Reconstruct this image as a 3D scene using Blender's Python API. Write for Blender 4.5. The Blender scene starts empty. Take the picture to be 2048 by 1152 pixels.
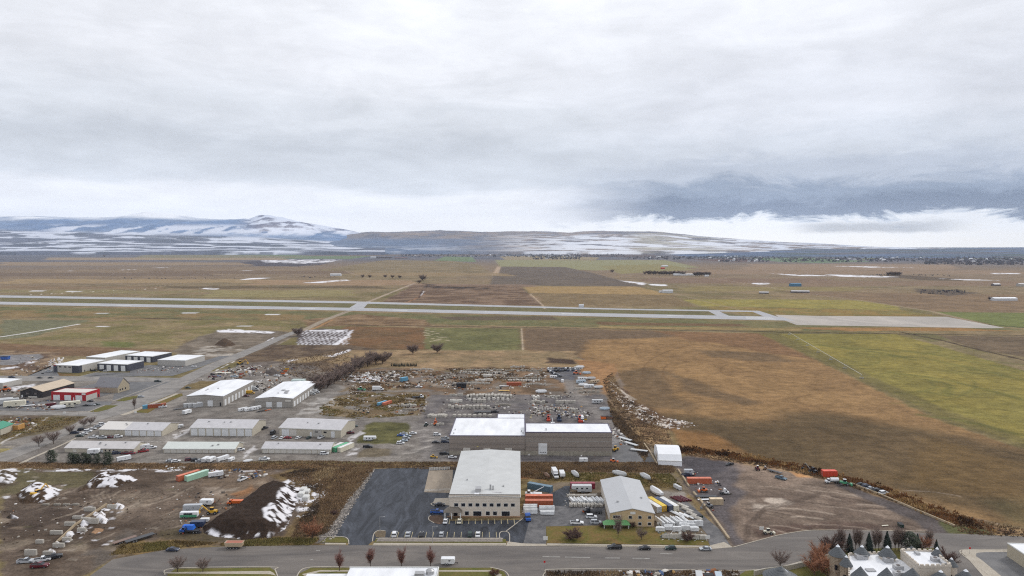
import bpy, math, random
import numpy as np
from math import sin, cos, pi, radians, atan2, hypot
random.seed(7)
SC = bpy.context.scene
COL = SC.collection
# ---------------------------------------------------------------- camera geometry
F = 1365.0; CX = 1024.0; CY = 576.0; HZ = 492.0; CAMH = 120.0
TH = math.atan((CY - HZ) / F); CT, ST = cos(TH), sin(TH)
def U(px, py, z=0.0):
    """where the line of sight through a photograph point meets the level z"""
    x = (px - CX) / F; yd = (py - CY) / F
    Y = CT - yd * ST; Z = -ST - yd * CT
    t = (z - CAMH) / Z
    return (x * t, Y * t)
def heightat(A, py):
    """height above ground point A that shows at photograph row py"""
    yd = (py - CY) / F
    return CAMH + A[1] * (-ST - yd * CT) / (CT - yd * ST)
def mpp(py):
    return U(CX + 1, py)[0]
# ---------------------------------------------------------------- numpy noise
def _h(ix, iy, s):
    n = np.sin(ix * 127.1 + iy * 311.7 + s * 74.7) * 43758.5453
    return n - np.floor(n)
def vnoise(x, y, s=0):
    ix = np.floor(x); iy = np.floor(y); fx = x - ix; fy = y - iy
    fx = fx * fx * (3 - 2 * fx); fy = fy * fy * (3 - 2 * fy)
    a = _h(ix, iy, s); b = _h(ix + 1, iy, s); c = _h(ix, iy + 1, s); d = _h(ix + 1, iy + 1, s)
    return (a * (1 - fx) + b * fx) * (1 - fy) + (c * (1 - fx) + d * fx) * fy
def fbm(x, y, s=0, o=4):
    t = 0; a = .5; n = 0
    for k in range(o):
        t = t + a * vnoise(x * 2 ** k, y * 2 ** k, s + k * 13); n += a; a *= .5
    return t / n
def sstep(a, b, x):
    t = np.clip((x - a) / (b - a), 0, 1); return t * t * (3 - 2 * t)
def sdist(x, y, P):
    """signed distance to polygon, positive inside"""
    d = np.full(x.shape, 1e18); ins = np.zeros(x.shape, bool)
    n = len(P)
    for i in range(n):
        ax, ay = P[i]; bx, by = P[(i + 1) % n]
        ex, ey = bx - ax, by - ay
        t = np.clip(((x - ax) * ex + (y - ay) * ey) / (ex * ex + ey * ey + 1e-9), 0, 1)
        d = np.minimum(d, (x - ax - t * ex) ** 2 + (y - ay - t * ey) ** 2)
        c = (ay > y) != (by > y)
        ins ^= c & (x < ex * (y - ay) / (ey if abs(ey) > 1e-9 else 1e-9) + ax)
    d = np.sqrt(d)
    return np.where(ins, d, -d)
def ldist(x, y, P):
    d = np.full(x.shape, 1e18)
    for i in range(len(P) - 1):
        ax, ay = P[i]; bx, by = P[i + 1]; ex, ey = bx - ax, by - ay
        t = np.clip(((x - ax) * ex + (y - ay) * ey) / (ex * ex + ey * ey + 1e-9), 0, 1)
        d = np.minimum(d, (x - ax - t * ex) ** 2 + (y - ay - t * ey) ** 2)
    return np.sqrt(d)
KEXP = 1.08
def lin(c, k=None):
    k = k or KEXP
    q = [((v / 255.) ** 2.2) / k for v in c]; l = .3 * q[0] + .55 * q[1] + .15 * q[2]
    return tuple((v * .84 + l * .16) * t for v, t in zip(q, (1.03, .985, .94)))
# ---------------------------------------------------------------- materials
MATS = {}
def NT(name):
    m = bpy.data.materials.new(name); m.use_nodes = True
    nt = m.node_tree; b = nt.nodes['Principled BSDF']
    return m, nt, b
def nd(nt, t, **kw):
    n = nt.nodes.new(t)
    for k, v in kw.items():
        if k.startswith('i_'):
            key = k[2:]
            key = int(key) if key.isdigit() else key
            n.inputs[key].default_value = v
        else: setattr(n, k, v)
    return n
def mat(name, rgb, rough=.6, metal=0, var=.12, scale=1.5, spec=.3, bump=0, coord='Object', stretch=(1, 1, 1)):
    if name in MATS: return MATS[name]
    m, nt, b = NT(name)
    b.inputs['Roughness'].default_value = rough; b.inputs['Metallic'].default_value = metal
    b.inputs['Specular IOR Level'].default_value = spec
    tc = nd(nt, 'ShaderNodeTexCoord'); mp = nd(nt, 'ShaderNodeMapping'); mp.inputs['Scale'].default_value = stretch
    nt.links.new(tc.outputs[coord], mp.inputs[0])
    nz = nd(nt, 'ShaderNodeTexNoise', i_Scale=scale, i_Detail=5.0, i_Roughness=.65)
    nt.links.new(mp.outputs[0], nz.inputs['Vector'])
    r = nd(nt, 'ShaderNodeMapRange'); r.inputs[3].default_value = 1 - var * 1.6; r.inputs[4].default_value = 1 + var * 1.6
    r.inputs[1].default_value = .25; r.inputs[2].default_value = .75
    nt.links.new(nz.outputs[0], r.inputs[0])
    mx = nd(nt, 'ShaderNodeVectorMath', operation='SCALE'); mx.inputs[0].default_value = rgb
    nt.links.new(r.outputs[0], mx.inputs['Scale']); nt.links.new(mx.outputs[0], b.inputs['Base Color'])
    if bump:
        bp = nd(nt, 'ShaderNodeBump', i_Strength=.5, i_Distance=bump)
        nt.links.new(nz.outputs[0], bp.inputs['Height']); nt.links.new(bp.outputs[0], b.inputs['Normal'])
    MATS[name] = m; return m
def stripemat(name, rgb, rgb2, axis=0, period=1.0, duty=.12, rough=.55, var=.1, metal=0, scale=.4, spec=.3):
    """ribbed metal or block courses: fine dark lines every period metres along an axis"""
    if name in MATS: return MATS[name]
    m, nt, b = NT(name)
    b.inputs['Roughness'].default_value = rough; b.inputs['Metallic'].default_value = metal
    b.inputs['Specular IOR Level'].default_value = spec
    tc = nd(nt, 'ShaderNodeTexCoord'); sp = nd(nt, 'ShaderNodeSeparateXYZ'); nt.links.new(tc.outputs['Object'], sp.inputs[0])
    a = nd(nt, 'ShaderNodeMath', operation='DIVIDE'); a.inputs[1].default_value = period
    nt.links.new(sp.outputs[axis], a.inputs[0])
    fr = nd(nt, 'ShaderNodeMath', operation='FRACT'); nt.links.new(a.outputs[0], fr.inputs[0])
    lt = nd(nt, 'ShaderNodeMath', operation='LESS_THAN'); lt.inputs[1].default_value = duty; nt.links.new(fr.outputs[0], lt.inputs[0])
    mx = nd(nt, 'ShaderNodeMix', data_type='RGBA'); mx.inputs[6].default_value = (*rgb, 1); mx.inputs[7].default_value = (*rgb2, 1)
    nt.links.new(lt.outputs[0], mx.inputs[0])
    nz = nd(nt, 'ShaderNodeTexNoise', i_Scale=scale, i_Detail=6.0, i_Roughness=.7); nt.links.new(tc.outputs['Object'], nz.inputs['Vector'])
    r = nd(nt, 'ShaderNodeMapRange'); r.inputs[1].default_value = .25; r.inputs[2].default_value = .75
    r.inputs[3].default_value = 1 - var * 1.6; r.inputs[4].default_value = 1 + var * 1.6
    nt.links.new(nz.outputs[0], r.inputs[0])
    s = nd(nt, 'ShaderNodeVectorMath', operation='SCALE'); nt.links.new(mx.outputs[2], s.inputs[0]); nt.links.new(r.outputs[0], s.inputs['Scale'])
    nt.links.new(s.outputs[0], b.inputs['Base Color'])
    MATS[name] = m; return m
def attrmat(name, attr='Col', s1=.9, s2=.12, s3=.02, v=(.42, .38, .26), bump=.3, rough=.95):
    """colour attribute broken up by world-scale noise at three sizes"""
    m, nt, b = NT(name)
    b.inputs['Roughness'].default_value = rough; b.inputs['Specular IOR Level'].default_value = .08
    at = nd(nt, 'ShaderNodeAttribute', attribute_name=attr)
    tc = nd(nt, 'ShaderNodeTexCoord')
    prev = None; first = None
    for sc_, vv in ((s1, v[0]), (s2, v[1]), (s3, v[2])):
        nz = nd(nt, 'ShaderNodeTexNoise', i_Scale=sc_, i_Detail=5.0, i_Roughness=.7)
        nt.links.new(tc.outputs['Object'], nz.inputs['Vector'])
        if first is None: first = nz
        r = nd(nt, 'ShaderNodeMapRange'); r.inputs[1].default_value = .28; r.inputs[2].default_value = .72
        r.inputs[3].default_value = 1 - vv; r.inputs[4].default_value = 1 + vv
        nt.links.new(nz.outputs[0], r.inputs[0])
        if prev is None: prev = r
        else:
            mm = nd(nt, 'ShaderNodeMath', operation='MULTIPLY'); nt.links.new(prev.outputs[0], mm.inputs[0]); nt.links.new(r.outputs[0], mm.inputs[1]); prev = mm
    if s1 > .5:
        mp = nd(nt, 'ShaderNodeMapping'); mp.inputs['Scale'].default_value = (.045, .55, 1); mp.inputs['Rotation'].default_value = (0, 0, .05); nt.links.new(tc.outputs['Object'], mp.inputs[0])
        nz = nd(nt, 'ShaderNodeTexNoise', i_Scale=1.0, i_Detail=4.0, i_Roughness=.6); nt.links.new(mp.outputs[0], nz.inputs['Vector'])
        r = nd(nt, 'ShaderNodeMapRange'); r.inputs[1].default_value = .3; r.inputs[2].default_value = .7; r.inputs[3].default_value = .86; r.inputs[4].default_value = 1.14; nt.links.new(nz.outputs[0], r.inputs[0])
        mm = nd(nt, 'ShaderNodeMath', operation='MULTIPLY'); nt.links.new(prev.outputs[0], mm.inputs[0]); nt.links.new(r.outputs[0], mm.inputs[1]); prev = mm
    # snow stays even: fade the variation out where the colour is bright
    sp = nd(nt, 'ShaderNodeSeparateColor'); nt.links.new(at.outputs['Color'], sp.inputs[0])
    r2 = nd(nt, 'ShaderNodeMapRange'); r2.inputs[1].default_value = .35; r2.inputs[2].default_value = .65
    nt.links.new(sp.outputs[2], r2.inputs[0])
    mixv = nd(nt, 'ShaderNodeMix', data_type='FLOAT'); mixv.inputs[3].default_value = 1.0
    nt.links.new(r2.outputs[0], mixv.inputs[0]); nt.links.new(prev.outputs[0], mixv.inputs[2])
    s = nd(nt, 'ShaderNodeVectorMath', operation='SCALE'); nt.links.new(at.outputs['Color'], s.inputs[0]); nt.links.new(mixv.outputs[0], s.inputs['Scale'])
    nt.links.new(s.outputs[0], b.inputs['Base Color'])
    if bump:
        bp = nd(nt, 'ShaderNodeBump', i_Strength=.6, i_Distance=bump)
        nt.links.new(first.outputs[0], bp.inputs['Height']); nt.links.new(bp.outputs[0], b.inputs['Normal'])
    return m
# ---------------------------------------------------------------- mesh builder
class MB:
    def __init__(s): s.v = []; s.f = []
    def add(s, vs, fs):
        b = len(s.v); s.v.extend(vs); s.f.extend([tuple(b + i for i in f) for f in fs]); return s
    def box(s, x0, x1, y0, y1, z0, z1, rz=0, o=(0, 0)):
        p = [(x0, y0), (x1, y0), (x1, y1), (x0, y1)]
        if rz or o != (0, 0):
            c, n = cos(rz), sin(rz); p = [(o[0] + x * c - y * n, o[1] + x * n + y * c) for x, y in p]
        vs = [(x, y, z0) for x, y in p] + [(x, y, z1) for x, y in p]
        return s.add(vs, [(3, 2, 1, 0), (4, 5, 6, 7), (0, 1, 5, 4), (1, 2, 6, 5), (2, 3, 7, 6), (3, 0, 4, 7)])
    def fru(s, x0, x1, y0, y1, z0, a0, a1, b0, b1, z1):
        vs = [(x0, y0, z0), (x1, y0, z0), (x1, y1, z0), (x0, y1, z0), (a0, b0, z1), (a1, b0, z1), (a1, b1, z1), (a0, b1, z1)]
        return s.add(vs, [(3, 2, 1, 0), (4, 5, 6, 7), (0, 1, 5, 4), (1, 2, 6, 5), (2, 3, 7, 6), (3, 0, 4, 7)])
    def prism(s, prof, y0, y1, ax='y'):
        n = len(prof)
        if ax == 'y': vs = [(x, y0, z) for x, z in prof] + [(x, y1, z) for x, z in prof]
        elif ax == 'x': vs = [(y0, x, z) for x, z in prof] + [(y1, x, z) for x, z in prof]
        else: vs = [(x, z, y0) for x, z in prof] + [(x, z, y1) for x, z in prof]
        return s.add(vs, [tuple(range(n)), tuple(range(2 * n - 1, n - 1, -1))] + [(i, (i + 1) % n, n + (i + 1) % n, n + i)[::-1] for i in range(n)])
    def cyl(s, a, b, r0, r1=None, n=10, cap=True):
        r1 = r0 if r1 is None else r1
        dx, dy, dz = b[0] - a[0], b[1] - a[1], b[2] - a[2]; L = math.sqrt(dx * dx + dy * dy + dz * dz) or 1
        w = (dx / L, dy / L, dz / L)
        u = (0, 0, 1) if abs(w[2]) < .9 else (1, 0, 0)
        p = (w[1] * u[2] - w[2] * u[1], w[2] * u[0] - w[0] * u[2], w[0] * u[1] - w[1] * u[0])
        l = math.sqrt(sum(q * q for q in p)); p = tuple(q / l for q in p)
        q = (w[1] * p[2] - w[2] * p[1], w[2] * p[0] - w[0] * p[2], w[0] * p[1] - w[1] * p[0])
        vs = []
        for c, r in ((a, r0), (b, r1)):
            for i in range(n):
                t = 2 * pi * i / n
                vs.append(tuple(c[k] + r * (cos(t) * p[k] + sin(t) * q[k]) for k in range(3)))
        fs = [(i, (i + 1) % n, n + (i + 1) % n, n + i) for i in range(n)]
        if cap: fs += [tuple(range(n - 1, -1, -1)), tuple(range(n, 2 * n))]
        return s.add(vs, fs)
    def mesh(s, name, m):
        me = bpy.data.meshes.new(name); me.from_pydata(s.v, [], s.f); me.update()
        if m: me.materials.append(m)
        return me
    def build(s, name, m, parent=None, smooth=False):
        o = bpy.data.objects.new(name, s.mesh(name, m)); COL.objects.link(o)
        if parent: o.parent = parent
        if smooth: o.data.polygons.foreach_set('use_smooth', [True] * len(o.data.polygons))
        return o
def tag(o, label=None, cat=None, group=None, kind=None):
    if label: o['label'] = label
    if cat: o['category'] = cat
    if group: o['group'] = group
    if kind: o['kind'] = kind
    return o
def empty(name, loc, rz=0):
    o = bpy.data.objects.new(name, None); COL.objects.link(o); o.empty_display_size = .5
    o.location = loc; o.rotation_euler = (0, 0, rz); return o
def link(name, me, parent=None):
    o = bpy.data.objects.new(name, me); COL.objects.link(o)
    if parent: o.parent = parent
    return o
def npmesh(name, V, Fq, colors=None, m=None, smooth=False):
    """V (n,3) array, Fq (k,4) or (k,3) array"""
    me = bpy.data.meshes.new(name); k = Fq.shape[1]
    me.vertices.add(len(V)); me.vertices.foreach_set('co', V.astype(np.float32).ravel())
    me.loops.add(Fq.size); me.loops.foreach_set('vertex_index', Fq.astype(np.int32).ravel())
    me.polygons.add(len(Fq)); me.polygons.foreach_set('loop_start', np.arange(len(Fq), dtype=np.int32) * k)
    me.polygons.foreach_set('loop_total', np.full(len(Fq), k, np.int32))
    if smooth: me.polygons.foreach_set('use_smooth', np.ones(len(Fq), bool))
    me.update(calc_edges=True)
    if colors is not None:
        a = me.color_attributes.new('Col', 'FLOAT_COLOR', 'POINT')
        a.data.foreach_set('color', np.concatenate([colors, np.ones((len(colors), 1))], 1).astype(np.float32).ravel())
    if m: me.materials.append(m)
    return me
# ---------------------------------------------------------------- painting surfaces by place
class Paint:
    def __init__(s, x, y, base):
        s.x = x; s.y = y; s.c = np.tile(np.array(base, float), (len(x), 1)) if np.ndim(base) == 1 else base
        s.D = np.hypot(x, y)
    def _app(s, idx, a, col):
        a = a[:, None]; s.c[idx] = s.c[idx] * (1 - a) + np.array(col) * a
    def _near(s, P, pad):
        xs = [p[0] for p in P]; ys = [p[1] for p in P]
        return np.nonzero((s.x > min(xs) - pad) & (s.x < max(xs) + pad) & (s.y > min(ys) - pad) & (s.y < max(ys) + pad))[0]
    def poly(s, pts, col, fe=1.0, warp=2.0, a=1.0, wsc=None, brk=None, seed=0, raw=False, col2=None, sc2=20):
        """brk=(scale_m, threshold, softness): broken up by noise, for snow and weeds"""
        P = pts if raw else [U(*p) for p in pts]
        i = s._near(P, fe * 3 + warp * 2 + 5)
        if not len(i): return
        x, y, D = s.x[i], s.y[i], s.D[i]
        ws = wsc or max(warp * 3, 3)
        wx = x + (fbm(x / ws, y / ws, 5 + seed, 3) - .5) * 2 * warp; wy = y + (fbm(x / ws, y / ws, 9 + seed, 3) - .5) * 2 * warp
        d = sdist(wx, wy, P); f = fe + D * .0012
        m = sstep(-f, f, d) * a
        if brk:
            n = fbm(x / brk[0], y / (brk[0] * (brk[3] if len(brk) > 3 else 1)), 31 + seed, 4); m = m * sstep(brk[1] - brk[2], brk[1] + brk[2], n)
        c = np.array(lin(col))
        if col2 is not None:
            n = sstep(.35, .65, fbm(x / sc2, y / sc2, 77 + seed, 4))[:, None]
            s.c[i] = s.c[i] * (1 - m[:, None]) + (c * (1 - n) + np.array(lin(col2)) * n) * m[:, None]
        else: s._app(i, m, c)
    def line(s, pts, w, col, fe=.5, a=1.0, warp=0, seed=0, brk=None, curve=False):
        P = [U(*p) for p in pts]
        i = s._near(P, w + fe * 3 + warp + 3)
        if not len(i): return
        x, y, D = s.x[i], s.y[i], s.D[i]
        if warp: 
            ws = warp * 4; x2 = x + (fbm(x / ws, y / ws, 3 + seed, 3) - .5) * 2 * warp; y2 = y + (fbm(x / ws, y / ws, 4 + seed, 3) - .5) * 2 * warp
        else: x2, y2 = x, y
        d = ldist(x2, y2, P); f = fe + D * .0006
        m = (1 - sstep(w / 2 - f, w / 2 + f, d)) * a
        if brk: m = m * sstep(brk[1] - brk[2], brk[1] + brk[2], fbm(x / brk[0], y / brk[0], 41 + seed, 3))
        s._app(i, m, lin(col))
HAZE = 2.5e-5; EXPO = 0.2
# ================================================================ THE GROUND
GM = attrmat('ground_soil')
def grid_ground():
    # rows by distance (finer near the lens foot), columns by bearing
    ys = []
    py = 1215.0
    while py > 505:
        ys.append(U(CX, py)[1]); py -= 1.4 if py > 720 else (1.0 if py > 565 else .5)
    ys = np.array([-40.0, 40, 120] + ys + [14000, 19000, 27000])
    us = np.linspace(-1.02, 1.02, 1300)
    Yg, Ug = np.meshgrid(ys, us, indexing='ij')
    Xg = Ug * (np.maximum(Yg, 60) + 30.0)
    return ys, Xg, Yg
ys, Xg, Yg = grid_ground()
nr, nc = Xg.shape
gx, gy = Xg.ravel(), Yg.ravel()
D = np.hypot(gx, gy)
# base plain: tawny stubble with patches
n1 = fbm(gx / 60, gy / 60, 1, 5); n2 = fbm(gx / 400, gy / 260, 2, 4); n3 = fbm(gx / 12, gy / 12, 3, 3)
c_a = np.array(lin((128, 114, 82))); c_b = np.array(lin((108, 100, 62))); c_c = np.array(lin((138, 116, 88)))
t1 = sstep(.35, .65, n1)[:, None]; t2 = sstep(.4, .62, n2)[:, None]
base = (c_a * (1 - t1) + c_b * t1) * (1 - t2 * .6) + c_c * t2 * .6
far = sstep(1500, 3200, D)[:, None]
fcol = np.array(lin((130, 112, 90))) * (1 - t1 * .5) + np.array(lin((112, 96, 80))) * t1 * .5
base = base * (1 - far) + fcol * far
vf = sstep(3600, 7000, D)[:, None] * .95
vcol = np.array(lin((98, 98, 108))) * (1 - t2) + np.array(lin((82, 88, 104))) * t2  # blue-grey of hazy distance painted into the far ground colour
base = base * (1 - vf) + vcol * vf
base *= (.88 + .24 * n3)[:, None]
G = Paint(gx, gy, base)
BR = (112, 96, 74); GR = (118, 113, 109); DIRT = (100, 88, 78); SNOW = (222, 225, 236)
TAN = (150, 128, 95); OL = (112, 108, 66); ORB = (132, 94, 56); DK = (62, 52, 44)
P, L = G.poly, G.line
# ---- far fields
P([(30, 499), (180, 496), (372, 501), (402, 503), (290, 506), (120, 504)], (96, 114, 88), fe=4, warp=12)
P([(400, 512), (470, 507), (600, 510), (745, 512), (700, 518), (520, 517), (440, 520)], (98, 116, 80), fe=4, warp=12)
P([(390, 531), (500, 523), (560, 518), (685, 519), (640, 530), (600, 533), (430, 532)], (78, 74, 82), fe=4, warp=12)
P([(520, 521), (600, 518.5), (684, 519.5), (660, 525), (610, 527), (530, 525)], SNOW, fe=3, warp=20, brk=(70, .5, .05))
P([(300, 508), (520, 511), (620, 514), (430, 521), (250, 519)], (118, 112, 84), fe=10, warp=40)
P([(560, 508), (1000, 508), (980, 512), (620, 512)], (104, 92, 86), fe=8, warp=20)
P([(890, 513), (945, 514), (952, 524), (868, 521)], (100, 120, 84), fe=3, warp=8)
P([(640, 540), (770, 520), (905, 522), (960, 530), (980, 545), (860, 560), (700, 566)], (132, 116, 86), fe=8, warp=20, col2=(118, 104, 76), sc2=90)
P([(990, 520), (1330, 520), (1400, 535), (1190, 541), (1000, 533)], (134, 132, 94), fe=6, warp=12)
P([(1000, 513), (1080, 511), (1200, 515), (1190, 521), (1010, 520)], (140, 126, 96), fe=6, warp=12)
P([(1200, 532), (1330, 528), (1390, 540), (1240, 548)], (132, 124, 80), fe=6, warp=12)
P([(996, 533), (1130, 534), (1180, 545), (1296, 573), (1045, 571), (978, 570)], (106, 95, 84), fe=4, warp=6, col2=(98, 88, 80), sc2=60)
P([(994, 533), (1002, 533), (996, 551), (984, 550)], (168, 146, 122), fe=2, warp=1)
P([(1045, 573), (1272, 573), (1345, 590), (1060, 586)], (152, 126, 80), fe=2, warp=3)
P([(1060, 586), (1345, 590), (1392, 613), (1088, 611)], (118, 100, 70), fe=2, warp=3, col2=(126, 108, 78))
P([(1365, 599), (1600, 599), (1730, 601), (1790, 610), (1800, 620), (1600, 616), (1400, 612)], (142, 130, 58), fe=2, warp=4, col2=(134, 126, 62))
P([(1400, 613), (1600, 617), (1800, 620), (1890, 634), (1560, 630), (1480, 626)], (136, 112, 58), fe=2, warp=4, col2=(122, 112, 60))
P([(1560, 583), (2100, 590), (2100, 626), (1870, 623), (1720, 600)], (118, 98, 76), fe=3, warp=5, col2=(128, 106, 80), sc2=60)
P([(1480, 515), (1560, 513), (1750, 523), (1640, 526), (1560, 524)], (96, 118, 90), fe=4, warp=8)
P([(1700, 524), (1760, 508), (2048, 512), (2100, 520), (1780, 514)], (112, 122, 78), fe=6, warp=14, a=.7)
P([(1868, 624), (2100, 626), (2100, 660), (2000, 653), (1950, 642)], (106, 114, 60), fe=2, warp=3)
P([(1790, 549), (1900, 556), (1930, 562), (1840, 560), (1760, 553)], DK, fe=3, warp=10, a=.6)
P([(1830, 577), (1900, 580), (1960, 586), (1900, 592), (1830, 584)], (80, 70, 64), fe=3, warp=10, a=.8)
# plains left of the runway: brown and straw streaks
for k, (x0, y0, x1, y1, c) in enumerate([(0, 545, 420, 552, (108, 92, 78)), (300, 541, 700, 548, (112, 94, 76)), (0, 558, 560, 566, (150, 128, 92)), (500, 560, 820, 570, (148, 122, 94)),
        (0, 572, 330, 577, (126, 104, 78)), (330, 572, 760, 577, (96, 82, 60)), (0, 580, 500, 586, (128, 118, 80)), (420, 580, 720, 592, (136, 126, 82)), (0, 524, 480, 531, (142, 122, 96)),
        (100, 515, 560, 520, (148, 128, 102)), (820, 568, 1060, 574, (128, 106, 90)), (820, 590, 1060, 600, (146, 120, 92)), (1400, 540, 2048, 548, (138, 116, 94)), (1300, 556, 1640, 566, (122, 100, 84)),
        (1600, 562, 2048, 572, (126, 104, 84)), (1390, 573, 1700, 582, (132, 118, 74)), (1500, 528, 1900, 540, (142, 120, 98)), (700, 545, 1000, 552, (138, 118, 86))]):
    P([(x0, y0), (x1, y0 + 1), (x1 + 20, y1), (x0 - 10, y1)], c, fe=10, warp=60, wsc=160, seed=k, a=.85)
P([(825, 571), (1040, 572), (1085, 611), (760, 606)], (128, 106, 86), fe=3, warp=8, col2=(100, 80, 64), sc2=30)
P([(845, 566), (880, 572), (960, 575), (1010, 578), (960, 579), (850, 577)], (66, 56, 50), fe=4, warp=20, brk=(40, .5, .08))
for a_, b_ in (((480, 541.5), (540, 541)), ((88, 543), (160, 541.5)), ((240, 540), (266, 539)), ((300, 535.5), (380, 535))):
    L([a_, b_], 14, SNOW, fe=4, warp=16, brk=(40, .42, .08))
for q in ([(474, 560.5), (500, 556), (542, 555.5), (520, 558)], [(1238, 561), (1262, 563), (1296, 566), (1285, 570), (1262, 566)], [(1300, 568), (1335, 569), (1330, 572), (1300, 571)],
          [(1650, 549), (1720, 550), (1800, 554), (1740, 555), (1680, 553)], [(1540, 547), (1600, 549), (1680, 552), (1600, 552)], [(1660, 532), (1740, 533), (1830, 535.5), (1740, 535)],
          [(1870, 557), (1950, 559), (2000, 561), (1930, 560.5)], [(1980, 546), (2036, 546), (2040, 548), (1990, 548)], 
          [(1500, 566), (1530, 565), (1545, 568), (1510, 569)], [(600, 566), (690, 559), (700, 561), (640, 566)],
          [(400, 576), (440, 577), (430, 579), (400, 578)], [(60, 603), (140, 603), (130, 605), (60, 605)]):
    P(q, SNOW, fe=3, warp=10, wsc=30, brk=(26, .36, .08), seed=int(q[0][0]))
for q, c in (([(0, 497), (60, 493), (400, 493), (560, 499), (300, 501), (0, 502)], (96, 84, 86)), ([(45, 497.5), (240, 497), (238, 499), (100, 499)], SNOW), ([(1400, 503), (1500, 500), (1490, 502), (1420, 505)], SNOW),
             ([(1270, 502), (1395, 500), (1400, 501.5), (1300, 503.5)], SNOW), ([(700, 499.5), (1000, 499), (1050, 500.5), (800, 501)], SNOW), ([(0, 503), (120, 504), (60, 508), (0, 508)], (110, 96, 84)), ([(1100, 506), (1300, 508), (1340, 516), (1150, 513)], (92, 80, 82)),
             ([(1380, 519), (1480, 517), (1520, 524), (1440, 523)], (96, 78, 76)), ([(1040, 503), (1240, 503), (1250, 505), (1060, 505)], (98, 112, 88)), ([(1300, 505), (1500, 505), (1490, 507), (1310, 507)], (106, 96, 90)), ([(420, 503), (560, 503), (520, 506), (420, 506)], (100, 112, 86))):
    P(q, c, fe=15, warp=60, wsc=300)
# ---- mid distance
P([(0, 613), (700, 624), (1540, 643), (2000, 654), (2048, 660), (1700, 663), (1200, 655), (700, 646), (0, 634)], (114, 106, 70), fe=3, warp=6, col2=(102, 102, 66), sc2=30)
P([(0, 592), (700, 603), (1410, 621), (1500, 633), (700, 617), (0, 604)], (112, 104, 72), fe=3, warp=3, col2=(104, 102, 68), sc2=25)
P([(870, 633), (1100, 633), (1120, 640), (900, 640)], (96, 84, 68), fe=3, warp=8)
P([(1190, 644), (1480, 648), (1500, 653), (1200, 650)], (112, 88, 62), fe=3, warp=8)
P([(1570, 655), (1900, 655), (2040, 662), (1700, 662)], (144, 108, 60), fe=3, warp=5)
P([(1200, 652), (1600, 657), (1600, 661), (1200, 657)], (142, 122, 76), fe=3, warp=5)
P([(0, 620), (620, 630), (600, 641), (200, 640), (0, 636)], (128, 108, 72), fe=3, warp=12, brk=(40, .45, .12))
P([(0, 650), (300, 640), (560, 640), (600, 660), (540, 684), (300, 690), (0, 700)], (116, 108, 66), fe=4, warp=12, col2=(132, 116, 84), sc2=40)
P([(0, 640), (180, 640), (80, 670), (0, 680)], (110, 110, 84), fe=4, warp=10)
P([(200, 682), (270, 686), (262, 694), (200, 692)], (104, 108, 58), fe=4, warp=8)
P([(0, 686), (170, 694), (360, 700), (300, 712), (100, 712), (0, 704)], (116, 92, 68), fe=3, warp=8)
L([(0, 635), (300, 636.5), (600, 641)], 4, (112, 92, 74), warp=2); L([(280, 637), (400, 638.5)], 8, DK, fe=3, warp=6)
L([(0, 674), (60, 665), (160, 648)], 5.0, (214, 214, 218), fe=1); L([(0, 678), (160, 656)], 1.2, (150, 140, 122))
L([(100, 588), (260, 579), (400, 564), (470, 556)], 5, (150, 134, 108)); L([(60, 589.5), (330, 576.5)], 2.5, (226, 222, 216), brk=(18, .42, .1)); L([(260, 579), (440, 558)], 5, (96, 78, 60), fe=2)
L([(400, 572), (760, 577)], 5, (84, 72, 56), fe=2); L([(0, 541), (90, 541)], 8, (84, 78, 72), fe=3)
for k, q in enumerate(((205, 626.5), (380, 626), (545, 629), (148, 583), (205, 653), (490, 652), (75, 582))):
    P([(q[0] - 14, q[1] - .8), (q[0] + 16, q[1] - .6), (q[0] + 12, q[1] + .8), (q[0] - 16, q[1] + .8)], SNOW, fe=1, warp=5, a=.7, seed=k)
P([(690, 652), (860, 656), (858, 700), (780, 700), (660, 712), (620, 700), (660, 672)], (118, 88, 58), fe=3, warp=5, col2=(106, 84, 58), sc2=30)
P([(600, 640), (720, 628), (850, 640), (860, 652), (700, 651), (620, 655)], (134, 110, 82), fe=3, warp=6, col2=(112, 90, 66))
P([(850, 655), (1042, 657), (1045, 699), (930, 701), (850, 698)], (108, 106, 66), fe=2, warp=3, col2=(100, 100, 62), sc2=25)
for k in range(22):
    xx = 862 + random.uniform(-12, 30); yy = 656 + k * 1.4
    L([(xx - 6, yy), (xx + 8, yy + .4)], 1.4, (190, 176, 150), warp=3, seed=k)
# big brown field
BF = [(1043, 657), (1300, 661), (1530, 668), (1700, 752), (1872, 838), (2060, 905), (2100, 1062), (1960, 1040), (1800, 990), (1640, 950), (1560, 930), (1450, 912), (1372, 905), (1345, 860), (1300, 825), (1250, 790), (1232, 745), (1150, 712), (1046, 700)]
P(BF, (145, 114, 73), fe=1.5, warp=2, col2=(134, 105, 68), sc2=26)
P([(1043, 657), (1300, 661), (1420, 668), (1300, 676), (1170, 680), (1160, 712), (1046, 700)], (108, 90, 70), fe=6, warp=8)
P([(1300, 661), (1535, 668), (1640, 720), (1500, 700), (1360, 676)], (124, 94, 64), fe=6, warp=12)
P([(1250, 812), (1330, 836), (1500, 838), (1560, 820), (1700, 836), (1870, 862), (2110, 910), (2110, 1064), (1900, 1018), (1640, 950), (1500, 915), (1420, 880)], (100, 83, 58), fe=14, warp=18, wsc=60, col2=(92, 77, 54), sc2=40)
P([(1345, 858), (1400, 862), (1450, 880), (1480, 905), (1370, 900)], (128, 94, 54), fe=4, warp=6)
P([(1870, 880), (2060, 930), (2060, 1000), (1900, 985), (1780, 960)], (110, 88, 52), fe=8, warp=14, a=.7)
P([(1960, 1000), (2060, 1000), (2100, 1060), (2000, 1040)], (84, 80, 54), fe=8, warp=8, a=.6)
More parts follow.
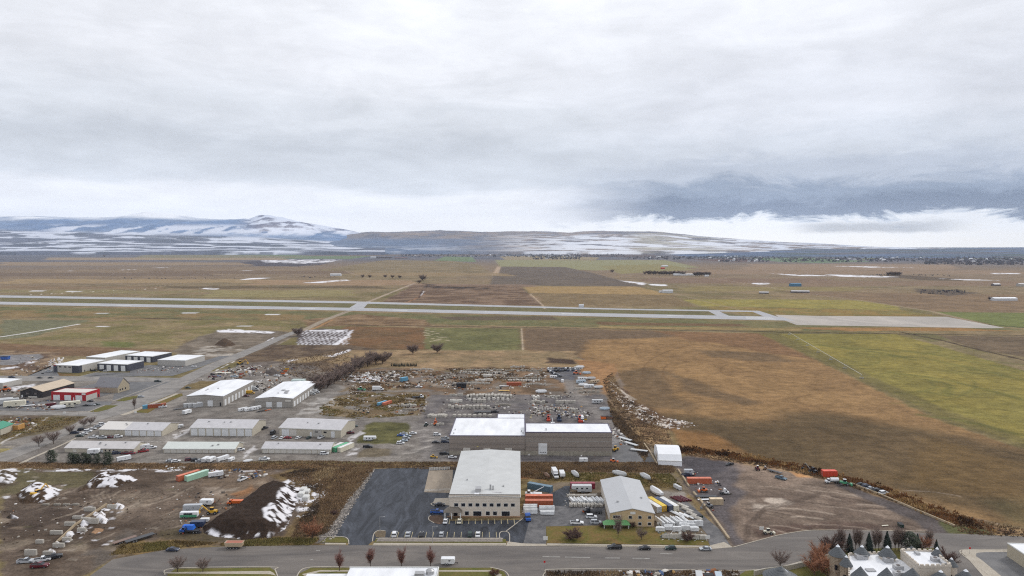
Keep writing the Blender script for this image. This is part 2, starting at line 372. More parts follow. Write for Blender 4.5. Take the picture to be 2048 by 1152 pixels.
for q in ([(1225, 745), (1290, 735), (1330, 745), (1340, 790), (1400, 810), (1380, 825), (1290, 815), (1260, 790)], [(1400, 700), (1520, 705), (1600, 725), (1500, 722), (1420, 712)],
          [(1340, 742), (1420, 770), (1530, 810), (1480, 812), (1360, 778)]):
    P(q, (98, 82, 62), fe=6, warp=12, wsc=40, a=.75, seed=int(q[0][0]))
for k, (cx_, cy_, rx, ry, t0, t1_) in enumerate([(1460, 745, 135, 40, 150, 265), (1500, 745, 215, 66, 120, 190), (1480, 740, 40, 14, 20, 300), (1600, 730, 90, 26, 200, 300), (1650, 800, 60, 12, 100, 260), (1330, 700, 60, 22, 140, 230), (1560, 870, 240, 40, 190, 250)]):
    pts = [(cx_ + rx * cos(radians(t)), cy_ - ry * sin(radians(t))) for t in np.linspace(t0, t1_, 14)]
    L(pts, 1.5, (100, 76, 48), fe=.8, a=.6)
for k in range(16):   # drill lines in the near part of the field
    y0 = 850 + k * 12
    L([(1450, y0 - 30), (1750, y0 + 6), (2100, y0 + 70)], .8, (82, 70, 50), fe=.6, a=.35, warp=1.5, seed=k)
for k in range(26):
    y0 = 672 + k * 7.4
    L([(1180 + k * 5, y0), (1500 + k * 6, y0 + 5 + k * .5), (2060, y0 + 22 + k * 3.4)], .9, (112, 86, 56), fe=.7, a=.3, warp=1.5, seed=k + 90)
# bright field right
P([(1520, 668), (1790, 668), (1872, 690), (2060, 745), (2060, 892), (1872, 830), (1700, 744)], (134, 122, 52), fe=1.5, warp=2, col2=(122, 114, 52), sc2=50)
P([(1520, 668), (1560, 668), (1740, 750), (1900, 822), (2060, 880), (2060, 900), (1872, 838), (1700, 752)], (106, 98, 58), fe=3, warp=4, a=.8)
for k, pts in enumerate(([(1600, 688), (1700, 696), (1850, 707), (2048, 742)], [(1700, 706), (1850, 716), (2048, 760)], [(1800, 700), (1900, 712), (2048, 730)], [(1640, 690), (1760, 706), (1830, 720)], [(1860, 760), (1900, 770), (1890, 790), (1840, 782)], [(1780, 745), (1900, 760), (2048, 800)], [(1840, 830), (1960, 848), (2048, 870)])):
    L(pts, 7, (96, 98, 46), fe=3, a=.6, warp=4, seed=k)
for cx_, cy_, rx, ry in ((1800, 770, 70, 16), (1800, 770, 150, 36), (1960, 720, 200, 26), (1760, 700, 120, 14), (1700, 720, 60, 12)):
    L([(cx_ + rx * cos(t), cy_ + ry * sin(t)) for t in np.linspace(-.9, 1.7, 14)], 3, (100, 100, 48), fe=1.5, a=.55, warp=2)
P([(1868, 671), (2100, 674), (2100, 722), (1960, 700)], (110, 94, 74), fe=1.5, warp=1, col2=(100, 86, 68))
P([(1800, 664), (1870, 668), (1900, 680), (1860, 684)], (104, 98, 62), fe=2, warp=2)
# ditches
L([(700, 650), (1050, 655), (1300, 659), (1560, 664), (1800, 668), (2100, 672)], 5, (50, 40, 36), fe=1, warp=1.5)
L([(600, 643), (1050, 653), (1560, 661), (2100, 670)], 2.5, (140, 118, 84), fe=1)
L([(1800, 664), (1880, 680), (1960, 700), (2100, 732)], 5, (66, 52, 44), fe=1, warp=2)
L([(1890, 634), (1960, 648), (2048, 655)], 7, (54, 48, 42), fe=1.5, warp=3)
L([(1043, 657), (1046, 700)], 2, (168, 152, 130)); L([(1150, 712), (1232, 745), (1250, 790)], 3, (120, 100, 84), warp=2)
# farm tracks far
for pts, w in (([(1410, 555), (1500, 568), (1600, 585), (1700, 598), (1860, 622), (1960, 646)], 7), ([(690, 541), (700, 546), (740, 558), (830, 562)], 7), ([(600, 533), (690, 520)], 8), ([(1210, 553), (1290, 572), (1400, 600), (1480, 620)], 4),
               ([(1560, 520), (1300, 517), (1230, 516)], 6), ([(1230, 512), (1330, 528)], 7)):
    L(pts, w, (150, 132, 112), fe=1.5, a=.8)
L([(1045, 572), (978, 571), (825, 568)], 3, (112, 92, 74), a=.7)
L([(850, 588), (830, 598), (800, 610)], 4, (150, 110, 78), warp=3); L([(846, 580), (838, 596)], 4, (70, 50, 40), warp=4); L([(848, 582), (842, 592)], 2, SNOW, warp=3, brk=(6, .45, .1))
L([(1060, 588), (1085, 610), (1090, 618)], 3, (180, 160, 136), warp=2)
# ---- dirt road over the runway (paved part is a sheet of its own)
L([(735, 604), (770, 590), (830, 566)], 9, (158, 142, 124)); L([(600, 664), (650, 640), (700, 621)], 11, (150, 138, 122)); L([(612, 664), (665, 640)], 5, (156, 118, 76), warp=2)
L([(520, 702), (600, 660)], 16, (146, 134, 118)); 
# ---- snowy ploughed lot & waste ground beyond the estate
P([(340, 705), (380, 680), (440, 660), (560, 662), (600, 668), (520, 708), (420, 725)], (122, 112, 100), fe=3, warp=6, col2=(104, 94, 82), sc2=14)
P([(380, 700), (430, 688), (490, 700), (470, 712), (400, 712)], (160, 154, 146), fe=2, warp=5, brk=(9, .5, .12))
P([(430, 661), (460, 658), (552, 664), (545, 667), (470, 665), (440, 664)], SNOW, fe=1, warp=4, brk=(10, .36, .05))
P([(592, 664), (640, 657), (706, 660), (700, 668), (672, 690), (640, 693), (594, 688)], (92, 84, 84), fe=1, warp=3)
for k in range(11):
    for j in range(14):
        x0 = 598 + k * 9 + j * .9 + (j % 2) * 3; y0 = 689 - j * 2.2
        x0 += random.uniform(-1, 1); L([(x0 - 4, y0 + .6), (x0 + 4.5, y0 - .5)], random.uniform(1.2, 2.6), SNOW, fe=.5, a=.95, warp=1.2, seed=k)
P([(668, 690), (706, 660), (700, 672), (672, 692), (640, 694)], SNOW, fe=1, warp=3, brk=(7, .38, .06))
P([(620, 660), (700, 659), (680, 664), (620, 663)], SNOW, fe=1, warp=4, brk=(7, .42, .06), a=.8)
L([(455, 718), (520, 690), (548, 675)], 2.2, SNOW, warp=1.5, brk=(5, .38, .08)); L([(400, 757), (470, 722), (500, 706)], 1.2, SNOW, brk=(6, .4, .08))
P([(470, 720), (540, 690), (700, 690), (760, 700), (700, 740), (640, 745), (520, 730)], (108, 92, 74), fe=3, warp=6, col2=(86, 72, 60), sc2=12)
P([(550, 720), (640, 712), (700, 700), (640, 722), (560, 730)], (146, 126, 94), fe=3, warp=5)
for k, q in enumerate(([(650, 712), (700, 698), (700, 703), (665, 714)], [(570, 722), (590, 718), (600, 720), (575, 725)])):
    P(q, SNOW, fe=1, warp=4, brk=(5, .42, .06), seed=k)
P([(480, 726), (560, 722), (640, 735), (640, 770), (600, 768), (520, 745), (440, 756)], (98, 90, 86), fe=3, warp=4, col2=(120, 112, 104), sc2=8)
P([(700, 700), (1150, 702), (1150, 735), (900, 740), (760, 745), (690, 750), (660, 720)], (146, 122, 90), fe=3, warp=6, col2=(130, 112, 82), sc2=16)
P([(640, 745), (760, 735), (900, 742), (1150, 735), (1240, 760), (1250, 800), (1300, 860), (1310, 930), (860, 925), (620, 925), (620, 780)], (124, 113, 102), fe=3, warp=5, col2=(112, 104, 97), sc2=12)
P([(680, 740), (880, 735), (1100, 732), (1150, 745), (1130, 790), (900, 790), (780, 790), (690, 765)], (128, 104, 80), fe=2, warp=5, brk=(12, .46, .1), col2=(100, 82, 64))
P([(1092, 715), (1150, 720), (1150, 728), (1095, 726)], (74, 60, 50), fe=2, warp=4)
P([(700, 748), (750, 745), (780, 752), (740, 766), (700, 762)], SNOW, fe=1, warp=4, brk=(4, .5, .06))
P([(1095, 735), (1160, 735), (1150, 760), (1125, 765), (1105, 755)], (92, 94, 104), fe=1, warp=2, col2=(104, 104, 108), sc2=6)
# estate gravel
P([(0, 760), (340, 757), (470, 735), (640, 760), (700, 775), (860, 800), (900, 800), (900, 920), (740, 935), (0, 935)], GR, fe=1, warp=2, col2=(128, 124, 120), sc2=9)
P([(690, 775), (800, 765), (870, 790), (850, 830), (720, 835), (640, 830), (640, 812)], (122, 108, 84), fe=2, warp=4, brk=(10, .44, .1), col2=(106, 90, 66), seed=4)
P([(860, 790), (1230, 790), (1240, 850), (1310, 930), (860, 930), (830, 860)], (112, 108, 108), fe=2, warp=4, col2=(98, 95, 98), sc2=8)
for pts, w, c in (([(740, 853), (850, 850), (930, 840), (1060, 828)], 9, (92, 90, 92)), ([(840, 850), (900, 810), (925, 775), (860, 752), (800, 762)], 7, (112, 106, 104)), ([(850, 760), (870, 772), (930, 768), (1000, 748)], 4, (150, 138, 124)),
                  ([(620, 850), (740, 846), (850, 848)], 8, (120, 116, 114)), ([(640, 800), (700, 782), (860, 782)], 7, (122, 118, 116)), ([(860, 930), (880, 880), (840, 852)], 16, (126, 122, 120)),
                  ([(1135, 760), (1150, 790), (1200, 830), (1225, 850)], 9, (124, 120, 118)), ([(900, 805), (1060, 805), (1180, 812)], 6, (106, 104, 104))):
    L(pts, w, c, fe=2, warp=3, a=.85)
P([(635, 795), (700, 797), (640, 826), (590, 830)], (156, 154, 152), fe=1, warp=3, brk=(6, .47, .08))
for k in range(46):   # wet streaks and pale salt on the gravel
    x0 = random.uniform(120, 900); y0 = random.uniform(800, 925); l = random.uniform(10, 40)
    L([(x0, y0), (x0 + l, y0 + random.uniform(-3, 3))], random.uniform(1, 3), random.choice([(164, 160, 156), (88, 86, 86), (176, 174, 172), (98, 94, 92)]), fe=1, warp=3, a=.55, seed=k)
for k in range(16):
    x0 = random.uniform(800, 900); y0 = random.uniform(855, 915)
    L([(x0, y0), (x0 + 25, y0 - 6 + random.uniform(-3, 3))], 1.8, (176, 172, 168), fe=1, warp=3, a=.5, seed=k + 60)
P([(735, 848), (740, 844), (815, 845), (820, 872), (805, 888), (712, 886), (718, 872)], (98, 96, 58), fe=1, warp=2.5, col2=(82, 82, 52), sc2=9)
P([(712, 905), (740, 895), (785, 898), (780, 912), (715, 915)], (102, 92, 72), fe=1, warp=2, a=.8)
for q in ([(694, 878), (720, 862), (730, 866), (700, 884)], [(696, 905), (703, 896), (716, 896), (712, 908), (696, 911)], [(612, 868), (640, 850), (650, 852), (620, 872)], [(345, 870), (385, 855), (380, 862), (350, 878)], [(485, 905), (510, 890), (512, 900), (490, 916)], [(160, 860), (180, 856), (178, 862), (162, 866)],
          [(1225, 880), (1260, 882), (1270, 915), (1236, 925)]):
    P(q, (186, 186, 190), fe=.6, warp=2, brk=(4, .46, .07), seed=int(q[0][0]))
L([(1228, 872), (1300, 925)], 16, (140, 140, 142), fe=3, warp=3, a=.7)
# left-hand blocks: grass, yards, old waste
P([(0, 762), (130, 762), (110, 780), (40, 800), (0, 805)], (122, 116, 108), fe=1, warp=2, col2=(104, 100, 98), sc2=9)
P([(0, 700), (120, 705), (110, 730), (60, 752), (0, 752)], (96, 78, 64), fe=2, warp=4, col2=(140, 120, 96), sc2=12)
P([(0, 710), (80, 708), (84, 716), (30, 730), (0, 730)], (126, 126, 130), fe=1, warp=3)
for q in ([(0, 736), (40, 732), (38, 736), (0, 740)], [(52, 726), (74, 718), (74, 722), (56, 730)], [(20, 774), (70, 768), (60, 776), (20, 782)], [(0, 876), (35, 866), (30, 872), (0, 884)]): P(q, SNOW, fe=1, warp=3, brk=(6, .38, .08), a=.85)
P([(0, 833), (60, 832), (180, 832), (175, 836), (130, 857), (0, 886)], (112, 102, 78), fe=1, warp=3, col2=(96, 86, 66), sc2=10)
P([(0, 831), (100, 830), (90, 850), (0, 870)], (100, 86, 72), fe=2, warp=4, brk=(7, .46, .1))
L([(0, 888), (60, 858), (96, 834)], 1.6, (170, 168, 166), fe=.6, warp=2)
L([(0, 893), (24, 893)], 3, (150, 142, 130)); P([(0, 897), (26, 897), (0, 908)], (138, 128, 80), fe=.5, warp=1)
P([(100, 744), (160, 750), (120, 752), (60, 752)], (128, 100, 66), fe=1, warp=3, a=.9)
P([(240, 746), (330, 748), (320, 752), (236, 752)], (130, 98, 62), fe=1, warp=2)
P([(256, 735), (370, 733), (360, 745), (260, 745)], (84, 72, 64), fe=1, warp=3)
P([(345, 757), (400, 733), (420, 735), (400, 742), (370, 756)], (120, 108, 76), fe=1, warp=2, a=.9)
P([(350, 778), (400, 762), (440, 762), (440, 765), (400, 778), (370, 780)], (112, 98, 66), fe=1, warp=2)
# verge of long brown reeds between estate and dirt lot
RD = [(0, 924), (120, 926), (400, 927), (600, 921), (740, 924), (1340, 925), (1340, 946), (1030, 944), (740, 935), (620, 938), (400, 940), (0, 936)]
P(RD, (134, 106, 72), fe=1, warp=2, col2=(112, 90, 62), sc2=5)
P([(500, 922), (900, 925), (900, 931), (500, 926)], (100, 100, 58), fe=1, warp=1.5, a=.85)
P([(740, 925), (905, 926), (905, 936), (740, 936)], (124, 104, 66), fe=1, warp=1.5, a=.8)
# dirt lot lower left
P([(0, 937), (420, 939), (620, 936), (640, 950), (640, 1080), (520, 1088), (350, 1096), (225, 1118), (150, 1160), (0, 1200)], DIRT, fe=1, warp=2, col2=(86, 74, 64), sc2=11)
for k, (q, c, a_) in enumerate(((([(0, 940), (190, 945), (170, 975), (60, 985), (0, 990)]), (96, 92, 62), .7), ([(180, 990), (300, 985), (330, 1000), (210, 1010)], (140, 128, 112), .6), ([(150, 1000), (500, 940), (620, 945), (500, 985), (300, 1040)], (118, 104, 92), .5),
        ([(0, 1020), (120, 1010), (180, 1030), (60, 1060), (0, 1070)], (78, 68, 62), .6), ([(300, 1050), (380, 1010), (400, 1040), (330, 1075)], (120, 108, 96), .5), ([(230, 1035), (290, 1005), (282, 1000), (268, 1010), (224, 1033)], (150, 138, 124), .9),
        ([(120, 1080), (180, 1085), (170, 1105), (140, 1112)], (146, 134, 116), .5), ([(0, 1085), (60, 1078), (40, 1095), (0, 1100)], (138, 126, 110), .6), ([(240, 1075), (330, 1080), (420, 1085), (440, 1090), (230, 1112), (220, 1105)], (130, 108, 66), .8),
        ([(400, 960), (520, 950), (560, 970), (430, 1000)], (116, 100, 84), .7), ([(400, 980), (450, 978), (440, 995), (405, 992)], (152, 140, 128), .6), ([(330, 1060), (380, 1050), (400, 1070), (520, 1080), (400, 1085), (330, 1080)], (84, 76, 56), .8),
        ([(475, 985), (500, 970), (515, 978), (480, 1000)], (150, 104, 62), .7), ([(170, 1110), (250, 1060), (300, 1070), (240, 1110), (180, 1140)], (94, 90, 86), .6))):
    P(q, c, fe=2, warp=5, wsc=9, a=a_, seed=k + 3)
for k in range(46):   # wheel tracks
    x0 = random.uniform(60, 520); y0 = random.uniform(985, 1100); l = random.uniform(20, 110)
    c = random.choice([(70, 60, 54), (132, 120, 106), (84, 74, 66), (148, 136, 122)])
    L([(x0, y0), (x0 + l * .5, y0 - l * .16), (x0 + l, y0 - l * .42)], random.uniform(.5, 1.6), c, fe=.4, warp=1.2, a=.55, seed=k)
for k in range(7):
    pts = [(215 + k * 7 + (60 - k * 4) * cos(t), 985 + 22 * sin(t) * (1 + k * .05)) for t in np.linspace(2.2, 4.4, 9)]
    L(pts, .8, (70, 60, 54), fe=.3, a=.7, warp=.6, seed=k)
    pts = [(240 + k * 3 + (45 + k * 4) * cos(t), 985 + 16 * sin(t)) for t in np.linspace(-1.2, 1.0, 9)]
    L(pts, .8, (74, 64, 56), fe=.3, a=.6, warp=.6, seed=k)
for k in range(90):
    x0 = random.uniform(0, 560); y0 = random.uniform(945, 1120); r1 = random.uniform(4, 22)
    if x0 > 420 and y0 > 1000: continue
    P([(x0 - r1, y0 + r1 * .12), (x0, y0 - r1 * .14), (x0 + r1, y0 - r1 * .2), (x0 + r1 * .6, y0 + r1 * .12)], random.choice([(70, 60, 54), (138, 126, 112), (84, 74, 66), (150, 140, 128), (92, 90, 64), (118, 104, 90)]), fe=.6, warp=2.5, wsc=5, a=.6, seed=k)
for k in range(60):
    x0 = random.uniform(1460, 1860); y0 = random.uniform(940, 1060); r1 = random.uniform(4, 26)
    if y0 < 930 + (x0 - 1460) * .22: continue
    P([(x0 - r1, y0 + r1 * .1), (x0, y0 - r1 * .12), (x0 + r1, y0), (x0 + r1 * .6, y0 + r1 * .14)], random.choice([(96, 84, 76), (144, 130, 116), (106, 92, 84), (156, 144, 132)]), fe=.8, warp=2.5, wsc=5, a=.45, seed=k)
for k in range(46):
    x0, y0 = random.choice([(random.uniform(130, 240), random.uniform(1005, 1090)), (random.uniform(0, 130), random.uniform(940, 1000)), (random.uniform(560, 640), random.uniform(960, 1030)), (random.uniform(400, 560), random.uniform(938, 960))]); r1 = random.uniform(2, 7)
    P([(x0 - r1, y0 + 1), (x0, y0 - 1.2), (x0 + r1, y0 - 1), (x0 + r1 * .5, y0 + 1)], SNOW, fe=.3, warp=1.5, wsc=2.5, a=.9, seed=k)
P([(0, 938), (60, 937), (400, 938), (560, 942), (400, 943), (0, 941)], SNOW, fe=.6, warp=2, brk=(4, .52, .05, .5))
P([(340, 935), (372, 934), (362, 941), (330, 940)], SNOW, fe=.6, warp=2, brk=(5, .4, .05))
# weeds between mound and the black lot
P([(600, 935), (740, 928), (745, 940), (665, 1070), (640, 1088), (560, 1090), (440, 1090), (560, 1072), (610, 1020), (600, 985), (560, 960), (540, 950)], (116, 98, 66), fe=1, warp=3, col2=(92, 76, 54), sc2=7)
P([(690, 930), (745, 930), (745, 942), (690, 1010), (655, 1065), (620, 1075), (640, 1010), (670, 965)], (130, 102, 70), fe=1, warp=3)
P([(560, 965), (600, 950), (625, 960), (650, 985), (630, 1020), (600, 1030), (560, 985)], SNOW, fe=1, warp=4, brk=(5, .53, .05))
P([(735, 940), (752, 937), (752, 945), (668, 1078), (655, 1088), (632, 1086), (640, 1070), (700, 985)], (134, 130, 128), fe=.5, warp=1, col2=(104, 100, 98), sc2=1.5)
# yard of the east lot, back of the fence company
P([(1040, 944), (1340, 944), (1380, 975), (1440, 1040), (1465, 1092), (1100, 1090), (1030, 1030)], (120, 108, 92), fe=1, warp=2, col2=(104, 94, 80), sc2=8)
P([(1030, 940), (1130, 945), (1230, 948), (1340, 950), (1360, 975), (1300, 985), (1260, 965), (1110, 962), (1060, 985), (1045, 1030), (1030, 1000)], (130, 116, 78), fe=1, warp=3, col2=(110, 94, 62), sc2=5)
P([(1030, 936), (1100, 938), (1100, 960), (1040, 955)], (136, 92, 56), fe=1, warp=2)
P([(1300, 980), (1370, 985), (1440, 1060), (1450, 1080), (1380, 1030), (1330, 1000)], (140, 136, 132), fe=1, warp=2, a=.8)
P([(1370, 985), (1400, 1000), (1440, 1070), (1390, 1030)], (128, 108, 68), fe=1, warp=2, a=.9)
# round dirt lot on the right
RL = [(1345, 925), (1372, 910), (1440, 912), (1500, 925), (1600, 935), (1700, 960), (1780, 985), (1860, 1010), (1960, 1050), (1930, 1068), (1700, 1060), (1610, 1061), (1560, 1069), (1500, 1085), (1465, 1094), (1440, 1055), (1400, 1010), (1370, 965)]
P(RL, (124, 109, 97), fe=1, warp=2, col2=(108, 94, 84), sc2=12)
P([(1350, 925), (1375, 910), (1430, 912), (1470, 925), (1490, 940), (1470, 965), (1490, 985), (1450, 1020), (1470, 1060), (1490, 1085), (1460, 1094), (1440, 1050), (1400, 1000), (1370, 965)], (92, 88, 92), fe=2, warp=4, a=.9)
P([(1360, 918), (1430, 914), (1460, 930), (1420, 960), (1375, 965)], (76, 74, 80), fe=2, warp=3, a=.8)
P([(1495, 1000), (1560, 995), (1590, 1005), (1550, 1020), (1510, 1022)], (172, 160, 148), fe=2, warp=3, brk=(9, .42, .12))
P([(1470, 920), (1600, 935), (1640, 955), (1560, 975), (1480, 945)], (140, 122, 108), fe=3, warp=3, a=.6)
P([(1500, 1055), (1700, 1045), (1800, 1052), (1720, 1062), (1600, 1060), (1520, 1078)], (84, 66, 60), fe=2, warp=3, a=.7)
P([(1570, 938), (1610, 940), (1622, 956), (1590, 952)], (190, 140, 88), fe=1, warp=2)
for k in range(34):
    x0 = random.uniform(1480, 1840); y0 = random.uniform(960, 1055); r = random.uniform(40, 170)
    a0 = random.uniform(-.4, .3)
    L([(x0 + r * t * cos(a0), y0 + r * (.26 * t * sin(a0 + .3) + .1 * t * t)) for t in np.linspace(0, 1, 6)], random.uniform(.6, 1.9), random.choice([(80, 69, 62), (156, 141, 127), (92, 78, 70), (160, 146, 132)]), fe=.4, warp=1, a=.7, seed=k)
for k in range(5):
    L([(1500 - 3 * k, 1085), (1500 - k * 2, 1050 - k), (1530, 1022 - 2 * k), (1600, 1005 - 2 * k), (1640, 990 - k)], .9, (90, 78, 70), fe=.4, a=.6, warp=.8, seed=k)
L([(1695, 972), (1760, 1000), (1850, 1040), (1880, 1062)], 11, (88, 82, 82), fe=1.5, warp=1)
# brush belt along the field edge
BB = [(1225, 745), (1245, 790), (1300, 830), (1335, 860), (1345, 890), (1450, 905), (1570, 925), (1690, 955), (1790, 985), (1880, 1020), (2060, 1062), (2060, 1076), (1930, 1068), (1880, 1040), (1780, 1000), (1660, 962), (1560, 938), (1380, 912), (1300, 895), (1260, 860), (1240, 830), (1215, 790), (1205, 760)]
P(BB, (148, 122, 86), fe=2, warp=5, col2=(106, 82, 60), sc2=5)
P([(1150, 718), (1230, 728), (1235, 745), (1220, 760), (1215, 790), (1160, 745)], (150, 112, 72), fe=2, warp=4)
P([(1235, 765), (1260, 790), (1320, 830), (1380, 850), (1340, 862), (1290, 850), (1250, 810)], (84, 62, 46), fe=2, warp=6, a=.8)
P([(1218, 755), (1245, 790), (1330, 835), (1380, 845), (1330, 858), (1260, 830), (1225, 780)], (206, 198, 190), fe=.6, warp=3, brk=(3.2, .56, .05))
for k in range(4): L([(1216 + 2 * k, 758 + 2 * k), (1240 + 3 * k, 780 + 2 * k), (1262 + 4 * k, 800)], .7, (200, 190, 178), fe=.4, warp=.8, seed=k, a=.8)
P([(1215, 785), (1235, 800), (1262, 830), (1262, 860), (1230, 830), (1215, 800)], (120, 100, 78), fe=1, warp=3)
P([(1880, 1040), (1960, 1048), (1990, 1070), (1900, 1068)], (86, 88, 56), fe=1, warp=3)
# bottom edge
P([(1080, 1143), (1110, 1139), (1480, 1141), (1480, 1250), (1080, 1250)], (98, 80, 62), fe=.5, warp=1, col2=(120, 104, 84), sc2=3)
col = np.clip(G.c, 0, .85)
zz = np.zeros_like(gx)
idx = np.arange(nr * nc).reshape(nr, nc)
quads = np.stack([idx[:-1, :-1], idx[:-1, 1:], idx[1:, 1:], idx[1:, :-1]], -1).reshape(-1, 4)
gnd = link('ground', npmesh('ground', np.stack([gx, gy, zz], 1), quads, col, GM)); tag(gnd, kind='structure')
# coarse continuation to the horizon all round
n = 40; us = np.linspace(-60000, 60000, n); A, B = np.meshgrid(us, us, indexing='ij'); ii = np.arange(n * n).reshape(n, n)
q = np.stack([ii[:-1, :-1], ii[1:, :-1], ii[1:, 1:], ii[:-1, 1:]], -1).reshape(-1, 4)
out = link('terrain', npmesh('terrain', np.stack([A.ravel(), B.ravel(), np.full(n * n, -.6)], 1), q, np.tile(np.array(lin((86, 84, 78))), (n * n, 1)), GM)); tag(out, kind='structure')
# ================================================================ THE HILLS
def hills(name, x0, x1, prof, seed, colfn, nx=420, nd_=110, span=None, rough=1.0):
    """prof(px) -> list of (distance, photo row) control points; terrain rises through them"""
    pxs = np.linspace(x0, x1, nx); V = np.zeros((nd_, nx, 3)); rows = np.zeros((nd_, nx))
    for i, px in enumerate(pxs):
        cp = prof(px); ds = [c[0] for c in cp]; hs = [CAMH + (HZ - c[1]) / F * c[0] for c in cp]
        dd = np.linspace(ds[0], ds[-1], nd_); h = np.interp(dd, ds, hs)
        V[:, i, 0] = (px - CX) / F * dd; V[:, i, 1] = dd; V[:, i, 2] = h; rows[:, i] = np.linspace(0, 1, nd_)
    X, Y = V[..., 0], V[..., 1]
    n = fbm(X / 2600, Y / 2600, seed, 5) - .5; rg = 1 - np.abs(fbm(X / 1500, Y / 2200, seed + 3, 5) * 2 - 1)
    amp = np.clip(V[..., 2], 0, 900) * .55 * rough
    V[..., 2] += n * amp + (rg - .7) * amp * .7
    V[..., 2] = np.where(rows > .999, -5, V[..., 2]); V[0, :, 2] = -3
    c = colfn(V, n, rg, rows)
    ii = np.arange(nd_ * nx).reshape(nd_, nx)
    q = np.stack([ii[:-1, :-1], ii[:-1, 1:], ii[1:, 1:], ii[1:, :-1]], -1).reshape(-1, 4)
    o = link(name, npmesh(name, V.reshape(-1, 3), q, c.reshape(-1, 3), HM, smooth=True)); tag(o, kind='structure'); return o
HM = attrmat('hill_ground', s1=.006, s2=.0015, s3=.0004, v=(.25, .2, .12), bump=0)
def mixc(c, c2, m): return c * (1 - m[..., None]) + np.array(c2) * m[..., None]
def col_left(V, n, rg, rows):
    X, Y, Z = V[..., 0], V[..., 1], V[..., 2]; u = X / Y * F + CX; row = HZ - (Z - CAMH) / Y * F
    c = np.tile(np.array((.09, .165, .31)), X.shape + (1,))  # forest slopes with the blue of distance haze painted into their colour
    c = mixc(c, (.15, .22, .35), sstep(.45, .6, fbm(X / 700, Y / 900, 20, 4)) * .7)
    fl = sstep(455, 463, row) * sstep(14800, 13800, Y)       # snow-covered farm fields on the fan
    c = mixc(c, (.085, .08, .095), fl * .8)
    f1 = fbm(X / 900, Y / 330, 21, 3); c = mixc(c, (.66, .69, .78), fl * sstep(.50, .56, f1) * .85)
    f2 = fbm(X / 500, Y / 300, 24, 4); c = mixc(c, (.045, .055, .08), fl * sstep(.56, .62, f2) * .8)
    s = fbm(X / 420, Y / 700, 28, 5); b = sstep(446, 455, row) * sstep(474, 464, row) * sstep(60, 140, u)
    c = mixc(c, (.66, .69, .78), sstep(.44, .54, s) * b * .9)
    s2 = fbm(X / 230, Y / 420, 33, 4)
    pr = sstep(470, 520, u)
    c = mixc(c, (.13, .105, .13), pr * sstep(.6, .45, s2) * sstep(470, 455, row) * .8)
    c = mixc(c, (.70, .73, .82), pr * sstep(.43, .55, s2) * sstep(478, 462, row) * .85)
    up = sstep(443, 431, row + (s - .5) * 12) * (1 - pr)      # summit snow, its white painted further down in place of low cloud
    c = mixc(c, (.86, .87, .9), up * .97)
    pk = np.exp(-((u - 288) / 46) ** 2) * sstep(427, 422, row) * sstep(405, 411, row) * sstep(.42, .54, fbm(X / 260, Y / 300, 37, 4))
    c = mixc(c, (.3, .34, .42), pk * .7)
    return c
def p_left(px):
    top = np.interp(px, [-900, -200, 0, 100, 230, 290, 350, 400, 450, 500, 520, 540, 570, 620, 700, 760], [428, 430, 433, 433, 430, 422, 429, 435, 438, 440, 432, 431.5, 436, 448, 462, 476])
    return [(9300, 504.5), (10500, 501), (12500, np.interp(px, [-900, 0, 200, 500, 760], [478, 480, 484, 488, 492])), (14500, np.interp(px, [-900, 0, 300, 520, 760], [456, 460, 466, 474, 488])),
            (16000, np.interp(px, [-900, 0, 300, 520, 760], [432, 436, 444, 450, 484])), (17800, top), (24000, top + 20)]
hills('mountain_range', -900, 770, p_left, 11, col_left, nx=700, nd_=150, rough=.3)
def col_mid(V, n, rg, rows):
    X, Y, Z = V[..., 0], V[..., 1], V[..., 2]; u = X / Y * F + CX
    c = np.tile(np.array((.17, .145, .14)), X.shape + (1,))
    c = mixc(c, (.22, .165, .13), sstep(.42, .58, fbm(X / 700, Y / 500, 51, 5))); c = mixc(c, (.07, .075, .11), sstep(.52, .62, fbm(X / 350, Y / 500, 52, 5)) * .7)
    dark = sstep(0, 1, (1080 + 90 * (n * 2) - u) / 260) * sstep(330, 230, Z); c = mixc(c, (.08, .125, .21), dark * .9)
    s = fbm(X / 420, Y / 260, 55, 5); w = sstep(930, 1180, u + n * 160) * sstep(420, 330, Z) + .35 * sstep(980, 860, u) * sstep(170, 60, Z)
    c = mixc(c, (.72, .74, .8), np.clip(w, 0, 1) * sstep(.40, .52, s) * .9)
    c = mixc(c, (.36, .33, .26), sstep(1240, 1300, u) * sstep(1480, 1400, u) * sstep(.5, .6, fbm(X / 1300, Y / 600, 61, 3)) * .8)
    c = mixc(c, (.6, .64, .74), sstep(1480, 1560, u) * sstep(.45, .55, s) * .8)
    return c
def p_mid(px):
    top = np.interp(px, [600, 700, 740, 840, 910, 960, 1060, 1140, 1180, 1300, 1400, 1500, 1640, 1760, 1900], [478, 468, 463, 463.5, 460, 465, 465, 466, 463.5, 465, 474, 480, 487, 494, 497])
    b = (top + 494) / 2 + 3
    return [(9800, 503.5), (11000, 500), (12500, b + 6), (14500, b - 2), (16500, top + 2), (19000, top), (24000, top + 14)]
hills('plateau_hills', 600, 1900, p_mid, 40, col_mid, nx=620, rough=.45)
def col_r(V, n, rg, rows):
    X, Y, Z = V[..., 0], V[..., 1], V[..., 2]
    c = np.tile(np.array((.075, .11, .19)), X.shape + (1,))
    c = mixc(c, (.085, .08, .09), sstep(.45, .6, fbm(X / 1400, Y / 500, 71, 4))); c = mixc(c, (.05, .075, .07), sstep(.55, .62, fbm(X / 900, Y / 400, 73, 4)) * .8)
    return c
